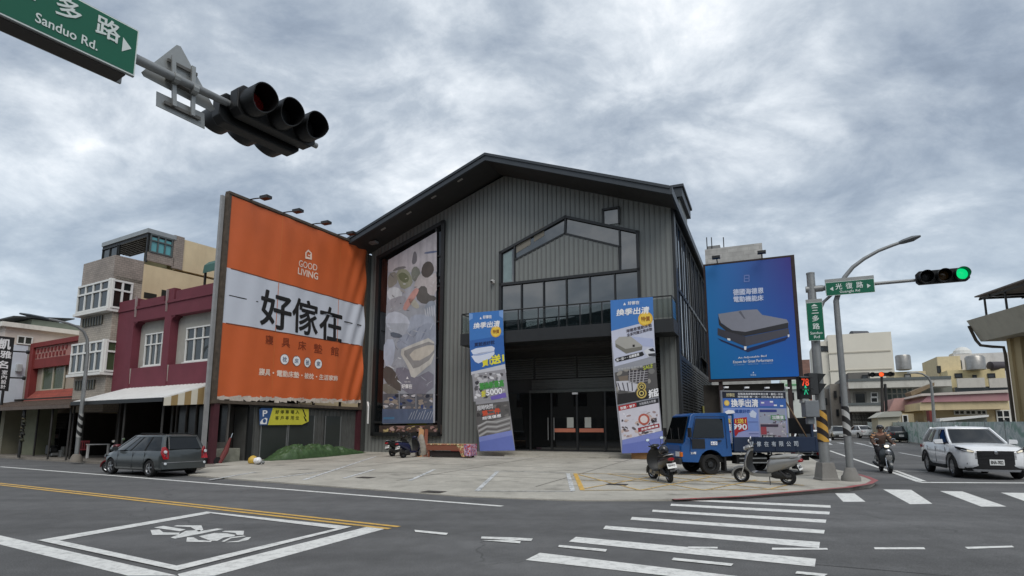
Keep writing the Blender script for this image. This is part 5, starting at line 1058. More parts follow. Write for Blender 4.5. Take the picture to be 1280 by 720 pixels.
# ================================================================ SIGNALS AND SIGNS
red_l = M('red_lens_dark', (92, 14, 14), .2, var=0); amb_l = M('amber_lens_dark', (70, 48, 16), .2, var=0); grn_l = M('green_lens_dark', (14, 52, 40), .2, var=0)
grn_on = M('green_lens_lit', (20, 120, 80), .3, var=0, emit=(10, 205, 120), es=.75); red_on = M('red_lens_lit', (200, 60, 30), .3, var=0, emit=(255, 96, 46), es=.8)
housing_m = M('signal_housing', (11, 12, 13), .5, var=.08)
def signal_head(par, c, ax, nrm, lit=(), r=.15, pitch=.41, order=(red_l, amb_l, grn_l), vis=.3, n=3, name='signal_head', tilt=0.0):
    c, ax, nrm = V(c), V(ax).normalized(), V(nrm).normalized(); up = nrm.cross(ax).normalized()
    if up.z < 0 and abs(ax.z) < .5: up = -up
    mb = MB(); L_ = pitch * n / 2
    pr = []
    for t, w_ in ((-L_, .12), (-L_ + .05, .19), (L_ - .05, .19), (L_, .12)): pr.append(t)
    mb.slab([c + ax * a + up * b_ - nrm * .07 for a, b_ in ((-L_, -.12), (-L_ + .07, -.19), (L_ - .07, -.19), (L_, -.12), (L_, .12), (L_ - .07, .19), (-L_ + .07, .19), (-L_, .12))], nrm * .17, housing_m)
    h = mb.build(name, par, bevel=.012)
    for k in range(n):
        o = c + ax * (k - (n - 1) / 2) * pitch + nrm * .1; mb = MB(); seg = 28; rings = []
        for t, rr_ in ((0, r + .028), (vis, r + .024), (vis, r + .012), (.02, r + .012)):
            ring = []
            for j in range(seg):
                a_ = j * 2 * math.pi / seg; dn = -math.sin(a_); tt = t if t < .05 else t * (1 - .34 * max(0, dn))     # cut back along the underside
                ring.append(o + nrm * tt + (ax * math.cos(a_) + up * math.sin(a_)) * rr_)
            rings.append(ring)
        mb.loft(rings, housing_m, cap=False); v_ = mb.build('visor', h, smooth=50)
        mb = MB(); mb.rev(o + nrm * .005, nrm, [(0, r + .01), (.03, r), (.055, r * .7), (.065, .005)], order[k], 24); ln_ = mb.build('lens', h, smooth=60)
    return h
# ---- mast arm hanging over the camera at the upper left
AD = V((.5487, .8360, 0)); AN = V((.8360, -.5487, 0)); A0 = V((-3.9934, 5.6264, 5.5))
def AP(a, z, off=0): return A0 + AD * a + AN * off + ZD * (z - 5.5)
sg = thing('mast_arm_signal', 'back to back black traffic signal on a grey mast arm overhead at the upper left', 'traffic light', V((AP(-4.8, 0).x, AP(-4.8, 0).y, 0)), 0)
mb = MB(); mb.tube([AP(-4.8, 5.4), AP(-1, 5.49), AP(1.0, 5.5), AP(2.3, 5.51)], [.085, .06, .042, .038], galv, 12); mb.tube([AP(-4.8, 0), AP(-4.8, 5.9)], [.16, .11], galv, 12); mb.build('mast', sg, smooth=50)
order2 = (red_l, amb_l, grn_l)
mb = MB(); mb.obox(AP(1.58, 5.48), AD * .58, AN * .02, ZD * .03, housing_m); mb.build('mounting_rail', sg)
signal_head(sg, AP(1.58, 5.535, .08), AD, AN, r=.142, pitch=.375, order=(red_l, housing_m, housing_m)); signal_head(sg, AP(1.5, 5.47, -.12), -AD, -AN, r=.142, pitch=.375, vis=.36, order=(housing_m, housing_m, housing_m))
green = M('sign_green', (0, 92, 66), .4, var=.05, scale=1.2); sgw = M('sign_lettering', (214, 222, 218), .5, var=0); alu = M('sign_aluminium', (158, 160, 158), .45, .5, var=.12)
ns = thing('street_name_sign', 'big green street name sign with white characters on the overhead arm at upper left', 'road sign', AP(-.9, 5.2, .1), math.atan2(AD.y, AD.x))
mb = MB(); mb.slab([AP(-2.0, 5.235, .06), AP(-.05, 5.235, .06), AP(-.05, 5.765, .06), AP(-2.0, 5.765, .06)], AN * .03, alu); mb.slab([AP(-2.0, 5.235, -.18), AP(-.07, 5.235, -.18), AP(-.07, 5.765, -.18), AP(-2.0, 5.765, -.18)], AN * .03, alu)
mb.slab([AP(-2.0, 5.225, -.15), AP(-.12, 5.225, -.15), AP(-.12, 5.225, .06), AP(-2.0, 5.225, .06)], ZD * .02, M('sign_gap_plate', (58, 54, 50), .6, var=.15)); mb.build('board', ns)
sa = Art(AP(0, 0, .095), AD, ZD, AN); sa.O = V((A0.x, A0.y, 0)) + AN * .095
sa.rect(-2.0, -.05, 5.24, 5.76, sgw, 0); sa.rect(-1.985, -.063, 5.255, 5.747, green, .6)
sa.text('三', -1.12, -.92, 5.52, 5.7, sgw, 1.5, .02); sa.text('多', -.76, -.56, 5.5, 5.71, sgw, 1.5, .02); sa.text('路', -.43, -.22, 5.5, 5.71, sgw, 1.5, .02)
sa.text('Sanduo Rd.', -.9, -.4, 5.32, 5.415, sgw, 1.5, .02); sa.poly([(-.19, 5.44), (-.19, 5.6), (-.105, 5.52)], sgw, 1.5); sa.mb.build('lettering', ns)
ts = thing('triangle_sign', 'back of a bare aluminium triangular sign with a small plate clamped to the arm', 'road sign', AP(.45, 5.1, -.06), math.atan2(AD.y, AD.x))
def q_(x, y, off): return PL(x, y, AP(0, 5.5, off), AN)
mb = MB(); mb.slab([q_(*p, -.1) for p in ((221, 56), (226, 58), (269, 137), (264, 139), (180, 95), (177, 90))], AN * -.012, alu); mb.build('triangle_plate', ts)
mb = MB(); mb.slab([q_(*p, -.1) for p in ((196, 114), (255.5, 142), (256, 161), (195.5, 132))], AN * -.012, alu); mb.build('small_plate', ts)
mb = MB()
for (a, b_) in (((216, 71), (217, 133)), ((241, 84), (240, 145))): p, r2 = q_(*a, -.06), q_(*b_, -.06); mb.bar(p, r2, AD * .022, AN * .03, alu)
for (a, b_) in (((209, 75), (246, 94)), ((206, 99), (240, 117)), ((205, 128), (250, 149))): p, r2 = q_(*a, -.085), q_(*b_, -.085); mb.bar(p, r2, ZD * .018, AN * .02, M('clamp_steel', (104, 102, 98), .5, .4, var=.15))
for x, y in ((220, 98), (243, 112)): p = q_(x, y, 0); mb.tube([p - AD * .03, p + AD * .03], .06, alu, 10)
mb.build('bracket', ts)
# ---- far corner pole with signs and signals
pb = LOT(1033, 600); pb.z = .1; mp = thing('signal_pole', 'tall grey pole with yellow and black striped foot, mast arm and pedestrian signals', 'traffic light', pb, 0)
XD = V((1, 0, 0)); YD = V((0, 1, 0))
def vp(x, y, b0, off=0): return PL(x, y, b0 - YD * off, YD)
def up_(x, y): q = PL(x, y, pb, VD); return q
mb = MB(); mb.tube([pb + ZD * .3, pb + ZD * 3, pb + ZD * 6.18], [.145, .13, .115], galv, 14); mb.rev(pb + ZD * 6.18, ZD, [(0, .122), (.05, .122), (.07, 0)], galv, 14); mb.build('pole', mp, smooth=50)
mb = MB(); f_ = M('pole_footing', (126, 124, 120), .85, var=.15, bump=.2, dirt=.3)
mb.loft([[pb + ZD * z + XD * (w_ * sx) + YD * (w_ * sy) for sx, sy in ((-1, -1), (1, -1), (1, 1), (-1, 1))] for z, w_ in ((-.05, .25), (.06, .25), (.1, .23), (.5, .175), (.53, .165))], f_); mb.build('footing', mp)
yb = stripemat('yellow_black_wrap', (192, 148, 64), (36, 28, 28), .36, .8)
mb = MB(); mb.cyl(pb + ZD * 1.12, pb + ZD * 2.05, .152, yb, .148, 20); mb.build('reflective_wrap', mp, smooth=40)
mb = MB(); ar = [pb + ZD * 5.72 + UD * t for t in (.05, .2, .5, 1.6, 2.7, 3.3)]; mb.tube(ar, [.07, .1, .06, .05, .045, .04], galv, 10); mb.cyl(pb + ZD * 5.72 - UD * .16, pb + ZD * 5.72 + UD * .3, .1, galv); br_ = [pb + ZD * z + UD * u_ for u_, z in ((.1, 4.75), (.16, 5.0), (.3, 5.3), (.55, 5.52), (.85, 5.63), (1.2, 5.68))]; mb.tube(br_, .045, galv, 8); mb.build('mast_arm', mp, smooth=50)
gn = (-VD + UD * .05).normalized()
sgd = M('side_sign_green', (0, 96, 70), .4, var=.05)
gc = signal_head(mp, pb + UD * 3.26 + ZD * 5.74 - VD * .1, UD, -VD - ZD * .06, r=.15, order=(housing_m, amb_l, grn_on), vis=.26)
g1 = thing('street_name_sign', 'wide green sign with white arrows at both ends on the far mast arm', 'road sign', pb + UD * .97 + ZD * 5.5, math.atan2(UD.y, UD.x))
mb = MB(); mb.slab([pb + UD * u_ + ZD * z - VD * .1 for u_, z in ((.36, 5.53), (1.62, 5.53), (1.62, 5.94), (.36, 5.94))], -VD * .08, alu); mb.build('board', g1)
ga = Art(V((pb.x, pb.y, 0)) - VD * .185, UD, ZD, -VD); ga.rect(.36, 1.62, 5.53, 5.94, sgw, 0); ga.rect(.372, 1.608, 5.542, 5.928, sgd, .6)
for i, ch in enumerate('光復路'): ga.text(ch, .62 + i * .27, .79 + i * .27, 5.7, 5.88, sgw, 1.5, .02)
ga.text('Guangfu Rd', .72, 1.24, 5.57, 5.66, sgw, 1.5, .02); ga.poly([(.56, 5.67), (.56, 5.8), (.47, 5.735)], sgw, 1.5); ga.poly([(1.43, 5.67), (1.52, 5.735), (1.43, 5.8)], sgw, 1.5); ga.mb.build('lettering', g1)
g2 = thing('street_name_sign', 'upright narrow green sign with an up arrow strapped to the far pole', 'road sign', pb + ZD * 4.15 - VD * .2, math.atan2(UD.y, UD.x))
mb = MB(); mb.slab([pb + UD * u_ + ZD * z - VD * .19 for u_, z in ((-.2, 4.2), (.24, 4.2), (.24, 5.36), (-.2, 5.36))], -VD * .04, alu); mb.build('board', g2)
gb_ = Art(V((pb.x, pb.y, 0)) - VD * .235, UD, ZD, -VD); gb_.rect(-.2, .24, 4.2, 5.36, sgw, 0); gb_.rect(-.19, .23, 4.21, 5.35, sgd, .6); gb_.poly([(-.07, 5.24), (.11, 5.24), (.02, 5.31)], sgw, 1.5)
for ch, z in (('三', 5.02), ('多', 4.78), ('路', 4.54)): gb_.text(ch, -.06, .12, z, z + .18, sgw, 1.5, .02)
gb_.text('Sanduo', -.14, .18, 4.39, 4.47, sgw, 1.5, .02); gb_.text('Rd', -.05, .1, 4.27, 4.35, sgw, 1.5, .02); gb_.mb.build('lettering', g2)
# pedestrian countdown signal, facing the camera
ped = thing('pedestrian_signal', 'small black pedestrian signal showing red digits above a green figure', 'pedestrian signal', vp(1007, 499, pb, .22), 0)
def pv(x, y): return PL(x, y, pb - YD * .34, YD)
c0, c1 = pv(1000.5, 499), pv(1013, 470); mb = MB(); mb.box(c0.x, c1.x, c0.y, c0.y + .2, c0.z, c1.z, housing_m); mb.build('housing', ped, bevel=.015)
pa = Art(V((0, c0.y - .004, 0)), XD, ZD, -YD); w_ = c1.x - c0.x; hh = c1.z - c0.z
dig = M('red_digits_lit', (255, 90, 50), .4, var=0, emit=(255, 84, 50), es=.3); gman = M('green_figure_lit', (40, 200, 150), .4, var=0, emit=(60, 235, 170), es=.25)
pa.text('78', c0.x + w_ * .22, c1.x - w_ * .2, c1.z - hh * .42, c1.z - hh * .12, dig, 1, .03); pa.mb.build('countdown', ped)
pa.mb = MB(); X, Z = c0.x + w_ * .5, c0.z + hh * .2
for ps in ([(-.02, .22), (.02, .22), (.02, .26), (-.02, .26)], [(-.03, .1), (.03, .1), (.04, .21), (-.03, .21)], [(-.06, 0), (-.03, 0), (0, .1), (-.03, .1)], [(.04, .01), (.07, .0), (.03, .1), (0, .1)], [(.03, .19), (.09, .13), (.08, .11), (.03, .15)], [(-.03, .2), (-.09, .14), (-.08, .12), (-.03, .16)]): pa.poly([(X + a, Z + b_) for a, b_ in ps], gman, 1)
pa.mb.build('walking_figure', ped)
for f in (.5, 1.0):
    mb = MB(); z = c0.z + hh * f; mb.slab([V((c0.x, c0.y, z - .03)), V((c1.x, c0.y, z - .03)), V((c1.x, c0.y - .14, z - .07)), V((c0.x, c0.y - .14, z - .07))], ZD * .02, housing_m); mb.build('hood', ped)
ps2 = thing('pedestrian_signal', 'dark signal seen from its side with two hoods pointing right on the far pole', 'pedestrian signal', vp(1021, 493, pb, .1), 0)
c0, c1 = pv(1013.5, 493), pv(1022.5, 466); mb = MB(); mb.box(c0.x, c1.x, c0.y + .02, c0.y + .34, c0.z, c1.z, M('signal_side', (44, 46, 48), .6, var=.1)); mb.build('housing', ps2, bevel=.015)
for f in (.98, .52):
    z = c0.z + (c1.z - c0.z) * f; mb = MB(); mb.slab([V((c1.x, c0.y + .02, z)), V((c1.x + .24, c0.y + .02, z - .02)), V((c1.x + .01, c0.y + .02, z - .3))], YD * .3, housing_m); mb.build('hood', ps2)
mb = MB(); q = pv(1015, 511); mb.obox(q + YD * .1, XD * .2, YD * .14, ZD * .24, M('control_box', (118, 122, 126), .5, .3, var=.15)); mb.obox(q + YD * .1 - XD * .16 + ZD * .25, XD * .1, YD * .1, ZD * .08, alu); mb.obox(q + YD * .16 - ZD * .34, XD * .1, YD * .08, ZD * .1, M('control_box')); mb.build('control_box', mp, bevel=.02)
# ---- curved street lamp beside it
l2 = LOT(1064, 601); l2.z = .1; sl = thing('street_lamp', 'tall grey curved arm street lamp with black and white striped foot at the red kerb', 'street lamp', l2, 0)
def lv(x, y): return PL(x, y, l2, VD)
pts = [l2 + ZD * .2, l2 + ZD * 2.5, l2 + ZD * 5.3] + [lv(x, y) for x, y in ((1047.5, 368), (1050, 358), (1056, 346), (1066, 334), (1080, 323.5), (1098, 313.5), (1116, 306.5), (1126, 303))]
mb = MB(); mb.tube(pts, [.1, .092, .078, .072, .068, .064, .06, .055, .05, .048, .046], galv, 12); mb.build('pole', sl, smooth=50)
e_ = pts[-1]; d_ = (lv(1143, 297.5) - e_).normalized(); up2 = VD.cross(d_); mb = MB(); mb.loft([[e_ + d_ * t + VD * w_ * math.cos(k * .785) + up2 * h_ * math.sin(k * .785) for k in range(8)] for t, w_, h_ in ((-.06, .05, .045), (.05, .1, .07), (.3, .13, .085), (.5, .06, .03))], M('lamp_head2', (104, 108, 110), .4, .3, var=.1)); mb.build('lamp_head', sl, smooth=50)
mb = MB(); mb.rev(l2, ZD, [(-.05, .26), (.14, .25), (.2, .2), (.36, .15), (.4, .12)], f_, 14); mb.build('footing', sl, smooth=40)
mb = MB(); mb.cyl(l2 + ZD * 1.3, l2 + ZD * 2.15, .108, stripemat('black_white_wrap2', (176, 176, 174), (34, 33, 33), .36, .9), .1); mb.build('reflective_wrap', sl, smooth=40)
# ================================================================ BLUE BILLBOARD on the right
v_b = 7.0
bc = [uvz(onV(*p, v_b)) for p in ((882, 333), (987, 321), (1000, 472), (888, 474))]
u0, u1, z0, z1 = (bc[0][0] + bc[3][0]) / 2, (bc[1][0] + bc[2][0]) / 2, bc[3][2], (bc[0][2] + bc[1][2]) / 2
ub = thing('billboard', 'tall deep blue billboard picturing a grey adjustable bed behind the blue truck', 'billboard', B((u0 + u1) / 2, v_b, 0), math.atan2(UD.y, UD.x))
O_ = B(u0, v_b, z0); W_, H_ = u1 - u0, z1 - z0
bp_ = Art(O_, UD, ZD, -VD); gm = gradmat('blue_print', O_, UD, ZD, W_, H_, ((4, 112, 172), (8, 96, 186), (36, 120, 190), (52, 40, 128)))
for i in range(6):
    for j in range(8): bp_.rect(W_ * i / 6, W_ * (i + 1) / 6, H_ * j / 8, H_ * (j + 1) / 8, gm, 0)
def cg(x, y): return (890 + x * .1945, 340 + y * .1945)
for i in range(14):
    r_ = 2.0 - i * .12; q = bp_.c2(*cg(60, 240))
for ps, m in (([(40, 270), (170, 250), (200, 245), (290, 240), (322, 275), (480, 305), (492, 325), (490, 345), (215, 400), (120, 370), (50, 320)], pm(134, 136, 148)), ([(40, 285), (60, 330), (130, 375), (215, 385), (490, 325), (490, 360), (215, 412), (110, 395), (45, 340)], pm(40, 40, 46)),
              ([(36, 360), (110, 385), (215, 415), (492, 362), (498, 405), (215, 478), (36, 405)], pm(58, 58, 68)), ([(215, 415), (492, 362), (498, 405), (215, 478)], pm(74, 74, 84)), ([(36, 425), (215, 495), (498, 412), (470, 440), (230, 515), (60, 445)], pm(20, 34, 78)),
              ([(170, 256), (185, 250), (215, 300), (205, 300)], pm(96, 98, 110)), ([(205, 478), (222, 478), (220, 500), (208, 500)], inkw), ([(98, 425), (118, 428), (118, 442), (100, 438)], inkw), ([(486, 402), (498, 402), (496, 418), (488, 418)], inkw)):
    bp_.pp([cg(*p) for p in ps], m, 1.5 + len(bp_.mb.f) * .01)
L0 = 4
bp_.quad('德國海德恩', cg(135, 112), cg(330, 100), cg(330, 136), cg(137, 152), pm(206, 214, 236), L0, .025); bp_.quad('電動機能床', cg(138, 158), cg(330, 148), cg(330, 184), cg(140, 195), pm(206, 214, 236), L0, .025)
bp_.quad('An Adjustable Bed', cg(168, 546), cg(350, 532), cg(350, 548), cg(168, 562), inkw, L0, .01); bp_.quad('Known for Great Performance', cg(136, 570), cg(392, 556), cg(392, 574), cg(136, 588), inkw, L0, .01); bp_.quad('舒適睡眠・電動調整・品質保證', cg(140, 594), cg(390, 580), cg(390, 590), cg(140, 602), pm(120, 156, 206), L0)
for ps in ([(205, 20), (240, 18), (240, 24), (205, 26)], [(205, 20), (211, 20), (211, 62), (205, 62)], [(235, 20), (241, 20), (241, 62), (235, 62)], [(205, 40), (241, 38), (241, 43), (205, 45)], [(205, 60), (241, 58), (241, 63), (205, 65)]): bp_.pp([cg(*p) for p in ps], pm(120, 140, 200), L0 + len(ps) * .1)
bp_.quad('▲', cg(262, 640), cg(270, 640), cg(270, 650), cg(262, 650), inkw, L0); bp_.quad('好傢在', cg(248, 656), cg(284, 655), cg(284, 668), cg(248, 669), pm(170, 196, 226), L0, .02)
bp_.mb.build('print', ub)
mb = MB()
for a, b_, c, d in ((-.12, -.02, -.15, H_ + .12), (W_ + .02, W_ + .2, -.15, H_ + .12)): mb.slab([O_ + UD * x + ZD * z + VD * .02 for x, z in ((a, c), (b_, c), (b_, d), (a, d))], VD * .35, M('dark_billboard_frame', (54, 42, 42), .7, .2, var=.3, scale=4))
for z in (-.15, H_ + .02): mb.slab([O_ + UD * x + ZD * zz2 + VD * .02 for x, zz2 in ((-.02, z), (W_ + .02, z), (W_ + .02, z + .1), (-.02, z + .1))], VD * .35, M('dark_billboard_frame'))
mb.slab([O_ + UD * x + ZD * z + VD * .03 for x, z in ((-.02, -.05), (W_ + .02, -.05), (W_ + .02, H_ + .02), (-.02, H_ + .02))], VD * .05, M('dark_billboard_frame'))
mb.build('frame', ub)
for u_ in (.4, W_ - .6): mb = MB(); mb.slab([O_ + UD * (u_ + a) + VD * b_ - ZD * z0 for a, b_ in ((0, .15), (.22, .15), (.22, .35), (0, .35))], ZD * (z0 + H_), M('dark_billboard_frame')); mb.build('column', ub)
for u_ in (W_ * .15, W_ * .68): mb = MB(); p = O_ + UD * u_ + ZD * (H_ + .15); mb.tube([p + VD * .1, p - VD * .2 + ZD * .12, p - VD * .6 + ZD * .12], .03, blackm, 6); mb.obox(p - VD * .75 + ZD * .1, UD * .22, VD * .16, ZD * .07, blackm); mb.build('floodlight', ub)
# hoarding wall under it
mb = MB(); mb.bbox(5.9, u1 - .75, v_b + .6, v_b + .8, .1, z0 - .3, M('dark_hoarding', (60, 56, 52), .8, .1, var=.2, dirt=.2)); tag(mb.build('hoarding', None), 'dark sheet hoarding below the blue billboard behind the truck', 'hoarding')
# ================================================================ BUILDINGS ON THE RIGHT
RU = math.atan2(UD.y, UD.x)
def vb(x, y, v): q = uvz(onV(x, y, v)); return q[0], q[2]
def block(par, x0, x1, yt, v, dep, m, name='wall', z0=-.1, yb=None):
    (a, zt), (b_, _) = vb(x0, yt, v), vb(x1, yt, v)
    if yb is not None: z0 = vb(x0, yb, v)[1]
    mb = MB(); mb.bbox(a, b_, v, v + dep, z0, zt, m); return mb.build(name, par)
def vwin(par, x0, y0, x1, y1, v, cols, rows, gm, fm=wfr, fw=.1, name='window'):
    a, b_ = vb(x0, y1, v), vb(x1, y0, v); mb = MB(); mb.bbox(a[0], b_[0], v - .05, v + .02, a[1], b_[1], gm); wo = mb.build(name, par); mb = MB()
    for k in range(cols + 1): x = a[0] + (b_[0] - a[0]) * k / cols; mb.bbox(x - fw / 2, x + fw / 2, v - .12, v - .05, a[1], b_[1], fm)
    for k in range(rows + 1): z = a[1] + (b_[1] - a[1]) * k / rows; mb.bbox(a[0] - fw / 2, b_[0] + fw / 2, v - .125, v - .055, z - fw / 2, z + fw / 2, fm)
    mb.build('frame', wo); return wo
def bt(name, label, cat, x, v): q = onV(x, 536, v); return thing(name, label, cat, V((q.x, q.y, 0)), RU)
far_d = glass('far_window_glass', (44, 48, 50), 1.5, .1)
# grey tiled tower behind the blue billboard
t = bt('grey_tower', 'plain grey tiled tower block rising behind the blue billboard', 'building', 915, 45); block(t, 881, 953, 312, 45, 14, tilemat('grey_tower_tile', (172, 170, 166), (150, 148, 144), 1.2, .5, msize=.03))
block(t, 884, 900, 308, 46, 6, M('tower_cap', (120, 120, 120), .8, var=.1), 'roof_hut')
for x in (884, 890, 905): p = onV(x, 312, 46); mb = MB(); mb.cyl(p, p + ZD * 1.6, .06, blackm); mb.build('aerial', t)
t = bt('brick_house', 'reddish brown brick house glimpsed between blue billboard and signal pole', 'house', 1006, 60); block(t, 996, 1012, 450, 60, 8, tilemat('red_brick', (142, 108, 96), (120, 96, 86), .6, .3))
t = bt('sign_house', 'house front with a white and pale green shop board left of the pedestrian signal', 'house', 985, 34); block(t, 975, 1001, 474, 34, 8, M('white_board_wall', (206, 210, 204), .7, var=.06))
a, b_ = vb(978, 487, 34), vb(1001, 476, 34); mb = MB(); mb.bbox(a[0], b_[0], 33.8, 33.98, a[1], b_[1], M('pale_green_board', (196, 214, 196), .6, var=.08)); mb.bbox(a[0] + .3, b_[0] - .2, 33.76, 33.8, a[1] + .35, a[1] + .5, M('green_stripe', (96, 160, 108), .6, var=.05)); mb.build('shop_board', t)
for x in (986, 990): vwin(t, x, 491, x + 2, 500, 34, 1, 1, far_d, blackm, .05)
t = bt('cream_house', 'small cream house with three windows behind the pedestrian signal', 'house', 998, 42); block(t, 988, 1012, 497, 42, 8, M('cream_far', (206, 184, 144), .85, var=.08, dirt=.2)); 
for x in (996, 1001, 1005): vwin(t, x, 504, x + 2.2, 510, 42, 1, 1, far_d, blackm, .05)
mb = MB(); a, b_ = vb(990, 524, 38), vb(1014, 520, 38); mb.bbox(a[0], b_[0], 36, 40, a[1], a[1] + .12, M('pale_awning', (206, 198, 186), .7, var=.05)); mb.bbox(a[0], a[0] + .1, 36, 36.1, 0, a[1], blackm); mb.bbox(b_[0] - .1, b_[0], 36, 36.1, 0, a[1], blackm); tag(mb.build('street_awning', None), 'flat pale awning over the pavement beyond the truck', 'awning')
# white blank gable building
t = bt('white_block', 'big white windowless gable wall standing far down the side street', 'building', 1075, 95); wbl = M('white_gable', (214, 209, 196), .85, var=.06, scale=.2, dirt=.18, dirtcol=(160, 150, 130))
block(t, 1034, 1114, 419, 95, 18, wbl); block(t, 1018, 1034, 427, 95.5, 16, wbl, 'side_wing')
(a, za), (b_, zb2) = vb(1034, 442, 95), vb(1114, 447, 95)
mb = MB(); mb.bbox(a, b_, 94.9, 95, za - .12, za + .12, M('gable_band', (180, 174, 160), .85, var=.05)); mb.bbox(a, b_, 94.9, 95, za - 3.4, za - 3.2, M('gable_band')); mb.build('string_course', t)
for x in (1025.5, 1032): vwin(t, x, 433, x + 4.5, 439, 95.5, 1, 1, far_d, blackm, .2)
p = onV(1074, 419, 97); mb = MB(); mb.rev(p, V((1, 0, 0)), [(-1.6, .5), (-1.5, .8), (1.5, .8), (1.6, .5)], M('roof_tank_dark', (70, 72, 76), .5, .3, var=.1), 14); mb.build('roof_tank', t, smooth=40)
# grey concrete row
t = bt('concrete_block', 'dull grey concrete side walls behind the two striped poles', 'building', 1035, 72); g_c = M('grey_concrete_wall', (132, 128, 122), .9, var=.12, dirt=.3)
block(t, 1028, 1037, 486, 72, 10, g_c); block(t, 1037, 1052, 480, 70, 10, M('grey_concrete_wall2', (142, 138, 130), .9, var=.1, dirt=.3), 'side_wing'); block(t, 1050, 1064, 474, 69, 8, g_c, 'rear_wing')
for x, y in ((1043, 489), (1046, 512), (1050, 496), (1031, 498)): vwin(t, x, y, x + 2, y + 8, 69.9 if x > 1037 else 71.9, 1, 1, far_d, blackm, .1)
# grey villa with deep slabs
t = bt('grey_house', 'two storey grey house with deep white balcony slabs behind the far signal', 'house', 1120, 62); gh = M('grey_house_wall', (150, 148, 140), .85, var=.08, dirt=.2)
block(t, 1062, 1106, 484, 62, 9, gh); block(t, 1106, 1190, 484, 64, 9, M('grey_house_wall2', (120, 122, 114), .8, var=.08), 'rear_wing')
for y0, y1, vv in ((477, 482.5, 60.5), (507, 514, 60.5)):
    (a, zt), (b_, zb2) = vb(1060, y0, vv), vb(1190 if y0 < 500 else 1108, y1, vv); mb = MB(); mb.bbox(a, b_, vv, vv + 3, zb2, zt, M('white_slab_far', (196, 194, 186), .8, var=.08, dirt=.3)); mb.bbox(a, b_, vv - .1, vv + 3, zt, zt + .35, M('grey_cap', (92, 98, 98), .7, var=.1)); mb.build('balcony_slab', t)
vwin(t, 1069, 491, 1081.5, 506, 62, 1, 1, far_d, M('grey_frame2', (110, 108, 102), .7, var=.05), .2); vwin(t, 1089, 491, 1096.5, 496, 62, 1, 1, far_d, wfr, .1); vwin(t, 1089, 497, 1096.5, 503, 62, 1, 1, far_d, wfr, .1)
vwin(t, 1109, 484, 1140, 500, 63.9, 5, 2, glass('greenish_far_glass', (84, 96, 92), 1.5, .1), M('pale_far_frame', (170, 170, 162), .6, var=.05), .16)
block(t, 1060, 1108, 516, 62, 1, M('dark_ground_floor', (66, 64, 60), .9, var=.15), 'ground_floor')
block(t, 1060, 1087, 466, 64, 6, M('roof_room', (108, 106, 102), .85, var=.1), 'roof_room'); vwin(t, 1078, 469, 1084, 474, 63.9, 1, 1, far_d, blackm, .1)
block(t, 1117, 1157, 465, 70, 6, M('cream_roof_room', (202, 186, 150), .85, var=.08), 'roof_room'); vwin(t, 1131, 468, 1138, 474, 69.9, 1, 1, M('louvre_grey', (140, 140, 138), .7, var=.1), blackm, .08)
mb = MB(); p = onV(1130, 463, 70); mb.rev(p, ZD, [(0, .6), (.1, .95), (2.0, .95), (2.2, .85), (2.25, 0)], M('steel_tank', (150, 148, 144), .35, .6, var=.15), 18); tag(mb.build('water_tank', smooth=40), 'shiny steel water tank on the roof above the far signal', 'tank')
# yellow house
t = bt('yellow_house', 'pale yellow house with white balcony panels and a rooftop tank at right', 'house', 1215, 80); yw = M('yellow_render', (212, 196, 152), .85, var=.08, dirt=.2); yw2 = M('pale_render', (196, 188, 168), .85, var=.08, dirt=.2)
block(t, 1184, 1256, 463, 80, 10, yw); block(t, 1171, 1200, 446, 84, 10, M('ochre_white', (204, 190, 156), .85, var=.08, dirt=.2), 'side_wing'); block(t, 1192, 1262, 443, 88, 10, M('white_render_far', (198, 196, 194), .85, var=.07, dirt=.25), 'rear_wing')
for x0, x1 in ((1196, 1232), (1236, 1262)):
    (a, zt), (b_, zb2) = vb(x0, 473, 78), vb(x1, 484, 78); mb = MB(); mb.bbox(a, b_, 78, 78.3, zb2, zt, M('balcony_panel', (188, 184, 176), .8, var=.06, dirt=.2)); mb.build('balcony_panel', t)
(a, zt), (b_, zb2) = vb(1194, 484, 78.2), vb(1262, 490, 78.2); mb = MB(); mb.bbox(a, b_, 78.4, 80, zb2, zt, far_d); mb.build('balcony_shadow_gap', t)
for x0, y0, x1, y1 in ((1194, 467, 1202, 472), (1216, 469, 1220, 472), (1235, 467, 1243, 472)): vwin(t, x0, y0, x1, y1, 80, 1, 1, far_d, blackm, .12)
for x0, y0, x1, y1, vv in ((1172, 458, 1175, 466, 84), (1198, 451, 1201, 461, 88), (1222, 450, 1229, 459, 88)): vwin(t, x0, y0, x1, y1, vv, 1, 1, far_d, blackm, .15)
mb = MB(); p = onV(1220, 463, 79); mb.rev(p, ZD, [(0, .9), (.1, 1.25), (1.9, 1.25), (2.2, 1.0), (2.3, 0)], M('steel_tank'), 18); tag(mb.build('water_tank', smooth=40), 'round steel water tank on the roof edge of the yellow house', 'tank')
mb = MB(); p = onV(1247, 461, 80.5); mb.rev(p - V((1.2, 0, -.4)), V((1, 0, 0)), [(0, .4), (.1, .7), (2.3, .7), (2.4, .4)], M('dark_tank', (60, 54, 58), .5, var=.1), 14); tag(mb.build('water_tank', smooth=40), 'dark lying water tank on the yellow house near the corner building', 'tank')
p = onV(1203, 443, 90); mb = MB(); mb.bbox(*sorted((vb(1192, 440, 90)[0], vb(1202, 440, 90)[0])), 90, 93, vb(1192, 446, 90)[1], vb(1192, 441, 90)[1], yw2); mb.rev(p, ZD, [(0, 1.3), (.6, 1.2), (1.1, .7), (1.3, 0)], M('white_dome', (206, 206, 202), .6, var=.05), 14); mb.build('roof_hut', t)
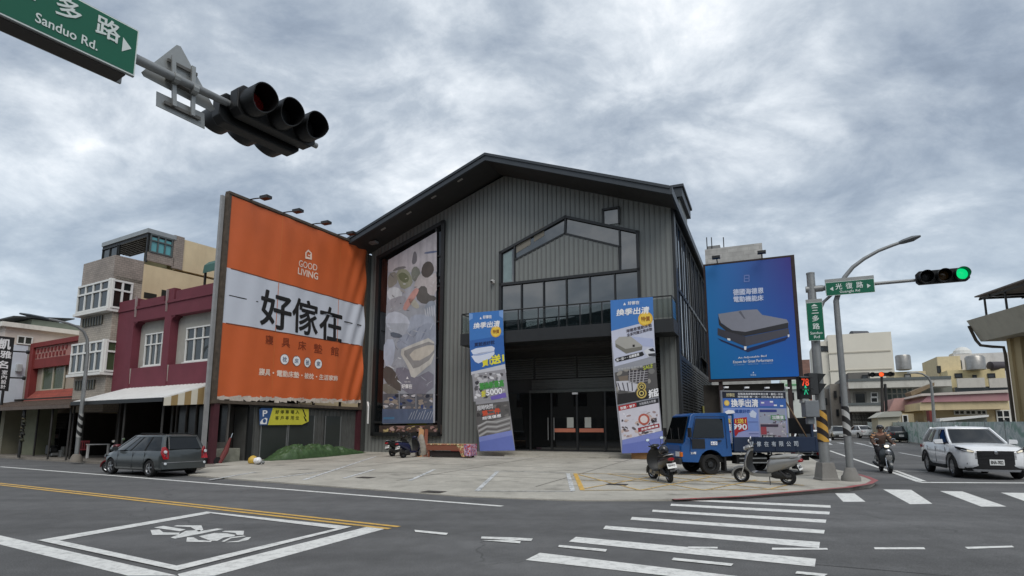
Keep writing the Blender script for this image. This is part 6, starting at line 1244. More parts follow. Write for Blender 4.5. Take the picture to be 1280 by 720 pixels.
# school-like low buildings with faded pink bands
pinkb = M('faded_pink_band', (172, 128, 132), .85, var=.16, scale=.5, dirt=.35, dirtcol=(190, 170, 150)); cry = M('cream_yellow_wall', (208, 190, 152), .85, var=.08, dirt=.2)
t = bt('pink_roofed_hall', 'long low cream hall with a faded pink roof band behind the fence', 'building', 1210, 40)
block(t, 1154, 1262, 512, 41, 9, cry)
def prism4(par, pts, v, dep, m, name): mb = MB(); mb.slab([B(vb(x, y, v)[0], v, vb(x, y, v)[1]) for x, y in pts], VD * dep, m); return mb.build(name, par)
prism4(t, [(1150, 513), (1260, 511), (1260, 501), (1150, 503)], 39, 10, cry, 'eave_wall'); prism4(t, [(1152, 502.8), (1262, 500.8), (1262, 491), (1160, 495)], 38.8, 10, pinkb, 'pink_band'); prism4(t, [(1150, 495), (1262, 490.5), (1262, 487), (1152, 492)], 38.6, 10.5, M('pale_coping', (196, 186, 178), .85, var=.08), 'coping')
for x0, x1 in ((1193, 1205), (1207, 1219), (1221, 1232), (1247, 1261)): vwin(t, x0, 513, x1, 518 if x0 < 1240 else 530, 41, 2, 1 if x0 < 1240 else 2, far_d, wfr, .1)
t = bt('pink_roofed_lodge', 'small gate lodge with a sloping faded pink roof left of the hall', 'building', 1125, 46)
prism4(t, [(1111, 514), (1140, 513), (1140, 497), (1118, 498)], 46, 6, M('faded_pink_roof', (184, 146, 140), .85, var=.12, dirt=.3, dirtcol=(196, 170, 150)), 'roof'); block(t, 1114, 1142, 514, 46.3, 5, cry)
prism4(t, [(1140, 520), (1150, 520), (1152, 484), (1140, 490)], 46.5, 3, M('brown_pier', (120, 104, 82), .85, var=.12), 'gate_pier'); prism4(t, [(1138, 490), (1168, 478), (1168, 482), (1140, 495)], 46.2, 3, M('brown_pier'), 'gate_canopy')
t = bt('cream_shed', 'low cream shed with a door just behind the fence', 'shed', 1115, 36); block(t, 1097, 1126, 520, 40, 4, M('pale_cream_shed', (190, 184, 164), .85, var=.08)); block(t, 1126, 1142, 517, 40.2, 4, cry, 'side_wing'); vwin(t, 1129, 519, 1134, 531, 40.2, 1, 1, far_d, wfr, .1)
prism4(t, [(1094, 522), (1106, 514.5), (1126, 514), (1128, 517), (1126, 520.5)], 39.7, 5, M('pale_sheet_roof', (176, 176, 166), .7, var=.06), 'roof')
mb = MB(); a, b_ = vb(1150, 537, 34), vb(1178, 513, 34); mb.bbox(a[0] + .8, b_[0] - .7, 34, 35, a[1], b_[1], M('dark_red_hoarding', (112, 46, 42), .8, var=.12)); mb.bbox(a[0], b_[0], 34.1, 35.2, a[1], a[1] + .5, M('dark_red_hoarding')); tag(mb.build('red_hoarding'), 'dark red board standing behind the fence above the white car', 'hoarding')
t = bt('lean_to_shed', 'grey lean-to with a white sheet roof beside the red board', 'shed', 1200, 32); prism4(t, [(1175, 527), (1236, 521), (1236, 518.5), (1175, 523)], 32, 4, white, 'roof'); prism4(t, [(1180, 545), (1234, 545), (1234, 521.5), (1180, 526)], 32.4, 3, M('grey_shed_wall', (140, 140, 130), .85, var=.1), 'wall')
# corner building at the right edge
e1 = V((math.sin(R(8.3)), math.cos(R(8.3)), 0)); e2 = V((e1.y, -e1.x, 0))
C0 = EYEV + ray(1226, 427) * (1 / ray(1226, 427).y) * 36; zS = C0.z; C0 = V((C0.x, C0.y, 0))
cbm = M('buff_corner_render', (188, 168, 128), .85, var=.08, scale=.6, dirt=.3, dirtcol=(140, 120, 90)); slabm = M('pale_slab_render', (202, 195, 178), .85, var=.06, dirt=.25)
t = thing('corner_building', 'buff two storey corner building with a deep roof slab at the right edge', 'building', C0, 0)
def cbp(a, b_, z): return C0 + e1 * a + e2 * b_ + ZD * z          # a: away along its street face, b: into the block on the right
def cbx(mb, a0, a1, b0, b1, z0, z1, m): mb.slab([cbp(a0, b0, z0), cbp(a1, b0, z0), cbp(a1, b1, z0), cbp(a0, b1, z0)], ZD * (z1 - z0), m)
mb = MB(); pT = PL(1208, 401, cbp(0, -.75, 0), e2) - C0; aT, zT = pT.dot(e1), pT.z; mb.slab([cbp(0, 0, zS), cbp(aT, -.75, zT), cbp(-16, -.75, zT), cbp(-16, 0, zS)], e2 * 12, slabm); mb.build('roof_slab', t)
mb = MB(); cbx(mb, -16, -1.2, 1.6, 12, -.1, zS, cbm); mb.build('wall', t)
mb = MB(); cbx(mb, -2.0, -1.2, .9, 1.6, -.1, zS - .02, cbm); cbx(mb, -1.4, -1.1, .75, .9, -.1, zS - .02, cbm); mb.build('corner_pier', t)
mb = MB(); cbx(mb, -9, -2.3, 1.52, 1.6, zS - 2.5, zS - .7, glass('corner_glass', (58, 62, 60), 1.5, .1)); wn = mb.build('window', t); mb = MB()
for a in (-2.3, -4.4, -6.6): cbx(mb, a - .06, a + .06, 1.44, 1.52, zS - 2.5, zS - .7, M('buff_frame', (172, 160, 136), .7, var=.05))
for z in (zS - 1.2, zS - 2.5): cbx(mb, -9, -2.3, 1.45, 1.515, z - .06, z + .06, M('buff_frame'))
mb.build('frame', wn)
mb = MB()
for k in range(18): cbx(mb, -8.8 + k * .36, -8.76 + k * .36, 1.36, 1.4, zS - 2.5, zS - 1.3, blackm)
cbx(mb, -9, -2.3, 1.36, 1.4, zS - 2.55, zS - 2.48, blackm); mb.build('window_grille', t)
mb = MB(); cbx(mb, -9, -2.3, 1.2, 1.6, zS - 3.0, zS - 2.7, slabm); mb.build('sill_band', t)
mb = MB(); p = cbp(-.9, .45, zS); mb.tube([cbp(aT * .7, -.62, zS + (zT - zS) * .75), cbp(.1, -.2, zS + .1), cbp(-.1, -.1, zS - .25), cbp(-.5, .3, zS - .4), cbp(-.9, .68, zS - .5), cbp(-.95, .7, zS - 1), cbp(-.95, .7, 0)], .09, M('old_pipe', (84, 76, 66), .7, .2, var=.25), 8); mb.build('drain_pipe', t, smooth=50)
mb = MB(); zR = zT; pR = PL(1218, 372, cbp(0, -.6, 0), e2) - C0; aR, zR2 = pR.dot(e1), pR.z
mb.slab([cbp(aR, -.6, zR2), cbp(aR, 11, zR2 + .2), cbp(-16, 11, zR2 + .2), cbp(-16, -.6, zR2)], ZD * .08, M('rusty_sheet_roof', (128, 118, 112), .7, .3, var=.25))
for a in (aR - .3, -2, -5, -8, -11, -14): mb.bar(cbp(a, -.5, zR2 - .07), cbp(a, 10.8, zR2 + .13), e1 * .05, ZD * -.12, M('dark_post'))
for b_ in (-.4, 2, 4.5): mb.bar(cbp(aR - .1, b_, zR2 - .11 + b_ * .016), cbp(-16, b_, zR2 - .11 + b_ * .016), e2 * .04, ZD * -.1, M('dark_post'))
mb.build('sheet_roof', t)
for a in (min(aR, aT) - .5, -3.2, -7): mb = MB(); mb.cyl(cbp(a, -.35, zR - .1), cbp(a, -.35, zR2 - .08), .06, M('dark_post')); mb.build('roof_post', t)
# ---- construction fence along the side street
def fencemat():
    m = M('printed_fence_panel', (150, 172, 160), .5, var=0); tr = m.node_tree; bs = tr.nodes['Principled BSDF']; nn = tr.nodes.new; ln = tr.links.new
    tcn = nn('ShaderNodeTexCoord'); s = nn('ShaderNodeSeparateXYZ'); ln(tcn.outputs['Object'], s.inputs[0]); n1 = nn('ShaderNodeTexNoise'); n1.inputs['Scale'].default_value = 1.1; n1.inputs['Detail'].default_value = 5; n1.inputs['Distortion'].default_value = 1.0; ln(tcn.outputs['Object'], n1.inputs['Vector'])
    cr_ = nn('ShaderNodeValToRGB'); ln(n1.outputs['Fac'], cr_.inputs[0]); E = cr_.color_ramp.elements; E[0].position = .36; E[0].color = srgb(132, 164, 150); E[1].position = .62; E[1].color = srgb(208, 214, 210)
    for p_, c in ((.42, (164, 186, 178)), (.48, (206, 212, 208)), (.55, (168, 182, 180))): k = E.new(p_); k.color = srgb(*c)
    ln(cr_.outputs[0], bs.inputs['Base Color']); return m
fm_ = fencemat(); fpost = M('fence_post', (130, 134, 132), .5, .4, var=.1)
F = [GG(1086, 547.5), GG(1135, 553.5), GG(1180, 559), GG(1290, 574)]
fn = thing('construction_fence', 'long fence of pale printed green and white panels along the side street', 'fence', F[1], 0)
for i in range(3):
    a, b_ = F[i], F[i + 1]; L_ = (b_ - a).length; n = max(1, round(L_ / 3)); d_ = (b_ - a).normalized(); nn3 = V((-d_.y, d_.x, 0))
    for k in range(n):
        p, q = a + (b_ - a) * k / n, a + (b_ - a) * (k + 1) / n; h0, h1 = p.z + 1.9, q.z + 1.9
        mb = MB(); mb.slab([p + d_ * .06 + ZD * .1, q - d_ * .06 + ZD * .1, q - d_ * .06 + ZD * 1.86, p + d_ * .06 + ZD * 1.86], nn3 * .04, fm_); mb.build('panel', fn)
        mb = MB(); mb.slab([p - d_ * .05, p + d_ * .05, p + d_ * .05 + nn3 * .1, p - d_ * .05 + nn3 * .1], ZD * 1.95, fpost); mb.build('post', fn)
# ---- far signal and lamp
b0 = GG(1104, 549); sf = thing('far_signal', 'far traffic signal with one red lamp lit on a pole down the side street', 'traffic light', b0, 0)
def fv(x, y): return PL(x, y, b0, VD)
s_ = (b0 - EYEV).length / F_PX
mb = MB(); mb.cyl(b0, fv(1102, 466), .2, M('dark_post'), .12); mb.build('pole', sf, smooth=50); mb = MB(); mb.cyl(b0 + UD * .45, fv(1105, 480) + UD * .1, .14, blackm); mb.build('side_pole', sf)
mb = MB(); mb.cyl(b0 + ZD * .9, b0 + ZD * 2.6, .3, stripemat('yellow_black_wrap3', (196, 150, 70), (40, 36, 34), .7, .8)); mb.build('reflective_wrap', sf)
signal_head(sf, fv(1100.5, 468.5) - VD * .4, UD, -VD, r=.24, pitch=.85, order=(housing_m, red_on, housing_m), vis=.3)
b0 = GG(1170, 556); lf2 = thing('street_lamp', 'far pale street lamp with a curved arm in front of the pink hall', 'street lamp', b0, 0)
mb = MB(); ln3 = [(1165, 490), (1163.5, 478), (1160, 471.5), (1152, 467), (1143, 466)]; mb.tube([b0, PL(1167, 515, b0, YD)] + [PL(x, y, b0, YD) for x, y in ln3], [.14, .12, .1, .09, .08, .07, .06], galv, 8); mb.build('pole', lf2, smooth=50)
p = PL(1141, 466, b0, YD); mb = MB(); mb.obox(p, V((.4, 0, .02)), V((0, .15, 0)), V((0, 0, .07)), alu); mb.build('lamp_head', lf2, bevel=.03)
# ================================================================ VEHICLES
glc = M('car_glass', (14, 17, 19), .02, ior=1.5, var=0); plate_w = M('plate_white', (226, 228, 226), .5, var=.03); tail = M('tail_lens_red', (150, 18, 26), .15, var=0, coat=.5); lensw = M('clear_lens', (205, 210, 214), .1, var=0, coat=.6); under = M('underbody', (16, 16, 17), .9, var=0); arch = M('wheel_arch_black', (22, 22, 23), .8, var=.05)
def wheel(par, T, x, y, r, wd, side, rimm=silver, spokes=5, steel=False):
    mb = MB(T); ax = V((0, side, 0)); o = V((x, y - side * wd, r))
    mb.rev(o, ax, [(0, r * .55), (.0, r * .9), (.03, r * .985), (wd * .5, r), (wd - .03, r * .985), (wd, r * .9), (wd, r * .66), (wd - .03, r * .62)], rubber, 28, cap=False); w_ = mb.build('wheel', par, smooth=40, local=False)
    mb = MB(T); oo = V((x, y - side * .035, r))
    mb.rev(oo - ax * .04, ax, [(0, r * .64), (.0, .01)], under, 24, cap=False)
    if steel:
        mb.rev(oo - ax * .03, ax, [(0, r * .64), (.02, r * .6), (-.03, r * .48), (-.03, r * .34), (.03, r * .26), (.035, .01)], rimm, 24, cap=False)
    else:
        mb.rev(oo, ax, [(-.05, r * .6), (0, r * .66), (.02, r * .64), (0, r * .58)], rimm, 28, cap=False); mb.rev(oo, ax, [(-.02, r * .17), (.02, r * .15), (.025, .01)], rimm, 14, cap=False)
        for k in range(spokes):
            a = k * 2 * math.pi / spokes + .3; d = V((math.cos(a), 0, math.sin(a))); t = V((-math.sin(a), 0, math.cos(a)))
            mb.slab([oo + d * r * .12 - t * r * .09, oo + d * r * .6 - t * r * .06, oo + d * r * .6 + t * r * .06, oo + d * r * .12 + t * r * .09], ax * .02, rimm)
    mb.build('rim', w_, smooth=35); return w_
def interp(tab, x):
    if x <= tab[0][0]: return tab[0][1:]
    for a, b_ in zip(tab, tab[1:]):
        if x <= b_[0]:
            t = (x - a[0]) / (b_[0] - a[0]); t2 = t; return tuple(p + (q - p) * t2 for p, q in zip(a[1:], b_[1:]))
    return tab[-1][1:]
def make_car(name, label, cat, loc, rz, sp, group=None):
    """sp: tab of (x, sill z, shoulder z, half width); gh: greenhouse side outline; wheels etc."""
    t = thing(name, label, cat, loc, rz, group); T = lmat(loc, rz); paint = sp['paint']; xf, xr, r = sp['xf'], sp['xr'], sp['r']
    tab = sp['tab']; x0, x1 = tab[0][0], tab[-1][0]; ra = r * 1.16
    xs = set([p[0] for p in tab]); x = x0
    while x < x1: xs.add(round(x, 3)); x += .14
    for c in (xf, xr):
        for k in range(-8, 9): xs.add(round(c + ra * math.sin(k / 8 * math.pi / 2), 3))
        xs.add(round(c - ra - .004, 3)); xs.add(round(c + ra + .004, 3))
    xs = sorted(p for p in xs if x0 <= p <= x1); rings = []
    for x in xs:
        zb, zs, w_ = interp(tab, x)
        za = zb
        for c in (xf, xr):
            if abs(x - c) <= ra: za = max(za, r + math.sqrt(max(0, ra * ra - (x - c) ** 2)))
        lv = [(zb, .93), (zb + (zs - zb) * .1, .985), (zb + (zs - zb) * .3, 1.0), (zb + (zs - zb) * .62, 1.0), (zb + (zs - zb) * .84, .965), (zs - .012, .90)]
        half = []
        for z, k in lv: half.append((w_ * k, max(z, min(za, zs - .02))))
        half += [(w_ * .8, zs + .012), (w_ * .4, zs + .03), (0, zs + .036)]
        ring = [V((x, y, z)) for y, z in half] + [V((x, -y, z)) for y, z in half[-2::-1]]
        rings.append(ring)
    mb = MB(T); mb.loft(rings, paint); body = mb.build('body', t, smooth=38)
    # dark floor and wheel wells
    mb = MB(T); zb = min(p[1] for p in tab); wmx = max(p[3] for p in tab)
    mb.box(x0 + .25, x1 - .25, -wmx * .72, wmx * .72, zb - .02, zb + .25, under)
    for c in (xf, xr): mb.box(c - ra * .98, c + ra * .98, -wmx * .9, wmx * .9, r * .9, r + ra * .94, under)
    mb.build('underbody', t)
    # greenhouse
    g = sp['gh']; mb = MB(T); wb, wr = sp['wb'], sp['wr']     # g: [(x, z) base front, roof front, roof rear, base rear], half widths
    (ax_, az), (bx, bz), (cx_, cz), (dx, dz) = g
    n = 10; rings = []
    for k in range(n + 1):
        s_ = k / n; zf = az + (bz - az) * s_; xfr = ax_ + (bx - ax_) * s_ ** .92; xre = dx + (cx_ - dx) * s_; zr = dz + (cz - dz) * s_; w_ = wb + (wr - wb) * s_ ** 1.25
        rings.append([V((xfr + .0, 0, zf)), V((xfr - .03, w_ * .6, zf)), V((xfr - .10, w_ * .93, zf)), V((xfr - .22, w_, zf + 0)), V(((xfr + xre) / 2, w_ * 1.01, (zf + zr) / 2)), V((xre + .2, w_ * .99, zr)), V((xre + .07, w_ * .92, zr)), V((xre + .015, w_ * .6, zr)), V((xre, 0, zr)),
                      V((xre + .015, -w_ * .6, zr)), V((xre + .07, -w_ * .92, zr)), V((xre + .2, -w_ * .99, zr)), V(((xfr + xre) / 2, -w_ * 1.01, (zf + zr) / 2)), V((xfr - .22, -w_, zf)), V((xfr - .10, -w_ * .93, zf)), V((xfr - .03, -w_ * .6, zf))])
    mb.loft(rings, glc); gh = mb.build('window', t, smooth=42)
    # roof skin
    mb = MB(T); top = rings[-1]; ctr = sum((p for p in top), V((0, 0, 0))) / len(top)
    R_ = []
    for f, dz_ in ((1.035, -.035), (1.03, .0), (.97, .035), (.8, .055), (.45, .07), (.02, .075)): R_.append([V((ctr.x + (p.x - ctr.x) * (f if f > .99 else f), ctr.y + (p.y - ctr.y) * f, p.z + dz_)) for p in top])
    mb.loft(R_, sp.get('roof', paint)); mb.build('roof', t, smooth=50)
    # pillars
    def on(k, i): return rings[k][i]
    mb = MB(T); out_ = 1.012
    def pillar(i0, i1, wpx, m):
        for side in (0, 1):
            pts = []
            for k in range(n + 1):
                a, b_ = rings[k][i0], rings[k][i1]
                p = a.lerp(b_, .5); y = 1 if not side else -1; pts.append((p, a, b_))
            L_ = [V((p.x - wpx[k], (abs(p.y) + .012) * (-1 if side else 1), p.z)) for k, (p, a, b_) in enumerate(pts)]; R2 = [V((p.x + wpx[k], (abs(p.y) + .012 - .0) * (-1 if side else 1), p.z)) for k, (p, a, b_) in enumerate(pts)]
            vs = L_ + R2; m1_ = len(L_); mb.add(vs, [[j, j + 1, m1_ + j + 1, m1_ + j] for j in range(m1_ - 1)], m)
    def strip_(fx, hw, m):
        for side in (1, -1):
            vs = []
            for k in range(n + 1):
                s_ = k / n; xfr = rings[k][3].x; xre = rings[k][5].x; f = fx(s_); x = xfr + (xre - xfr) * f; w_ = wb + (wr - wb) * s_ ** 1.25; z = rings[k][3].z + (rings[k][5].z - rings[k][3].z) * f
                yy = (w_ * (1.0 + .01 * (1 - abs(f - .5) * 2)) + .008) * side; vs += [V((x - hw, yy, z)), V((x + hw, yy, z))]
            mb = MB(T); mb.add(vs, [[2 * j, 2 * j + 1, 2 * j + 3, 2 * j + 2] for j in range(n)], m); mb.build('pillar', t, smooth=50)
    for f, hw, m in sp['pillars']: strip_((lambda s_, f=f: f), hw, m)
    # A pillars and rear corner posts as bars along the glass edges
    for i, rr_, m in ((2, .045, sp.get('apil', paint)), (6, sp.get('cpil', .06), paint)):
        for sgn in (1, -1):
            idx = i if sgn == 1 else len(top) - i
            mb = MB(T); mb.tube([rings[k][idx] + V((0, 0, 0)) for k in range(0, n + 1, 2)], rr_, m, 6); mb.build('pillar', t, smooth=50)
    sp['rings'] = rings
    for c in (xf, xr):
        w_ = interp(tab, c)[2]
        for s_ in (1, -1): wheel(t, T, c, s_ * (w_ - .015), r, .2, s_, sp.get('rim', silver), sp.get('spokes', 5))
    return t, T
def clad(par, T, sp, m, h=.1):
    """dark arch lips and sill strips"""
    for c in (sp['xf'], sp['xr']):
        for s_ in (1, -1):
            mb = MB(T); w_ = interp(sp['tab'], c)[2]; r0, r1 = sp['r'] * 1.13, sp['r'] * 1.13 + h; N_ = 16; vs = []
            for k in range(N_ + 1): a = math.pi * k / N_; vs += [V((c + r0 * math.cos(a), s_ * (w_ + .012), sp['r'] + r0 * math.sin(a))), V((c + r1 * math.cos(a), s_ * (w_ + .012), sp['r'] + r1 * math.sin(a))), V((c + r1 * math.cos(a), s_ * (w_ - .05), sp['r'] + r1 * math.sin(a)))]
            mb.add(vs, [f for k in range(N_) for f in ([3 * k, 3 * k + 1, 3 * k + 4, 3 * k + 3], [3 * k + 1, 3 * k + 2, 3 * k + 5, 3 * k + 4])], m); mb.build('arch_trim', par, smooth=40)
    mb = MB(T)
def facepoly(mb, T, pts, x, d, m):
    mb.slab([V((x(y, z) if callable(x) else x, y, z)) for y, z in pts], V((d, 0, 0)), m)
# ---- white crossover waiting at the side street line
pwhite = M('white_car_paint', (226, 228, 230), .25, var=.02, coat=.6)
fl, rl = GG(1192, 596.5), GG(1161, 589)
hd = -VD; rz_suv = math.atan2(hd.y, hd.x) + R(3)
suv_sp = dict(paint=pwhite, xf=1.33, xr=-1.31, r=.345, tab=[(-2.2, .55, .88, .62), (-2.15, .42, .99, .76), (-1.95, .34, 1.06, .86), (-1.4, .3, 1.09, .91), (-.5, .27, 1.08, .905), (.6, .27, 1.065, .905), (1.2, .28, 1.05, .91), (1.6, .3, 1.02, .895), (1.95, .32, .97, .83), (2.14, .36, .9, .7), (2.2, .42, .84, .62)],
    gh=[(1.02, 1.07), (.2, 1.55), (-1.55, 1.55), (-2.02, 1.1)], wb=.80, wr=.64, pillars=[(.30, .035, M('black_pillar', (16, 16, 18), .3, var=0)), (.62, .03, MATS.get('black_pillar') or M('black_pillar', (16, 16, 18)))], cpil=.075, spokes=8)
A_ = Matrix.Rotation(rz_suv, 3, 'Z') @ V((1.33, -.9, 0))
suv_loc = V((fl.x, fl.y, 0)) - V((A_.x, A_.y, 0))
suv, T = make_car('parked_car', 'white crossover car with black grille waiting at the stop line on the right', 'car', suv_loc, rz_suv, suv_sp)
clad(suv, T, suv_sp, arch, .07)
for s_ in (1, -1):
    mb = MB(T); mb.slab([V((x, s_ * .90, z)) for x, z in ((-.93, .26), (.93, .26), (.93, .40), (.55, .37), (-.55, .37), (-.93, .44))], V((0, s_ * .022, 0)), arch); mb.build('sill_cladding', suv, bevel=.008)
    mb = MB(T); mb.slab([V((2.03, s_ * .74, 0.850)), V((2.19, s_ * .52, 0.810)), V((2.19, s_ * .52, 0.870)), V((2.02, s_ * .74, 0.960)), V((1.72, s_ * .862, 0.990)), V((1.78, s_ * .855, 0.930))], V((.03, s_ * .03, 0)), M('headlight_dark', (34, 36, 40), .1, var=0, coat=.6)); hl = mb.build('headlight', suv, bevel=.008)
    mb = MB(T); mb.slab([V((2.13, s_ * .68, 0.855)), V((2.21, s_ * .54, 0.825)), V((2.21, s_ * .54, 0.860)), V((2.12, s_ * .68, 0.905))], V((.035, s_ * .01, 0)), M('headlight_lit', (230, 226, 210), .2, var=0, emit=(255, 236, 200), es=.2)); mb.build('lamp', hl)
    mb = MB(T); c = V((.62, s_ * 1.0, 1.12)); mb.loft([[c + V((dx, y * s_, z)) for y, z in ((-.12, -.06), (.1, -.07), (.13, 0), (.1, .07), (-.1, .08))] for dx in (-.07, .02, .09)], pwhite); mr_ = mb.build('wing_mirror', suv, smooth=40); mb = MB(T); mb.slab([c + V((.0, s_ * -.2, -.1)), c + V((.0, s_ * -.1, -.09)), c + V((.0, s_ * .1, -.085)), c + V((.0, s_ * .08, -.055)), c + V((.0, s_ * -.2, -.04))], V((.06, 0, 0)), arch); mb.build('mirror_foot', mr_)
    mb = MB(T); mb.bar(V((.28, s_ * .912, .84)), V((.1, s_ * .912, .845)), V((0, 0, .018)), V((0, s_ * .03, 0)), pwhite); mb.bar(V((-.75, s_ * .912, .86)), V((-.93, s_ * .912, .865)), V((0, 0, .018)), V((0, s_ * .03, 0)), pwhite); mb.build('door_handles', suv)
    mb = MB(T)
    for x in (.88, -.12, -1.02): mb.slab([V((x, s_ * .9, .42)), V((x + .012, s_ * .9, .42)), V((x - .02, s_ * .893, .95)), V((x - .032, s_ * .893, .95))], V((0, s_ * .0135, 0)), M('door_gap', (70, 72, 74), .6, var=0))
    mb.build('door_gap', suv)
    mb = MB(T); mb.slab([V((-2.1, s_ * .76, .86)), V((-2.1, s_ * .76, .98)), V((-1.86, s_ * .875, .97)), V((-1.86, s_ * .88, .88))], V((-.03, s_ * .02, 0)), tail); mb.build('tail_light', suv)
gr = M('black_grille', (20, 20, 22), .5, var=.1)
xfun = lambda y, z: 2.16 + .06 * (1 - (y / .75) ** 2)
mb = MB(T)
def curved(mb, zlo, zhi, hwlo, hwhi, x, th, m, n=14):
    vs = []
    for k in range(n + 1):
        t = k / n * 2 - 1
        for z, hw in ((zlo, hwlo), (zhi, hwhi)):
            y = t * hw; vs.append(V((x(y, z), y, z)))
    for k in range(n + 1):
        t = k / n * 2 - 1
        for z, hw in ((zlo, hwlo), (zhi, hwhi)):
            y = t * hw; vs.append(V((x(y, z) - th, y, z)))
    o = 2 * (n + 1); fs = []
    for k in range(n): fs += [[2 * k, 2 * k + 2, 2 * k + 3, 2 * k + 1], [2 * k, o + 2 * k, o + 2 * k + 2, 2 * k + 2], [2 * k + 1, 2 * k + 3, o + 2 * k + 3, o + 2 * k + 1]]
    fs += [[0, 1, o + 1, o], [2 * n, o + 2 * n, o + 2 * n + 1, 2 * n + 1]]; mb.add(vs, fs, m)
xs_ = lambda y, z: 2.245 - .11 * (abs(y) / .7) ** 2.2
curved(mb, .46, .87, .72, .60, xs_, .14, gr)
gri = mb.build('grille', suv, smooth=35)
mb = MB(T)
for z in (.64, .68, .72, .76, .8): curved(mb, z - .008, z + .008, .68 - (z - .5) * .4, .675 - (z - .5) * .4, lambda y, z: xs_(y, z) + .012, .02, M('grille_bar', (44, 45, 47), .4, var=0))
mb.build('grille_bar', gri)
mb = MB(T); curved(mb, .29, .47, .74, .76, lambda y, z: 2.27 - .22 * (abs(y) / .72) ** 2.4, .14, arch); mb.build('lower_bumper', suv, smooth=35)
mb = MB(T); curved(mb, .255, .315, .56, .6, lambda y, z: 2.275 - .1 * (abs(y) / .7) ** 2.2, .1, silver); mb.build('skid_plate', suv, smooth=35)
def plate(par, T, x, z, txt, face=1, w_=.36, h_=.17, fmt=None, y=0, m=plate_w, tilt=0):
    mb = MB(T); mb.box(x - .01, x + .01, y - w_ / 2, y + w_ / 2, z - h_ / 2, z + h_ / 2, m); p = mb.build('licence_plate', par)
    O = T @ V((x + face * .0105, y, z)); ex = T.to_3x3() @ V((0, face, 0)); nrm = T.to_3x3() @ V((face, 0, 0)); a = Art(O, ex, ZD, nrm, .002)
    a.text(txt, -w_ * .42, w_ * .42, -h_ * .3, h_ * .3, ink, 1, .03); a.mb.build('lettering', p); return p
plate(suv, T, 2.262, .53, 'BNA-7822'); suv.scale = (1.02, 1.04, 1.04)
mb = MB(T); mb.rev(V((2.262, 0, .815)), V((1, 0, 0)), [(0, .055), (.015, .05), (.02, .02)], chrome, 18); mb.build('badge', suv, smooth=40)
mb = MB(T); mb.rev(V((-.9, 0, 1.6)), V((-1, 0, .35)), [(0, .05), (.12, .02), (.16, 0)], pwhite, 8); mb.build('roof_fin', suv)
# ---- dark people carrier on the left kerb
pgrey = M('dark_grey_car_paint', (66, 71, 72), .28, .3, var=.05, coat=.5)
rr_w, fr_w = G(184, 596.4), G(139.5, 592.6); hd = (fr_w - rr_w); rz_m = math.atan2(SD.y, SD.x) + math.pi + R(1)
mpv_sp = dict(paint=pgrey, xf=1.36, xr=-1.34, r=.315, tab=[(-2.2, .5, .9, .6), (-2.16, .36, .97, .76), (-2.0, .26, 1.0, .84), (-1.3, .24, .99, .865), (0, .22, .965, .865), (.9, .22, .94, .865), (1.35, .24, .9, .855), (1.75, .26, .83, .81), (2.05, .3, .74, .68), (2.15, .36, .64, .52)],
    gh=[(1.42, .9), (.25, 1.5), (-1.82, 1.5), (-2.1, .98)], wb=.79, wr=.61, pillars=[(.36, .03, arch), (.68, .04, arch), (.2, .02, arch)], cpil=.085, spokes=5)
A_ = Matrix.Rotation(rz_m, 3, 'Z') @ V((-1.34, .86, 0)); mpv_loc = V((rr_w.x, rr_w.y, 0)) - V((A_.x, A_.y, 0))
A_M = A_.copy()
mpv, T = make_car('parked_car', 'dark grey people carrier parked at the left kerb seen from behind', 'car', mpv_loc, rz_m, mpv_sp)
for s_ in (1, -1):
    mb = MB(T); mb.slab([V((-2.21, s_ * .83, .66)), V((-2.15, s_ * .60, .66)), V((-2.15, s_ * .62, .95)), V((-2.1, s_ * .72, 1.12)), V((-2.0, s_ * .8, 1.1)), V((-2.05, s_ * .86, .9))], V((-.05, s_ * .015, 0)), tail); tl = mb.build('tail_light', mpv, bevel=.01)
    mb = MB(T); mb.rev(V((-2.19, s_ * .76, .93)), V((-1, s_ * .2, 0)), [(0, .06), (.03, .055), (.035, .0)], lensw, 16); mb.build('lamp', tl)
    mb = MB(T); mb.rev(V((-2.2, s_ * .74, .5)), V((-1, s_ * .2, 0)), [(0, .05), (.03, .045), (.035, .0)], lensw, 14); mb.build('reflector', mpv)
    c = V((.92, s_ * .96, 1.0)); mb = MB(T); mb.loft([[c + V((dx, y * s_, z)) for y, z in ((-.12, -.05), (.1, -.06), (.12, 0), (.09, .07), (-.1, .07))] for dx in (-.06, .02, .08)], pgrey); mb.build('wing_mirror', mpv, smooth=40)
    mb = MB(T); mb.bar(V((-1.0, s_ * .875, .5)), V((1.0, s_ * .875, .5)), V((0, 0, .03)), V((0, s_ * .015, 0)), M('rub_strip', (46, 50, 51), .5, var=0)); mb.build('rub_strip', mpv)
    mb = MB(T)
    for x in (.85, -.2, -1.0): mb.slab([V((x, s_ * .863, .3)), V((x + .012, s_ * .863, .3)), V((x - .02, s_ * .85, .9)), V((x - .032, s_ * .85, .9))], V((0, s_ * .012, 0)), M('door_gap_dark', (28, 30, 30), .6, var=0))
    mb.build('door_gap', mpv)
    mb = MB(T); mb.tube([V((.0, s_ * .55, 1.53)), V((-.2, s_ * .56, 1.6)), V((-1.5, s_ * .55, 1.6)), V((-1.7, s_ * .54, 1.54))], .02, arch, 6); mb.build('roof_rail', mpv)
    mb = MB(T); mb.slab([V((2.1, s_ * .62, .6)), V((1.9, s_ * .77, .66)), V((1.75, s_ * .82, .78)), V((2.0, s_ * .66, .72))], V((.04, s_ * .03, 0)), lensw); mb.build('headlight', mpv)
mb = MB(T)
curved(mb, .3, .52, .82, .84, lambda y, z: -2.14 - .1 * (1 - (abs(y) / .85) ** 3), -.1, pgrey); mb.build('rear_bumper', mpv, smooth=40)
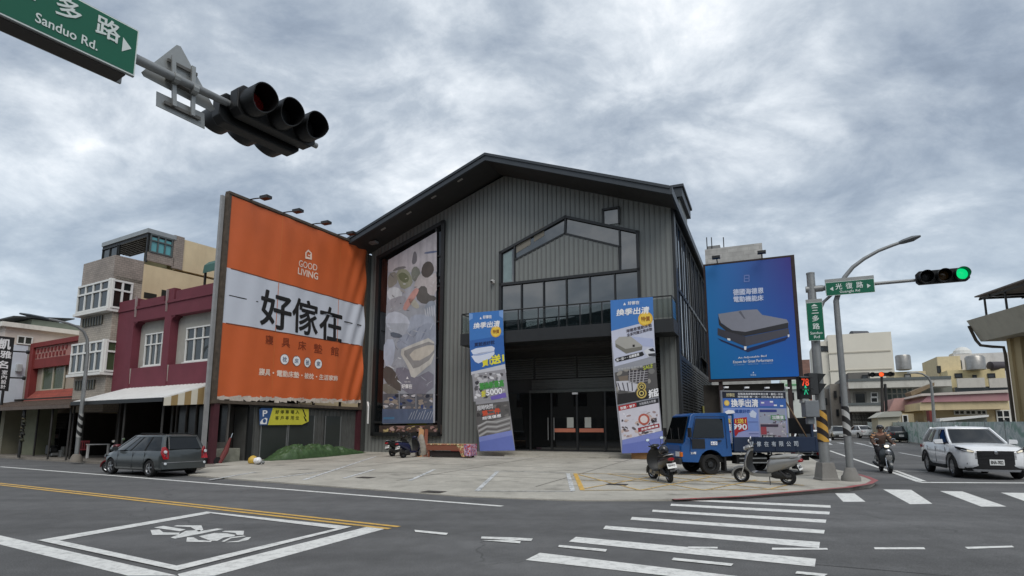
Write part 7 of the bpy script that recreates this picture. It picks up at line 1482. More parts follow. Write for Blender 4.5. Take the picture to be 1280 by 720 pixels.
mb = MB(T); curved(mb, .53, .55, .8, .8, lambda y, z: -2.16 - .09 * (1 - (abs(y) / .85) ** 3), -.1, silver); mb.build('bumper_strip', mpv)
mb = MB(T); mb.slab([V((-2.12, -.62, 1.0)), V((-2.12, .62, 1.0)), V((-1.86, .52, 1.46)), V((-1.86, -.52, 1.46))], V((-.035, 0, .01)), glc); rw = mb.build('rear_window', mpv, bevel=.02); mpv.scale = (.91, .91, .9); mpv.location = (rr_w.x - A_M.x * .91, rr_w.y - A_M.y * .91, 0)
mb = MB(T); mb.slab([V((-2.145, .03, 1.07)), V((-2.145, .52, 1.07)), V((-1.935, .46, 1.42)), V((-1.935, .03, 1.42))], V((-.02, 0, .01)), M('painted_reflection', (120, 136, 140), .12, var=.1, scale=2)); mb.build('reflection_patch', rw)  # pale coloured slab stands in for a reflection on the rear window
mb = MB(T); mb.slab([V((-1.8, -.56, 1.5)), V((-1.8, .56, 1.5)), V((-2.02, .5, 1.47)), V((-2.02, -.5, 1.47))], V((0, 0, .035)), pgrey); mb.build('spoiler', mpv, bevel=.01)
plate(mpv, T, -2.25, .7, '6729-QJ', -1, .34, .16)
# ---- blue flatbed truck
tbl = M('truck_blue', (12, 74, 136), .35, var=.08, scale=2, coat=.3, dirt=.15, dirtcol=(30, 50, 84)); tbd = M('truck_bed_blue', (23, 40, 66), .5, var=.15, scale=2, dirt=.25, dirtcol=(20, 30, 44))
tz = uvz(LOT(889, 593.5)); fwp = LOT(890, 593.8); rz_t = math.pi + R(8)
# local: x forward, front axle at x=0, near side is +y
A_ = Matrix.Rotation(rz_t, 3, 'Z') @ V((0, .78, 0)); tl_ = V((fwp.x, fwp.y, fwp.z)) - V((A_.x, A_.y, 0))
trk = thing('flatbed_truck', 'small blue flatbed truck with white characters on its side boards', 'truck', tl_, rz_t); T = lmat(tl_, rz_t)
# cab: loft across the width so the side outline is exact
side = [(.98, .42), (1.02, .62), (1.0, .92), (.86, 1.06), (.60, 1.90), (.5, 1.97), (-.62, 1.99), (-.70, 1.92), (-.72, .60), (-.43, .58)] + [(.43 * math.cos(R(a)), .37 + .43 * math.sin(R(a))) for a in range(150, 0, -15)] + [(.46, .40)]
rings = []
for y, k in ((-.80, .985), (-.79, 1.0), (.79, 1.0), (.80, .985)):
    rg = []
    for x, z in side:
        tum = .10 * max(0, (z - 1.06) / .9); yy = y - math.copysign(tum, y); rg.append(V((x * k if x > 0 else x, yy, z)))
    rings.append(rg)
mb = MB(T); mb.loft(rings, tbl); mb.build('cab', trk, smooth=30, bevel=.045)
mb = MB(T); ws = [V((.87, -.70, 1.1)), V((.87, .70, 1.1)), V((.64, .62, 1.86)), V((.64, -.62, 1.86))]; mb.slab(ws, V((.022, 0, .006)), glc); wsn = mb.build('windscreen', trk, bevel=.01)
mb = MB(T); mb.tube([V((.93, .5, 1.1)), V((.80, .15, 1.5))], .012, arch, 6); mb.tube([V((.93, -.1, 1.1)), V((.80, -.45, 1.5))], .012, arch, 6); mb.build('wiper', wsn)
mb = MB(T); mb.slab([V((.90, -.72, 1.0)), V((.90, .72, 1.0)), V((.88, .72, 1.1)), V((.88, -.72, 1.1))], V((.03, 0, 0)), arch); mb.box(.99, 1.03, -.74, .74, .78, .95, tbl); mb.build('front_panel', trk)
def yS(z): return .80 - .10 * max(0, (z - 1.06) / .9)
for s_ in (1, -1):
    mb = MB(T); w4 = [(.62, 1.17), (-.48, 1.19), (-.48, 1.80), (.44, 1.80)]; mb.slab([V((x, s_ * (yS(z) - .005), z)) for x, z in w4], V((0, s_ * .016, 0)), glc); sw_ = mb.build('side_window', trk, bevel=.006)
    mb = MB(T); mb.slab([V((x, s_ * (yS(z) + .002), z)) for x, z in ((.64, .84), (.2, .84), (.2, 1.14), (.64, 1.14))], V((0, s_ * .012, 0)), M('truck_vent_black', (22, 24, 28), .5, var=.05)); mb.build('lower_window', trk)
    mb = MB(T)
    for a, b_ in (((.72, .72), (.66, 1.15)), ((.66, 1.15), (.46, 1.84)), ((-.56, .84), (-.56, 1.84)), ((.46, 1.86), (-.56, 1.86)), ((.7, .70), (.52, .7))):
        A2, B2 = V((a[0], s_ * (yS(a[1]) + .0), a[1])), V((b_[0], s_ * (yS(b_[1])), b_[1])); d = (B2 - A2).normalized(); mb.bar(A2, B2, V((-d.z, 0, d.x)) * .009, V((0, s_ * .006, 0)), M('truck_gap', (14, 36, 78), .6, var=0))
    mb.build('door_gap', trk)
    mb = MB(T); mb.box(-.36, -.24, s_ * .80, s_ * .80 + s_ * .03, 1.06, 1.1, arch); mb.build('door_handle', trk)
    mb = MB(T); mb.tube([V((.66, s_ * .8, 1.1)), V((.8, s_ * .98, 1.2)), V((.8, s_ * .98, 1.5))], .014, arch, 6); mb.box(.76, .82, s_ * .98 - .08, s_ * .98 + .08, 1.2, 1.5, arch); mb.build('wing_mirror', trk)
    mb = MB(T); mb.box(1.0, 1.05, s_ * .56 - .15, s_ * .56 + .15, .58, .74, lensw); mb.build('headlight', trk, bevel=.015)
    mb = MB(T); mb.box(.96, 1.04, s_ * .735 - .06, s_ * .735 + .07, .58, .73, M('amber_lens', (196, 104, 30), .2, var=0)); mb.build('indicator', trk, bevel=.01)
    for x, rr2 in ((0, .33), (-2.45, .33)): wheel(trk, T, x, s_ * .76, rr2, .2, s_, M('dark_steel_rim', (52, 54, 56), .5, .5, var=.1), steel=True)
mb = MB(T); mb.box(1.0, 1.1, -.80, .80, .34, .54, M('truck_bumper', (40, 42, 44), .6, var=.1)); mb.build('front_bumper', trk, bevel=.02); plate(trk, T, 1.105, .45, '3617-VG', 1, .32, .15)
mb = MB(T); mb.box(-3.7, .4, -.4, -.3, .42, .58, under); mb.box(-3.7, .4, .3, .4, .42, .58, under); mb.box(-1.5, -.9, .42, .74, .34, .62, arch); mb.rev(V((-2.0, .5, .5)), V((1, 0, 0)), [(0, .16), (.6, .16)], arch, 12); mb.box(-.52, -.46, .5, .78, .12, .6, rubber); mb.box(-.5, .5, -.7, .7, .4, .62, under); mb.build('chassis', trk)
mb = MB(T); mb.box(-3.78, -.78, -.84, .84, .70, .78, tbd); bed = mb.build('bed', trk)
for s_ in (1, -1):
    mb = MB(T); mb.box(-3.78, -.80, s_ * .84 - .03, s_ * .84 + .03, .74, 1.20, tbd)
    for k in range(5): mb.box(-3.7 + k * .72, -3.64 + k * .72, s_ * .872 - .012, s_ * .872 + .012, .74, 1.2, tbd)
    mb.build('side_board', trk, bevel=.008)
mb = MB(T); mb.box(-3.84, -3.78, -.86, .86, .74, 1.2, tbd); mb.build('tail_board', trk, bevel=.01)
mb = MB(T)
for y in (-.7, -.35, 0, .35, .7): mb.box(-.84, -.80, y - .02, y + .02, .78, 1.95, M('rack_pale', (176, 186, 198), .5, var=.05))
mb.box(-.84, -.80, -.75, .75, 1.9, 1.96, tbl); mb.box(-.845, -.795, .74, .80, .78, 1.96, tbl); mb.build('headboard', trk)
mb = MB(T)
for k in range(14): mb.box(-.76, -.735, .76, .8, 1.0 + k * .065, 1.04 + k * .065, M('rack_pale'))
mb.build('cab_vent', trk)
sa2 = Art(T @ V((0, .886, 0)), T.to_3x3() @ V((-1, 0, 0)), ZD, T.to_3x3() @ V((0, 1, 0)), .003)
for i, ch in enumerate('好傢在有限公司'): sa2.text(ch, 1.28 + i * .262, 1.43 + i * .262, .9, 1.06, pm(188, 196, 206), 1, .025)
sa2.mb.build('lettering', trk)
dd = Art(T @ V((0, .805, 0)), T.to_3x3() @ V((-1, 0, 0)), ZD, T.to_3x3() @ V((0, 1, 0)), .003)
dd.rect(.0, .22, .95, 1.06, inkw, 2); dd.text('6.0', .02, .19, .97, 1.04, pm(60, 90, 160), 3, .02); dd.text('3.5噸', -.70, -.52, .66, .74, inkw, 2, .02); dd.mb.build('door_sticker', trk)
mb = MB(T); mb.box(-3.82, -3.74, -.84, -.78, 1.2, 1.9, tbd); mb.box(-3.82, -3.74, .5, .56, 1.2, 1.85, tbd); mb.box(-3.8, -3.76, -.8, .5, 1.3, 1.85, M('dark_net', (34, 36, 38), .9, var=.1)); mb.build('tail_gate_frame', trk)
for s_ in (1, -1):
    mb = MB(T)
    for k in range(6): x = -3.5 + k * .5; mb.tube([V((x, s_ * .86, .72)), V((x, s_ * .9, .70)), V((x, s_ * .9, .64)), V((x + .05, s_ * .88, .63))], .012, galv, 5)
    h_ = mb.build('rope_hooks', trk); h_['kind'] = 'stuff'
    mb = MB(T); mb.bar(V((-1.9, s_ * .8, .52)), V((-.95, s_ * .8, .52)), V((0, 0, .02)), V((0, s_ * .03, 0)), galv); mb.bar(V((-1.9, s_ * .8, .38)), V((-.95, s_ * .8, .38)), V((0, 0, .02)), V((0, s_ * .03, 0)), galv); mb.build('side_guard', trk)
    mb = MB(T); mb.box(-2.98, -2.92, s_ * .58, s_ * .8, .16, .66, rubber); mb.build('mudflap', trk)
    mb = MB(T); mb.box(-3.86, -3.84, s_ * .7 - .1, s_ * .7 + .1, .6, .7, tail); mb.build('tail_light', trk)
# the advertising board carried on the bed
adb = thing('advertising_board', 'blue sale board with a red 990 flash standing on the flatbed truck', 'advertising board', T @ V((-1.8, .06, .78)), rz_t)
Wc = lambda x, y: (880 + x * .125, 480 + y * .125)
ab = Art(T @ V((0, .1, 0)), T.to_3x3() @ V((-1, 0, 0)), ZD, T.to_3x3() @ V((0, 1, 0)), .004)
e = [ab.c2(*Wc(x, y)) for x, y in ((115, 75), (825, 75), (845, 560), (235, 560))]
xa, xb, zlo, zhi = .86, e[2][0], 1.0, e[0][1]
ab.rect(xa, xb, zlo, zhi, pm(150, 160, 206), 0)
def af(x0, y0, x1, y1, m, l): ab.rect(xa + (xb - xa) * x0, xa + (xb - xa) * x1, zhi - (zhi - zlo) * y1, zhi - (zhi - zlo) * y0, m, l)
def at_(s, x0, y0, x1, y1, m, l=3, bold=.03): ab.text(s, xa + (xb - xa) * x0, xa + (xb - xa) * x1, zhi - (zhi - zlo) * y1, zhi - (zhi - zlo) * y0, m, l, bold)
af(0, 0, 1, .13, pm(28, 32, 48), 1); at_('好傢在', .06, .03, .19, .1, pm(200, 190, 150)); at_('全館寢具床墊家飾年度出清・最低一折起', .24, .02, .96, .065, inkw, 3, .02); at_('限時優惠 買一送一 送完為止 歡迎參觀', .24, .08, .96, .12, inkw, 3, .02)
af(0, .13, 1, .32, pm(58, 104, 178), 1); at_('換季出清', .13, .15, .55, .3, inkw, 3, .035); q = (xa + (xb - xa) * .06, zhi - (zhi - zlo) * .225); ab.disc(q[0], q[1], .1, pm(216, 178, 80), 3); ab.disc(q[0], q[1], .07, pm(236, 206, 110), 3.4)
af(.58, .17, .8, .28, pm(108, 112, 190), 2)
for x, y in ((.6, .2), (.74, .18), (.8, .25), (.9, .26)): af(x, y, x + .05, y + .03, inkw, 3)
af(0, .32, .54, 1, pm(126, 150, 210), 1.2); af(0, .78, .54, 1, pm(158, 164, 210), 1.4); at_('健康好枕', .18, .35, .42, .42, pm(40, 84, 160), 3, .02)
ab.poly([(xa + (xb - xa) * x, zhi - (zhi - zlo) * y) for x, y in ((.02, .4), (.08, .36), (.16, .37), (.18, .42), (.05, .45))], inkw, 3); ab.poly([(xa + (xb - xa) * x, zhi - (zhi - zlo) * y) for x, y in ((.4, .42), (.46, .36), (.52, .42), (.5, .52), (.42, .5))], pm(206, 216, 236), 3)
ab.poly([(xa + (xb - xa) * x, zhi - (zhi - zlo) * y) for x, y in ((.03, .55), (.36, .5), (.37, .74), (.22, .8), (.17, .88), (.14, .8), (.04, .8))], pm(176, 38, 46), 3); at_('第1送1', .06, .53, .34, .62, pm(232, 206, 90), 4, .035); at_('$990', .05, .64, .35, .76, inkw, 4, .045)
af(.38, .82, .53, .83, pm(80, 90, 140), 3); af(.38, .58, .53, .6, pm(110, 130, 190), 3); af(.38, .88, .53, .895, pm(80, 90, 140), 3)
af(.56, .34, .98, .62, pm(160, 166, 184), 1.3); af(.56, .62, .98, .96, pm(170, 164, 176), 1.3); af(.57, .35, .84, .4, pm(52, 62, 130), 3); af(.57, .64, .85, .69, pm(64, 52, 70), 3); af(.58, .85, .78, .91, pm(40, 36, 44), 3); at_('枕頭79折', .6, .86, .76, .9, inkw, 4, .02)
af(.74, .46, .96, .55, pm(96, 150, 110), 3); af(.57, .66, .66, .84, pm(166, 70, 80), 2.8); at_('加購價', .76, .47, .94, .54, inkw, 4, .03)
rr = random.Random(31)
for i in range(46):
    x, y = rr.uniform(.57, .95), rr.uniform(.42, .92); c = rr.choice([(200, 196, 206), (90, 88, 100), (140, 150, 140), (120, 84, 96), (210, 206, 200)]); af(x, y, x + rr.uniform(.01, .05), y + rr.uniform(.01, .04), pm(*c), 1.5 + i * .02)
ab.mb.build('print', adb)
mb = MB(T); wd = M('timber_prop', (120, 98, 76), .8, var=.15); fr2 = M('ad_frame', (150, 152, 156), .5, .3, var=.1)
for x0, x1, z0_, z1_ in ((xa - .04, xa, .8, zhi + .04), (xb, xb + .04, .8, zhi + .04)): mb.box(-x1, -x0, .02, .095, z0_, z1_, fr2)
mb.box(-xb, -xa, .02, .095, zhi, zhi + .04, fr2); mb.box(-xb, -xa, .05, .09, zlo - .04, zhi, M('ad_back', (90, 92, 96), .7, var=.1)); mb.build('frame', adb)
mb = MB(T); mb.bar(V((-xb - .02, .06, zhi - .35)), V((-xb - .75, .3, .8)), V((.03, 0, .02)), V((0, .05, 0)), wd); mb.build('prop', adb)
for k in range(4): mb = MB(T); x = xa + .05 + (xb - xa - .1) * k / 3; mb.tube([V((-x, .06, zhi + .04)), V((-x + .02, .3, zhi + .14))], .012, fr2, 6); mb.obox(V((-x + .02, .33, zhi + .13)), (.07, 0, 0), (0, .04, 0), (0, 0, .025), inkw); mb.build('small_lamp', adb)
# ---- far cars
def far_car(label, loc, rz, paint, dark=False, h=1.0):
    sp = dict(paint=paint, xf=1.35, xr=-1.32, r=.32, tab=[(-2.25, .5, .86, .6), (-2.2, .36, .95, .78), (-1.9, .28, .98, .86), (-.8, .25, .95, .875), (.8, .25, .92, .875), (1.5, .28, .86, .84), (2.0, .32, .74, .72), (2.15, .4, .62, .56)], gh=[(1.1, .9), (.25, 1.43), (-.95, 1.43), (-1.75, .96)], wb=.78, wr=.58, pillars=[(.35, .03, arch), (.72, .04, paint)], cpil=.06)
    t, T = make_car('parked_car', label, 'car', loc, rz, sp)
    for s_ in (1, -1):
        mb = MB(T); mb.slab([V((-2.24, s_ * .74, .72)), V((-2.24, s_ * .5, .74)), V((-2.22, s_ * .52, .9)), V((-2.08, s_ * .8, .9)), V((-2.1, s_ * .83, .74))], V((-.03, 0, 0)), tail); mb.build('tail_light', t)
        mb = MB(T); mb.slab([V((2.12, s_ * .56, .6)), V((2.05, s_ * .68, .62)), V((1.9, s_ * .77, .74)), V((2.08, s_ * .56, .7))], V((.05, 0, 0)), lensw); mb.build('headlight', t)
        mb = MB(T); c = V((.75, s_ * .95, .98)); mb.obox(c, (.05, 0, 0), (0, .1, 0), (0, 0, .06), paint); mb.build('wing_mirror', t, bevel=.02)
    mb = MB(T); mb.box(2.1, 2.2, -.5, .5, .36, .52, arch); mb.build('grille', t); plate(t, T, -2.27, .62, '7320-TM', -1); plate(t, T, 2.21, .47, '7320-TM', 1)
    return t
rzv = math.atan2(VD.y, VD.x)
far_car('white saloon car seen from behind far down the side street', GG(1075, 547.6), rzv + R(20), pwhite)
p = ray(1048, 536); q = V((p.x, p.y, 0)) * 62; q.z = gz(q.dot(VD)); far_car('dull silver car facing the camera far down the side street', q, rzv + math.pi, M('silver_car_paint', (140, 142, 140), .3, .4, var=.04, coat=.4))
p = ray(1009, 536); q = V((p.x, p.y, 0)) * 31.5; q.z = .05; far_car('white car half hidden behind the rear of the blue truck', q, rzv + math.pi, pwhite)
q = GG(1128, 551.5) + UD * 2.6 - VD * 1.0; q.z = gz(q.dot(VD)); far_car('dark car parked by the construction fence behind the scooter rider', GG(1119, 552.6), rzv + R(4), M('dark_car_paint', (40, 46, 48), .3, .3, var=.04, coat=.4))
# ================================================================ SCOOTERS
def ell(x, z, a, b_, n=14, tilt=0, p=2.3):
    """cross ring in the y-z plane at x: superellipse, tilted about y"""
    o = []
    for k in range(n):
        t = k * 2 * math.pi / n; c, s_ = math.cos(t), math.sin(t); y = a * math.copysign(abs(c) ** (2 / p), c); zz = b_ * math.copysign(abs(s_) ** (2 / p), s_); o.append(V((x - zz * math.sin(tilt), y, z + zz * math.cos(tilt))))
    return o
def scooter(name, label, loc, rz, body, dark, seatm, group, plate_t, box=False, helmet=False, lean=R(-8), stand=True, steer=0, mirror_m=None, front_plate=False, lamp_on=False):
    t = thing(name, label, 'scooter', loc, rz, group); T = lmat(loc, rz) @ Matrix.Rotation(lean if stand else 0, 4, 'X'); r = .215; WB = 1.24
    Tf = T @ Matrix.Translation(V((WB - .08, 0, 0))) @ Matrix.Rotation(steer, 4, 'Z') @ Matrix.Translation(V((-(WB - .08), 0, 0)))
    for x, TT in ((0, T), (WB, Tf)):
        mb = MB(TT); ax = V((0, 1, 0)); o = V((x, 0, r)); prof = [(-.045, r * .62), (-.052, r * .82), (-.04, r * .95), (0, r), (.04, r * .95), (.052, r * .82), (.045, r * .62)]
        mb.rev(o, ax, prof, rubber, 28, cap=False); w_ = mb.build('wheel', t, smooth=40); mb = MB(TT); mb.rev(o, ax, [(-.03, r * .64), (-.045, r * .6), (-.03, r * .52)], silver, 24, cap=False); mb.rev(o, ax, [(.03, r * .64), (.045, r * .6), (.03, r * .52)], silver, 24, cap=False); mb.rev(o, ax, [(-.06, .001), (-.06, .04), (.06, .04), (.06, .001)], silver, 12, cap=False)
        for k in range(5): a = k * 1.2566; d = V((math.cos(a), 0, math.sin(a))); tt = V((-d.z, 0, d.x)); mb.slab([o + d * .03 - tt * .018 - ax * .02, o + d * r * .58 - tt * .014 - ax * .02, o + d * r * .58 + tt * .014 - ax * .02, o + d * .03 + tt * .018 - ax * .02], ax * .04, silver)
        mb.build('rim', w_, smooth=40)
    # front fender, fork
    mb = MB(Tf); N_ = 12; rings = []
    for k in range(N_ + 1): a = R(-5 + 150 * k / N_); rr_ = r + .045; w_ = .075 * (1 - .35 * abs(k / N_ - .5)); c = V((WB + rr_ * math.cos(a), 0, r + rr_ * math.sin(a))); d = V((math.cos(a), 0, math.sin(a))); rings.append([c + V((0, -w_, 0)) - d * .05, c + V((0, -w_ * .8, 0)), c + V((0, 0, 0)) + d * .015, c + V((0, w_ * .8, 0)), c + V((0, w_, 0)) - d * .05])
    mb.loft(rings, body, cap=False, closed=False); mb.build('front_fender', t, smooth=50)
    mb = MB(Tf)
    for y in (-.075, .075): mb.cyl(V((WB, y, r)), V((WB - .12, y, .55)), .022, chrome, seg=8)
    mb.cyl(V((WB - .11, 0, .5)), V((WB - .27, 0, .98)), .03, dark, seg=10); mb.build('fork', t, smooth=40)
    # leg shield
    mb = MB(T); sec = [(.25, WB - .32, .13), (.36, WB - .20, .20), (.5, WB - .13, .235), (.65, WB - .14, .24), (.78, WB - .18, .215), (.88, WB - .22, .16), (.95, WB - .26, .09)]; rings = []
    for z, x, w_ in sec: rings.append([V((x, 0, z)), V((x - .025, w_ * .6, z)), V((x - .09, w_, z)), V((x - .115, w_ * .97, z)), V((x - .085, w_ * .55, z)), V((x - .07, 0, z)), V((x - .085, -w_ * .55, z)), V((x - .115, -w_ * .97, z)), V((x - .09, -w_, z)), V((x - .025, -w_ * .6, z))])
    mb.loft(rings, body); mb.build('leg_shield', t, smooth=50)
    mb = MB(T); rings = [[p + V((-.012, 0, 0)) for p in ring[3:8]] for ring in rings[:-1]]; mb.loft(rings, dark, cap=False, closed=False); mb.build('inner_panel', t, smooth=60)
    # floor and under-spine
    mb = MB(T); mb.loft([[V((x, -w_, z)), V((x, w_, z)), V((x, w_ * .9, z - .09)), V((x, -w_ * .9, z - .09))] for x, z, w_ in ((WB - .28, .34, .13), (WB - .45, .31, .165), (.50, .31, .165), (.38, .33, .14))], body); mb.build('floorboard', t, smooth=30); mb = MB(T); mb.box(.48, WB - .42, -.13, .13, .312, .32, dark); mb.build('floor_mat', t)
    # rear body
    mb = MB(T); secs = [(.50, .38, .12, .10, 0), (.46, .46, .14, .2, 0), (.36, .51, .165, .22, 0), (.18, .56, .175, .19, 0), (-.04, .61, .165, .155, 0), (-.24, .665, .13, .11, 0), (-.38, .71, .08, .065, 0)]
    mb.loft([ell(x, z, a, b_, 16, tl) for x, z, a, b_, tl in secs], body); mb.build('rear_body', t, smooth=60)
    mb = MB(T); mb.loft([ell(x, z, a, b_, 14) for x, z, a, b_ in ((.40, .73, .07, .02), (.36, .74, .115, .04), (.15, .75, .13, .055), (-.08, .785, .125, .055), (-.25, .80, .10, .045), (-.31, .80, .06, .02))], seatm); mb.build('seat', t, smooth=60)
    mb = MB(T); mb.tube([V((-.15, .12, .76)), V((-.32, .12, .8)), V((-.41, .06, .81)), V((-.41, -.06, .81)), V((-.32, -.12, .8)), V((-.15, -.12, .76))], .016, silver if not box else dark, 8); mb.build('grab_rail', t, smooth=50)
    # tail lamp, rear mudguard, plate
    mb = MB(T); mb.loft([ell(x, z, a, b_, 12) for x, z, a, b_ in ((-.30, .68, .10, .05), (-.38, .68, .095, .05), (-.42, .68, .07, .035))], tail); mb.build('tail_light', t, smooth=50)
    for s_ in (1, -1): mb = MB(T); mb.loft([ell(x, .70, .03, .025, 8) for x in (-.30, -.36)], M('amber_lens', (196, 104, 30))); o = mb.build('indicator', t); o.location = T.to_3x3().inverted() @ V((0, 0, 0)); 
    mb = MB(T); mb.slab([V((-.22, -.08, .64)), V((-.22, .08, .64)), V((-.35, .075, .34)), V((-.35, -.075, .34))], V((.02, 0, .02)), dark); mb.build('mudguard', t)
    d = V((-.23, 0, -.27)).normalized(); nrm = V((-.27, 0, .23)).normalized() * 1.0; nrm = V((-.76, 0, .65)) * 1.0
    c = V((-.335, 0, .5)); e1 = V((0, 1, 0)); e2 = V((.38, 0, .925)); nr = V((-.925, 0, .38)); mb = MB(T); mb.obox(c, e1 * .13, e2 * .075, nr * .004, plate_w); p = mb.build('licence_plate', t)
    R3 = T.to_3x3(); a = Art(T @ (c + nr * .005), R3 @ (-e1), R3 @ e2, R3 @ nr, .002); a.text(plate_t, -.11, .11, -.03, .03, ink, 1, .03); a.mb.build('lettering', p)
    # engine, exhaust, stand
    mb = MB(T); mb.loft([ell(x, z, a, b_, 10) for x, z, a, b_ in ((.46, .30, .11, .10), (.30, .31, .135, .15), (.14, .27, .12, .11), (-.02, .22, .09, .07), (-.1, .22, .05, .05))], dark); o_ = mb.build('engine', t, smooth=50)
    mb = MB(T); mb.tube([V((.3, -.1, .2)), V((.1, -.13, .2)), V((-.02, -.15, .26)), V((-.34, -.16, .33))], [.02, .025, .055, .05], M('exhaust', (70, 70, 70), .4, .6, var=.1), 10); mb.build('exhaust', t, smooth=50)
    mb = MB(T); mb.tube([V((.2, .1, .43)), V((-.02, .085, .22))], .028, M('shock_spring', (60, 60, 62), .5, .3), 8); mb.build('shock_absorber', t)
    if stand: mb = MB(T); mb.tube([V((.45, .09, .26)), V((.40, .22, .03))], .012, dark, 6); mb.build('side_stand', t)
    # bars, headlamp cowl, mirrors
    H = Tf; hx, hz2 = WB - .30, 1.0
    mb = MB(H); mb.loft([ell(x, z, a, b_, 14) for x, z, a, b_ in ((hx - .09, hz2, .06, .035), (hx - .05, hz2 + .0, .12, .055), (hx + .05, hz2 - .01, .135, .07), (hx + .12, hz2 - .03, .10, .065), (hx + .15, hz2 - .04, .06, .04))], body if not box else dark); mb.build('handlebar_cowl', t, smooth=60)
    mb = MB(H); mb.loft([ell(hx + dx, hz2 - .035, a, b_, 14) for dx, a, b_ in ((.12, .085, .055), (.16, .075, .048), (.175, .04, .025))], M('headlight_lit2', (235, 232, 220), .2, var=0, emit=(255, 244, 220), es=.6) if lamp_on else lensw); mb.build('headlight', t, smooth=50)
    mb = MB(H); mb.tube([V((hx - .12, -.32, hz2 + .03)), V((hx - .04, -.14, hz2)), V((hx - .04, .14, hz2)), V((hx - .12, .32, hz2 + .03))], .014, dark, 8)
    for s_ in (1, -1): mb.tube([V((hx - .075, s_ * .22, hz2 + .015)), V((hx - .125, s_ * .335, hz2 + .032))], .021, rubber, 8); mb.tube([V((hx - .02, s_ * .2, hz2 - .0)), V((hx - .04, s_ * .32, hz2 + .02))], .008, silver, 6)
    mb.build('handlebar', t, smooth=50)
    for s_ in (1, -1):
        mb = MB(H); mb.tube([V((hx - .04, s_ * .18, hz2 + .02)), V((hx - .02, s_ * .24, hz2 + .16))], .008, dark, 6); c = V((hx - .02, s_ * .27, hz2 + .21)); mb.loft([[c + V((dx, f * .075 * math.cos(k * .5236), f * .045 * math.sin(k * .5236))) for k in range(12)] for dx, f in ((.02, .7), (.0, 1), (-.012, 1))], mirror_m or dark); m_ = mb.build('mirror', t, smooth=50)
        mb = MB(H); mb.add([c + V((-.014, .068 * math.cos(k * .5236), .039 * math.sin(k * .5236))) for k in range(12)], [list(range(12))], M('mirror_glass', (230, 232, 235), .02, 1, var=0)); mb.build('mirror_glass', m_)
    if helmet:
        mb = MB(T); c = V((.1, 0, .93)); mb.rev(c - V((0, 0, .11)), ZD, [(0, .11), (.04, .14), (.13, .14), (.2, .1), (.235, .04), (.24, .0)], M('helmet_black', (30, 30, 34), .25, var=0, coat=.5), 20); tag(mb.build('helmet', None, smooth=60), 'black open face helmet left on the seat of the black scooter', 'helmet')
    return t
blk = M('scooter_black', (26, 27, 28), .3, var=.05, coat=.4); dkp = M('scooter_dark_plastic', (34, 35, 36), .55, var=.1); slv = M('scooter_silver', (150, 150, 148), .3, .4, var=.05, coat=.4); sea = M('black_seat', (28, 28, 28), .6, var=.08); seag = M('grey_seat', (150, 150, 146), .55, var=.08); nav = M('scooter_navy', (28, 34, 66), .3, var=.05, coat=.4); redp = M('scooter_red', (96, 22, 28), .3, var=.05, coat=.4)
GRP = 'scooters standing about the corner'
q = LOT(838, 603.5); scooter('scooter', 'black scooter with white plate parked in front of the blue truck, its back to us', q, R(96), blk, dkp, sea, GRP, '728-MQT', helmet=True, mirror_m=None, steer=R(20))
q = LOT(986, 606.5); scooter('scooter', 'silver scooter with a pale seat parked beside the striped pole', q, R(137), slv, dkp, seag, GRP, 'NV8-325', steer=R(15), mirror_m=inkw)
q = LOT(486.5, 571); qq = B(uvz(q)[0], -1.9, lotz(-1.9)); scooter('scooter', 'black scooter against the wall below the tall poster, left of the navy one', q + V((.1, .3, 0)), R(60), blk, dkp, sea, GRP, '615-KLD', mirror_m=chrome)
q = LOT(504, 572.5); scooter('scooter', 'navy blue scooter against the wall between black scooter and leaning boards', q, R(58), nav, dkp, sea, GRP, '903-HZB', mirror_m=chrome)
q = G(127, 589, 0); scooter('scooter', 'dark red scooter half hidden in front of the dark people carrier', q + SD * 1.7 + SN * .75, R(205), redp, dkp, sea, GRP, 'MGA-1180', steer=R(-25), mirror_m=chrome)
# the ridden scooter coming down the side street, with its rider
rq = GG(1113, 592); face = math.atan2(-VD.y, -VD.x) + R(4); rloc = rq - V((math.cos(face), math.sin(face), 0)) * 1.24
rsc = scooter('scooter', 'dark scooter with a round headlight being ridden towards the crossing', rloc, face, M('scooter_gunmetal', (52, 56, 58), .3, .3, var=.05, coat=.4), dkp, sea, GRP, 'NPE-508', stand=False, mirror_m=chrome, lamp_on=True)
mb = MB(lmat(rloc, face)); mb.rev(V((1.24 - .02, 0, .76)), V((1, 0, -.1)), [(-.1, .05), (-.02, .09), (.02, .095), (.045, .06), (.05, .0)], silver, 18); mb.build('nose_badge', rsc, smooth=50)
pl_ = MB(lmat(rloc, face)); pl_.obox(V((1.24 + .03, 0, .56)), (.01, 0, 0), (0, .1, 0), (0, 0, .075), M('dull_silver_panel', (140, 140, 138), .35, .6, var=.1)); pl_.build('front_panel', rsc, bevel=.01)
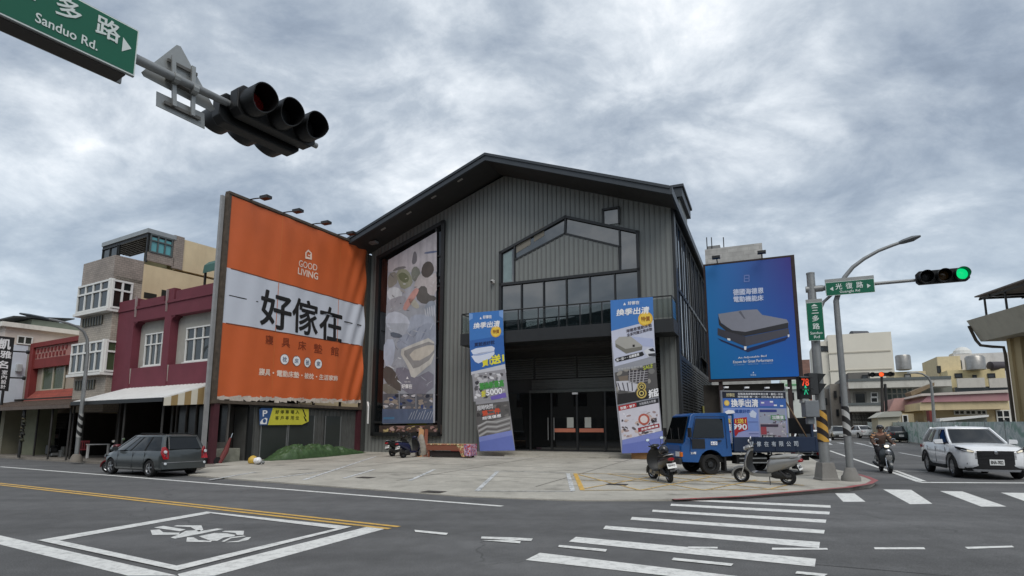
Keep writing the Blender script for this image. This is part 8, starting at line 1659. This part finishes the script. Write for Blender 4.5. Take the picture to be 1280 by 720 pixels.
# ---------------------------------------------------------------- the rider
T = lmat(rloc, face)
rid = thing('person', 'scooter rider in a brown patterned jacket, dark trousers and open face helmet', 'person', rloc, face)
J = {'pel': (.20, 0, .87, .15), 'bel': (.21, 0, 1.0, .15), 'che': (.27, 0, 1.2, .165), 'sho': (.30, 0, 1.36, .12), 'nek': (.33, 0, 1.46, .06), 'hd0': (.355, 0, 1.56, .085), 'hd1': (.36, 0, 1.64, .085)}
E_ = [('pel', 'bel'), ('bel', 'che'), ('che', 'sho'), ('sho', 'nek'), ('nek', 'hd0'), ('hd0', 'hd1')]
for s_, n in ((1, 'l'), (-1, 'r')):
    J.update({'sh' + n: (.29, s_ * .19, 1.35, .075), 'el' + n: (.42, s_ * .31, 1.12, .055), 'wr' + n: (.72, s_ * .31, 1.04, .036), 'ha' + n: (.80, s_ * .30, 1.035, .035), 'hi' + n: (.22, s_ * .11, .85, .105), 'kn' + n: (.66, s_ * .15, .80, .075), 'an' + n: (.68, s_ * .14, .40, .05), 'he' + n: (.64, s_ * .14, .35, .045), 'to' + n: (.86, s_ * .15, .345, .035)})
    E_ += [('sho', 'sh' + n), ('sh' + n, 'el' + n), ('el' + n, 'wr' + n), ('wr' + n, 'ha' + n), ('pel', 'hi' + n), ('hi' + n, 'kn' + n), ('kn' + n, 'an' + n), ('an' + n, 'he' + n), ('he' + n, 'to' + n)]
def skin(name, par, keys, edges, m, root, grow=0, levels=2):
    idx = {k: i for i, k in enumerate(keys)}; me = bpy.data.meshes.new(name); I = rootmat(par).inverted()
    me.from_pydata([tuple(I @ (T @ V(J[k][:3]))) for k in keys], [(idx[a], idx[b_]) for a, b_ in edges], []); o = bpy.data.objects.new(name, me); COL.objects.link(o); o.parent = par; me.materials.append(m)
    sk = o.modifiers.new('skin', 'SKIN'); sk.use_smooth_shade = True; o.modifiers.new('sub', 'SUBSURF').levels = levels; o.modifiers['sub'].render_levels = levels
    for i, k in enumerate(keys): sv_ = me.skin_vertices[0].data[i]; sv_.radius = (J[k][3] + grow, J[k][3] + grow); sv_.use_root = (k == root)
    return o
skn = M('skin', (150, 108, 88), .6, var=.05); trou = M('dark_trousers', (34, 34, 38), .85, var=.15)
jk = M('brown_pattern_jacket', (74, 56, 46), .85, var=.35, scale=9)
skin('body', rid, list(J), E_, skn, 'pel')
jkeys = ['bel', 'che', 'sho', 'pel'] + [a + n for n in 'lr' for a in ('sh', 'el', 'wr')]
je = [('pel', 'bel'), ('bel', 'che'), ('che', 'sho')] + [e for n in 'lr' for e in (('sho', 'sh' + n), ('sh' + n, 'el' + n), ('el' + n, 'wr' + n))]
skin('jacket', rid, jkeys, je, jk, 'bel', .022)
tkeys = ['pel'] + [a + n for n in 'lr' for a in ('hi', 'kn', 'an')]; te = [e for n in 'lr' for e in (('pel', 'hi' + n), ('hi' + n, 'kn' + n), ('kn' + n, 'an' + n))]
skin('trousers', rid, tkeys, te, trou, 'pel', .018)
for n in 'lr':
    skin('shoe', rid, ['an' + n, 'he' + n, 'to' + n], [('an' + n, 'he' + n), ('he' + n, 'to' + n)], M('dark_shoe', (26, 26, 28), .6, var=.1), 'he' + n, .016)
    s_ = 1 if n == 'l' else -1
    for f in range(4):
        y = .275 + f * .022; mb = MB(T); mb.tube([V((.81, s_ * y, 1.062)), V((.845, s_ * y, 1.062)), V((.865, s_ * y, 1.04)), V((.85, s_ * y, 1.012)), V((.825, s_ * y, 1.01))], [.011, .011, .0105, .01, .008], skn, 7); mb.build('finger', rid, smooth=70)
    mb = MB(T); mb.tube([V((.79, s_ * .27, 1.03)), V((.81, s_ * .255, 1.01)), V((.84, s_ * .26, 1.0))], [.013, .012, .009], skn, 7); mb.build('thumb', rid, smooth=70)
# face and helmet
mb = MB(T); hc = V((.375, 0, 1.59))
for s_ in (1, -1): mb.rev(hc + V((.082, s_ * .032, .015)), V((1, s_ * .2, 0)), [(0, .014), (.008, .01), (.01, 0)], inkw, 10); mb.rev(hc + V((.09, s_ * .032, .015)), V((1, s_ * .2, 0)), [(0, .007), (.004, .005), (.005, 0)], ink, 8)
mb.build('eyes', rid)
mb = MB(T); mb.loft([[hc + V((x, y, z)) for x, y, z in ((.078, -w_, zz), (.078 + d, 0, zz), (.078, w_, zz), (.06, 0, zz))] for zz, w_, d in ((.02, .008, .005), (-.01, .012, .022), (-.03, .017, .03), (-.038, .012, .01))] if False else [[hc + V((.075, -w_, zz)), hc + V((.075 + d, 0, zz)), hc + V((.075, w_, zz)), hc + V((.06, 0, zz))] for zz, w_, d in ((.02, .008, .008), (-.01, .012, .022), (-.03, .017, .03), (-.038, .012, .01))], skn); mb.build('nose', rid, smooth=60)
mb = MB(T); mb.obox(hc + V((.085, 0, -.055)), V((.006, 0, 0)), V((0, .022, 0)), V((0, 0, .005)), M('lips', (120, 70, 64), .6, var=0)); mb.build('mouth', rid, bevel=.003)
hm = M('helmet_dark', (44, 44, 48), .2, var=.05, coat=.6); mb = MB(T); rings = []
for k in range(9):
    ph = R(-20 + 110 * k / 8); rr_ = math.cos(ph) * .128; z = .03 + math.sin(ph) * .135; ring = []
    for j in range(20): a = j * .314159; fx = 1.12 * math.cos(a) - .06; zz = z + (.055 if (math.cos(a) > .35 and k < 3) else 0) * (3 - k) / 2; ring.append(hc + V((fx * max(rr_, .002) , math.sin(a) * max(rr_, .002), zz)))
    rings.append(ring)
mb.loft(rings, hm); hlm = mb.build('helmet', rid, smooth=60)
mb = MB(T); mb.loft([[hc + V((.06 + .09 * math.cos(a), .125 * math.sin(a), z)) for a in [R(-70 + 14 * j) for j in range(11)]] for z in (.06, .085)], dkp, cap=False, closed=False); mb.build('visor', hlm, smooth=60)
mb = MB(T)
for s_ in (1, -1): mb.tube([hc + V((.0, s_ * .115, -.02)), hc + V((.03, s_ * .08, -.09)), hc + V((.05, 0, -.115))], .006, ink, 5)
mb.build('chin_strap', hlm)
# striped shoulders of the jacket
st3 = stripemat('jacket_stripe', (176, 128, 84), (36, 32, 32), .07, .5)
for s_ in (1, -1):
    mb = MB(T); mb.tube([V((.27, s_ * .13, 1.40)), V((.285, s_ * .2, 1.365)), V((.32, s_ * .255, 1.28)), V((.36, s_ * .285, 1.2))], [.085, .1, .092, .085], st3, 14); mb.build('sleeve_stripe', rid, smooth=60)
# ================================================================ THINGS BY THE WALL AND DOORS
wood = M('reddish_wood', (124, 74, 56), .6, var=.2, scale=5, stretch=(1, 1, 8)); woodl = M('pale_wood', (176, 134, 96), .7, var=.15, scale=6)
a, b_ = LOT(533, 571.5), LOT(588, 572.5); wd_ = (b_ - a).normalized(); dp = V((-wd_.y, wd_.x, 0)); L_ = (b_ - a).length
bz = math.atan2(wd_.y, wd_.x); bn = thing('day_bench', 'reddish wooden bench with a flowered cover thrown over its right end', 'bench', a, bz); T = lmat(a, bz)
mb = MB(T); mb.box(0, L_, 0, .6, .52, .6, wood); mb.box(0, L_, -.02, .0, .34, .58, wood); mb.build('seat', bn, bevel=.015)
for x in (.05, L_ - .15):
    for y in (.02, .5): mb = MB(T); mb.box(x, x + .09, y, y + .08, 0, .34, wood); mb.build('leg', bn)
mb = MB(T); mb.box(.14, L_ - .14, .08, .5, .05, .3, M('bench_shadow_box', (40, 32, 30), .8, var=.2)); mb.build('shade_box', bn)  # dark box stands in for the shade under the seat
def clothmat(name, cols, sc):
    m = M(name, cols[0], .85, var=0); t = m.node_tree; bs = t.nodes['Principled BSDF']; nn = t.nodes.new; ln = t.links.new; tcn = nn('ShaderNodeTexCoord'); vo = nn('ShaderNodeTexVoronoi'); vo.inputs['Scale'].default_value = sc; ln(tcn.outputs['Object'], vo.inputs['Vector']); s = nn('ShaderNodeSeparateColor'); ln(vo.outputs['Color'], s.inputs[0]); cr_ = nn('ShaderNodeValToRGB'); cr_.color_ramp.interpolation = 'CONSTANT'; ln(s.outputs[0], cr_.inputs[0]); E = cr_.color_ramp.elements; E[0].color = srgb(*cols[0]); E[1].position = .8; E[1].color = srgb(*cols[-1])
    for i, c in enumerate(cols[1:-1]): k = E.new(.2 + .6 * i / max(1, len(cols) - 2)); k.color = srgb(*c)
    ln(cr_.outputs[0], bs.inputs['Base Color']); return m
fl1 = clothmat('flowered_cloth', ((196, 168, 116), (150, 92, 72), (206, 188, 150), (120, 108, 70), (176, 120, 96)), 16); fl2 = clothmat('pink_cloth', ((156, 120, 150), (176, 70, 76), (186, 160, 176), (120, 96, 130)), 14)
mb = MB(T); mb.box(.02, L_ + .02, -.03, .62, .605, .66, fl1); mb.slab([V((L_ * .68, -.035, .64)), V((L_ + .03, -.035, .64)), V((L_ + .03, -.05, .06)), V((L_ * .82, -.05, .04))], V((0, .02, 0)), fl1); tag(mb.build('cloth', bevel=.02), 'flowered yellow cloth spread along the top of the wooden bench', 'cloth')
mb = MB(T); mb.box(L_ + .035, L_ + .08, -.06, .6, .1, .66, fl2); mb.slab([V((L_ * .86, -.075, .66)), V((L_ + .05, -.075, .66)), V((L_ + .06, -.085, .08)), V((L_ * .88, -.085, .1))], V((0, .02, 0)), fl2); tag(mb.build('cloth', bevel=.02), 'pink and mauve cloth hanging over the right end of the bench', 'cloth')
def lean(name, label, x0, x1, xb0, xb1, ytop, m, th, off=0):
    p = [onV(x0, ytop, -.12 - off), onV(x1, ytop, -.12 - off)]; g0, g1 = LOT(xb0, 571), LOT(xb1, 571); mb = MB(); mb.slab([g0, g1, p[1], p[0]], VD * th, m); return tag(mb.build(name), label, 'board')
lean('leaning_board', 'pale brown board leaning on the wall, nearer to the navy scooter', 524, 529.5, 521, 527, 535.5, woodl, .06)
lean('leaning_board', 'narrow reddish board leaning on the wall, nearer to the bench', 531, 534.5, 529, 533, 536, wood, .06, .08)
mb = MB(); p = LOT(526, 570.5); mb.loft([ell(0, z, a, .2, 14) if False else [p + ZD * z + UD * a * math.cos(k * .45) + VD * .16 * math.sin(k * .45) * (a / .3) for k in range(14)] for z, a in ((0, .3), (.2, .34), (.5, .28), (.8, .2), (1.05, .12), (1.12, .03))], M('grey_sack', (150, 144, 134), .8, var=.25, scale=7, bump=.4)); tag(mb.build('sack', smooth=60), 'grey wrapped sack leaning at the foot of the boards', 'sack')
mb = MB(); c = LOT(802.5, 573.5); zz3 = c.z; e = R(-6)
bx = thing('cardboard_box', 'brown cardboard box on the step at the foot of the right banner', 'box', c + ZD * .0, RU + e); T = lmat(c, RU + e); cb2 = M('cardboard', (168, 128, 88), .8, var=.1, scale=4)
mb = MB(T); mb.box(-.42, .42, -.25, .25, 0, .5, cb2); mb.build('carton', bx, bevel=.012); mb = MB(T); mb.box(-.425, .425, -.03, .03, .5, .503, M('parcel_tape', (190, 160, 118), .35, var=.05)); mb.box(-.035, .035, -.254, -.25, .38, .5, M('parcel_tape')); mb.build('tape', bx)
mb = MB(); c = B(-6.0, -1.0, lotz(-1)); mb.obox(c + ZD * .12, UD * .2, VD * .15, ZD * .12, M('red_box', (150, 46, 52), .6, var=.1)); tag(mb.build('small_crate', bevel=.02), 'small red crate between the bench and the left banner', 'crate')
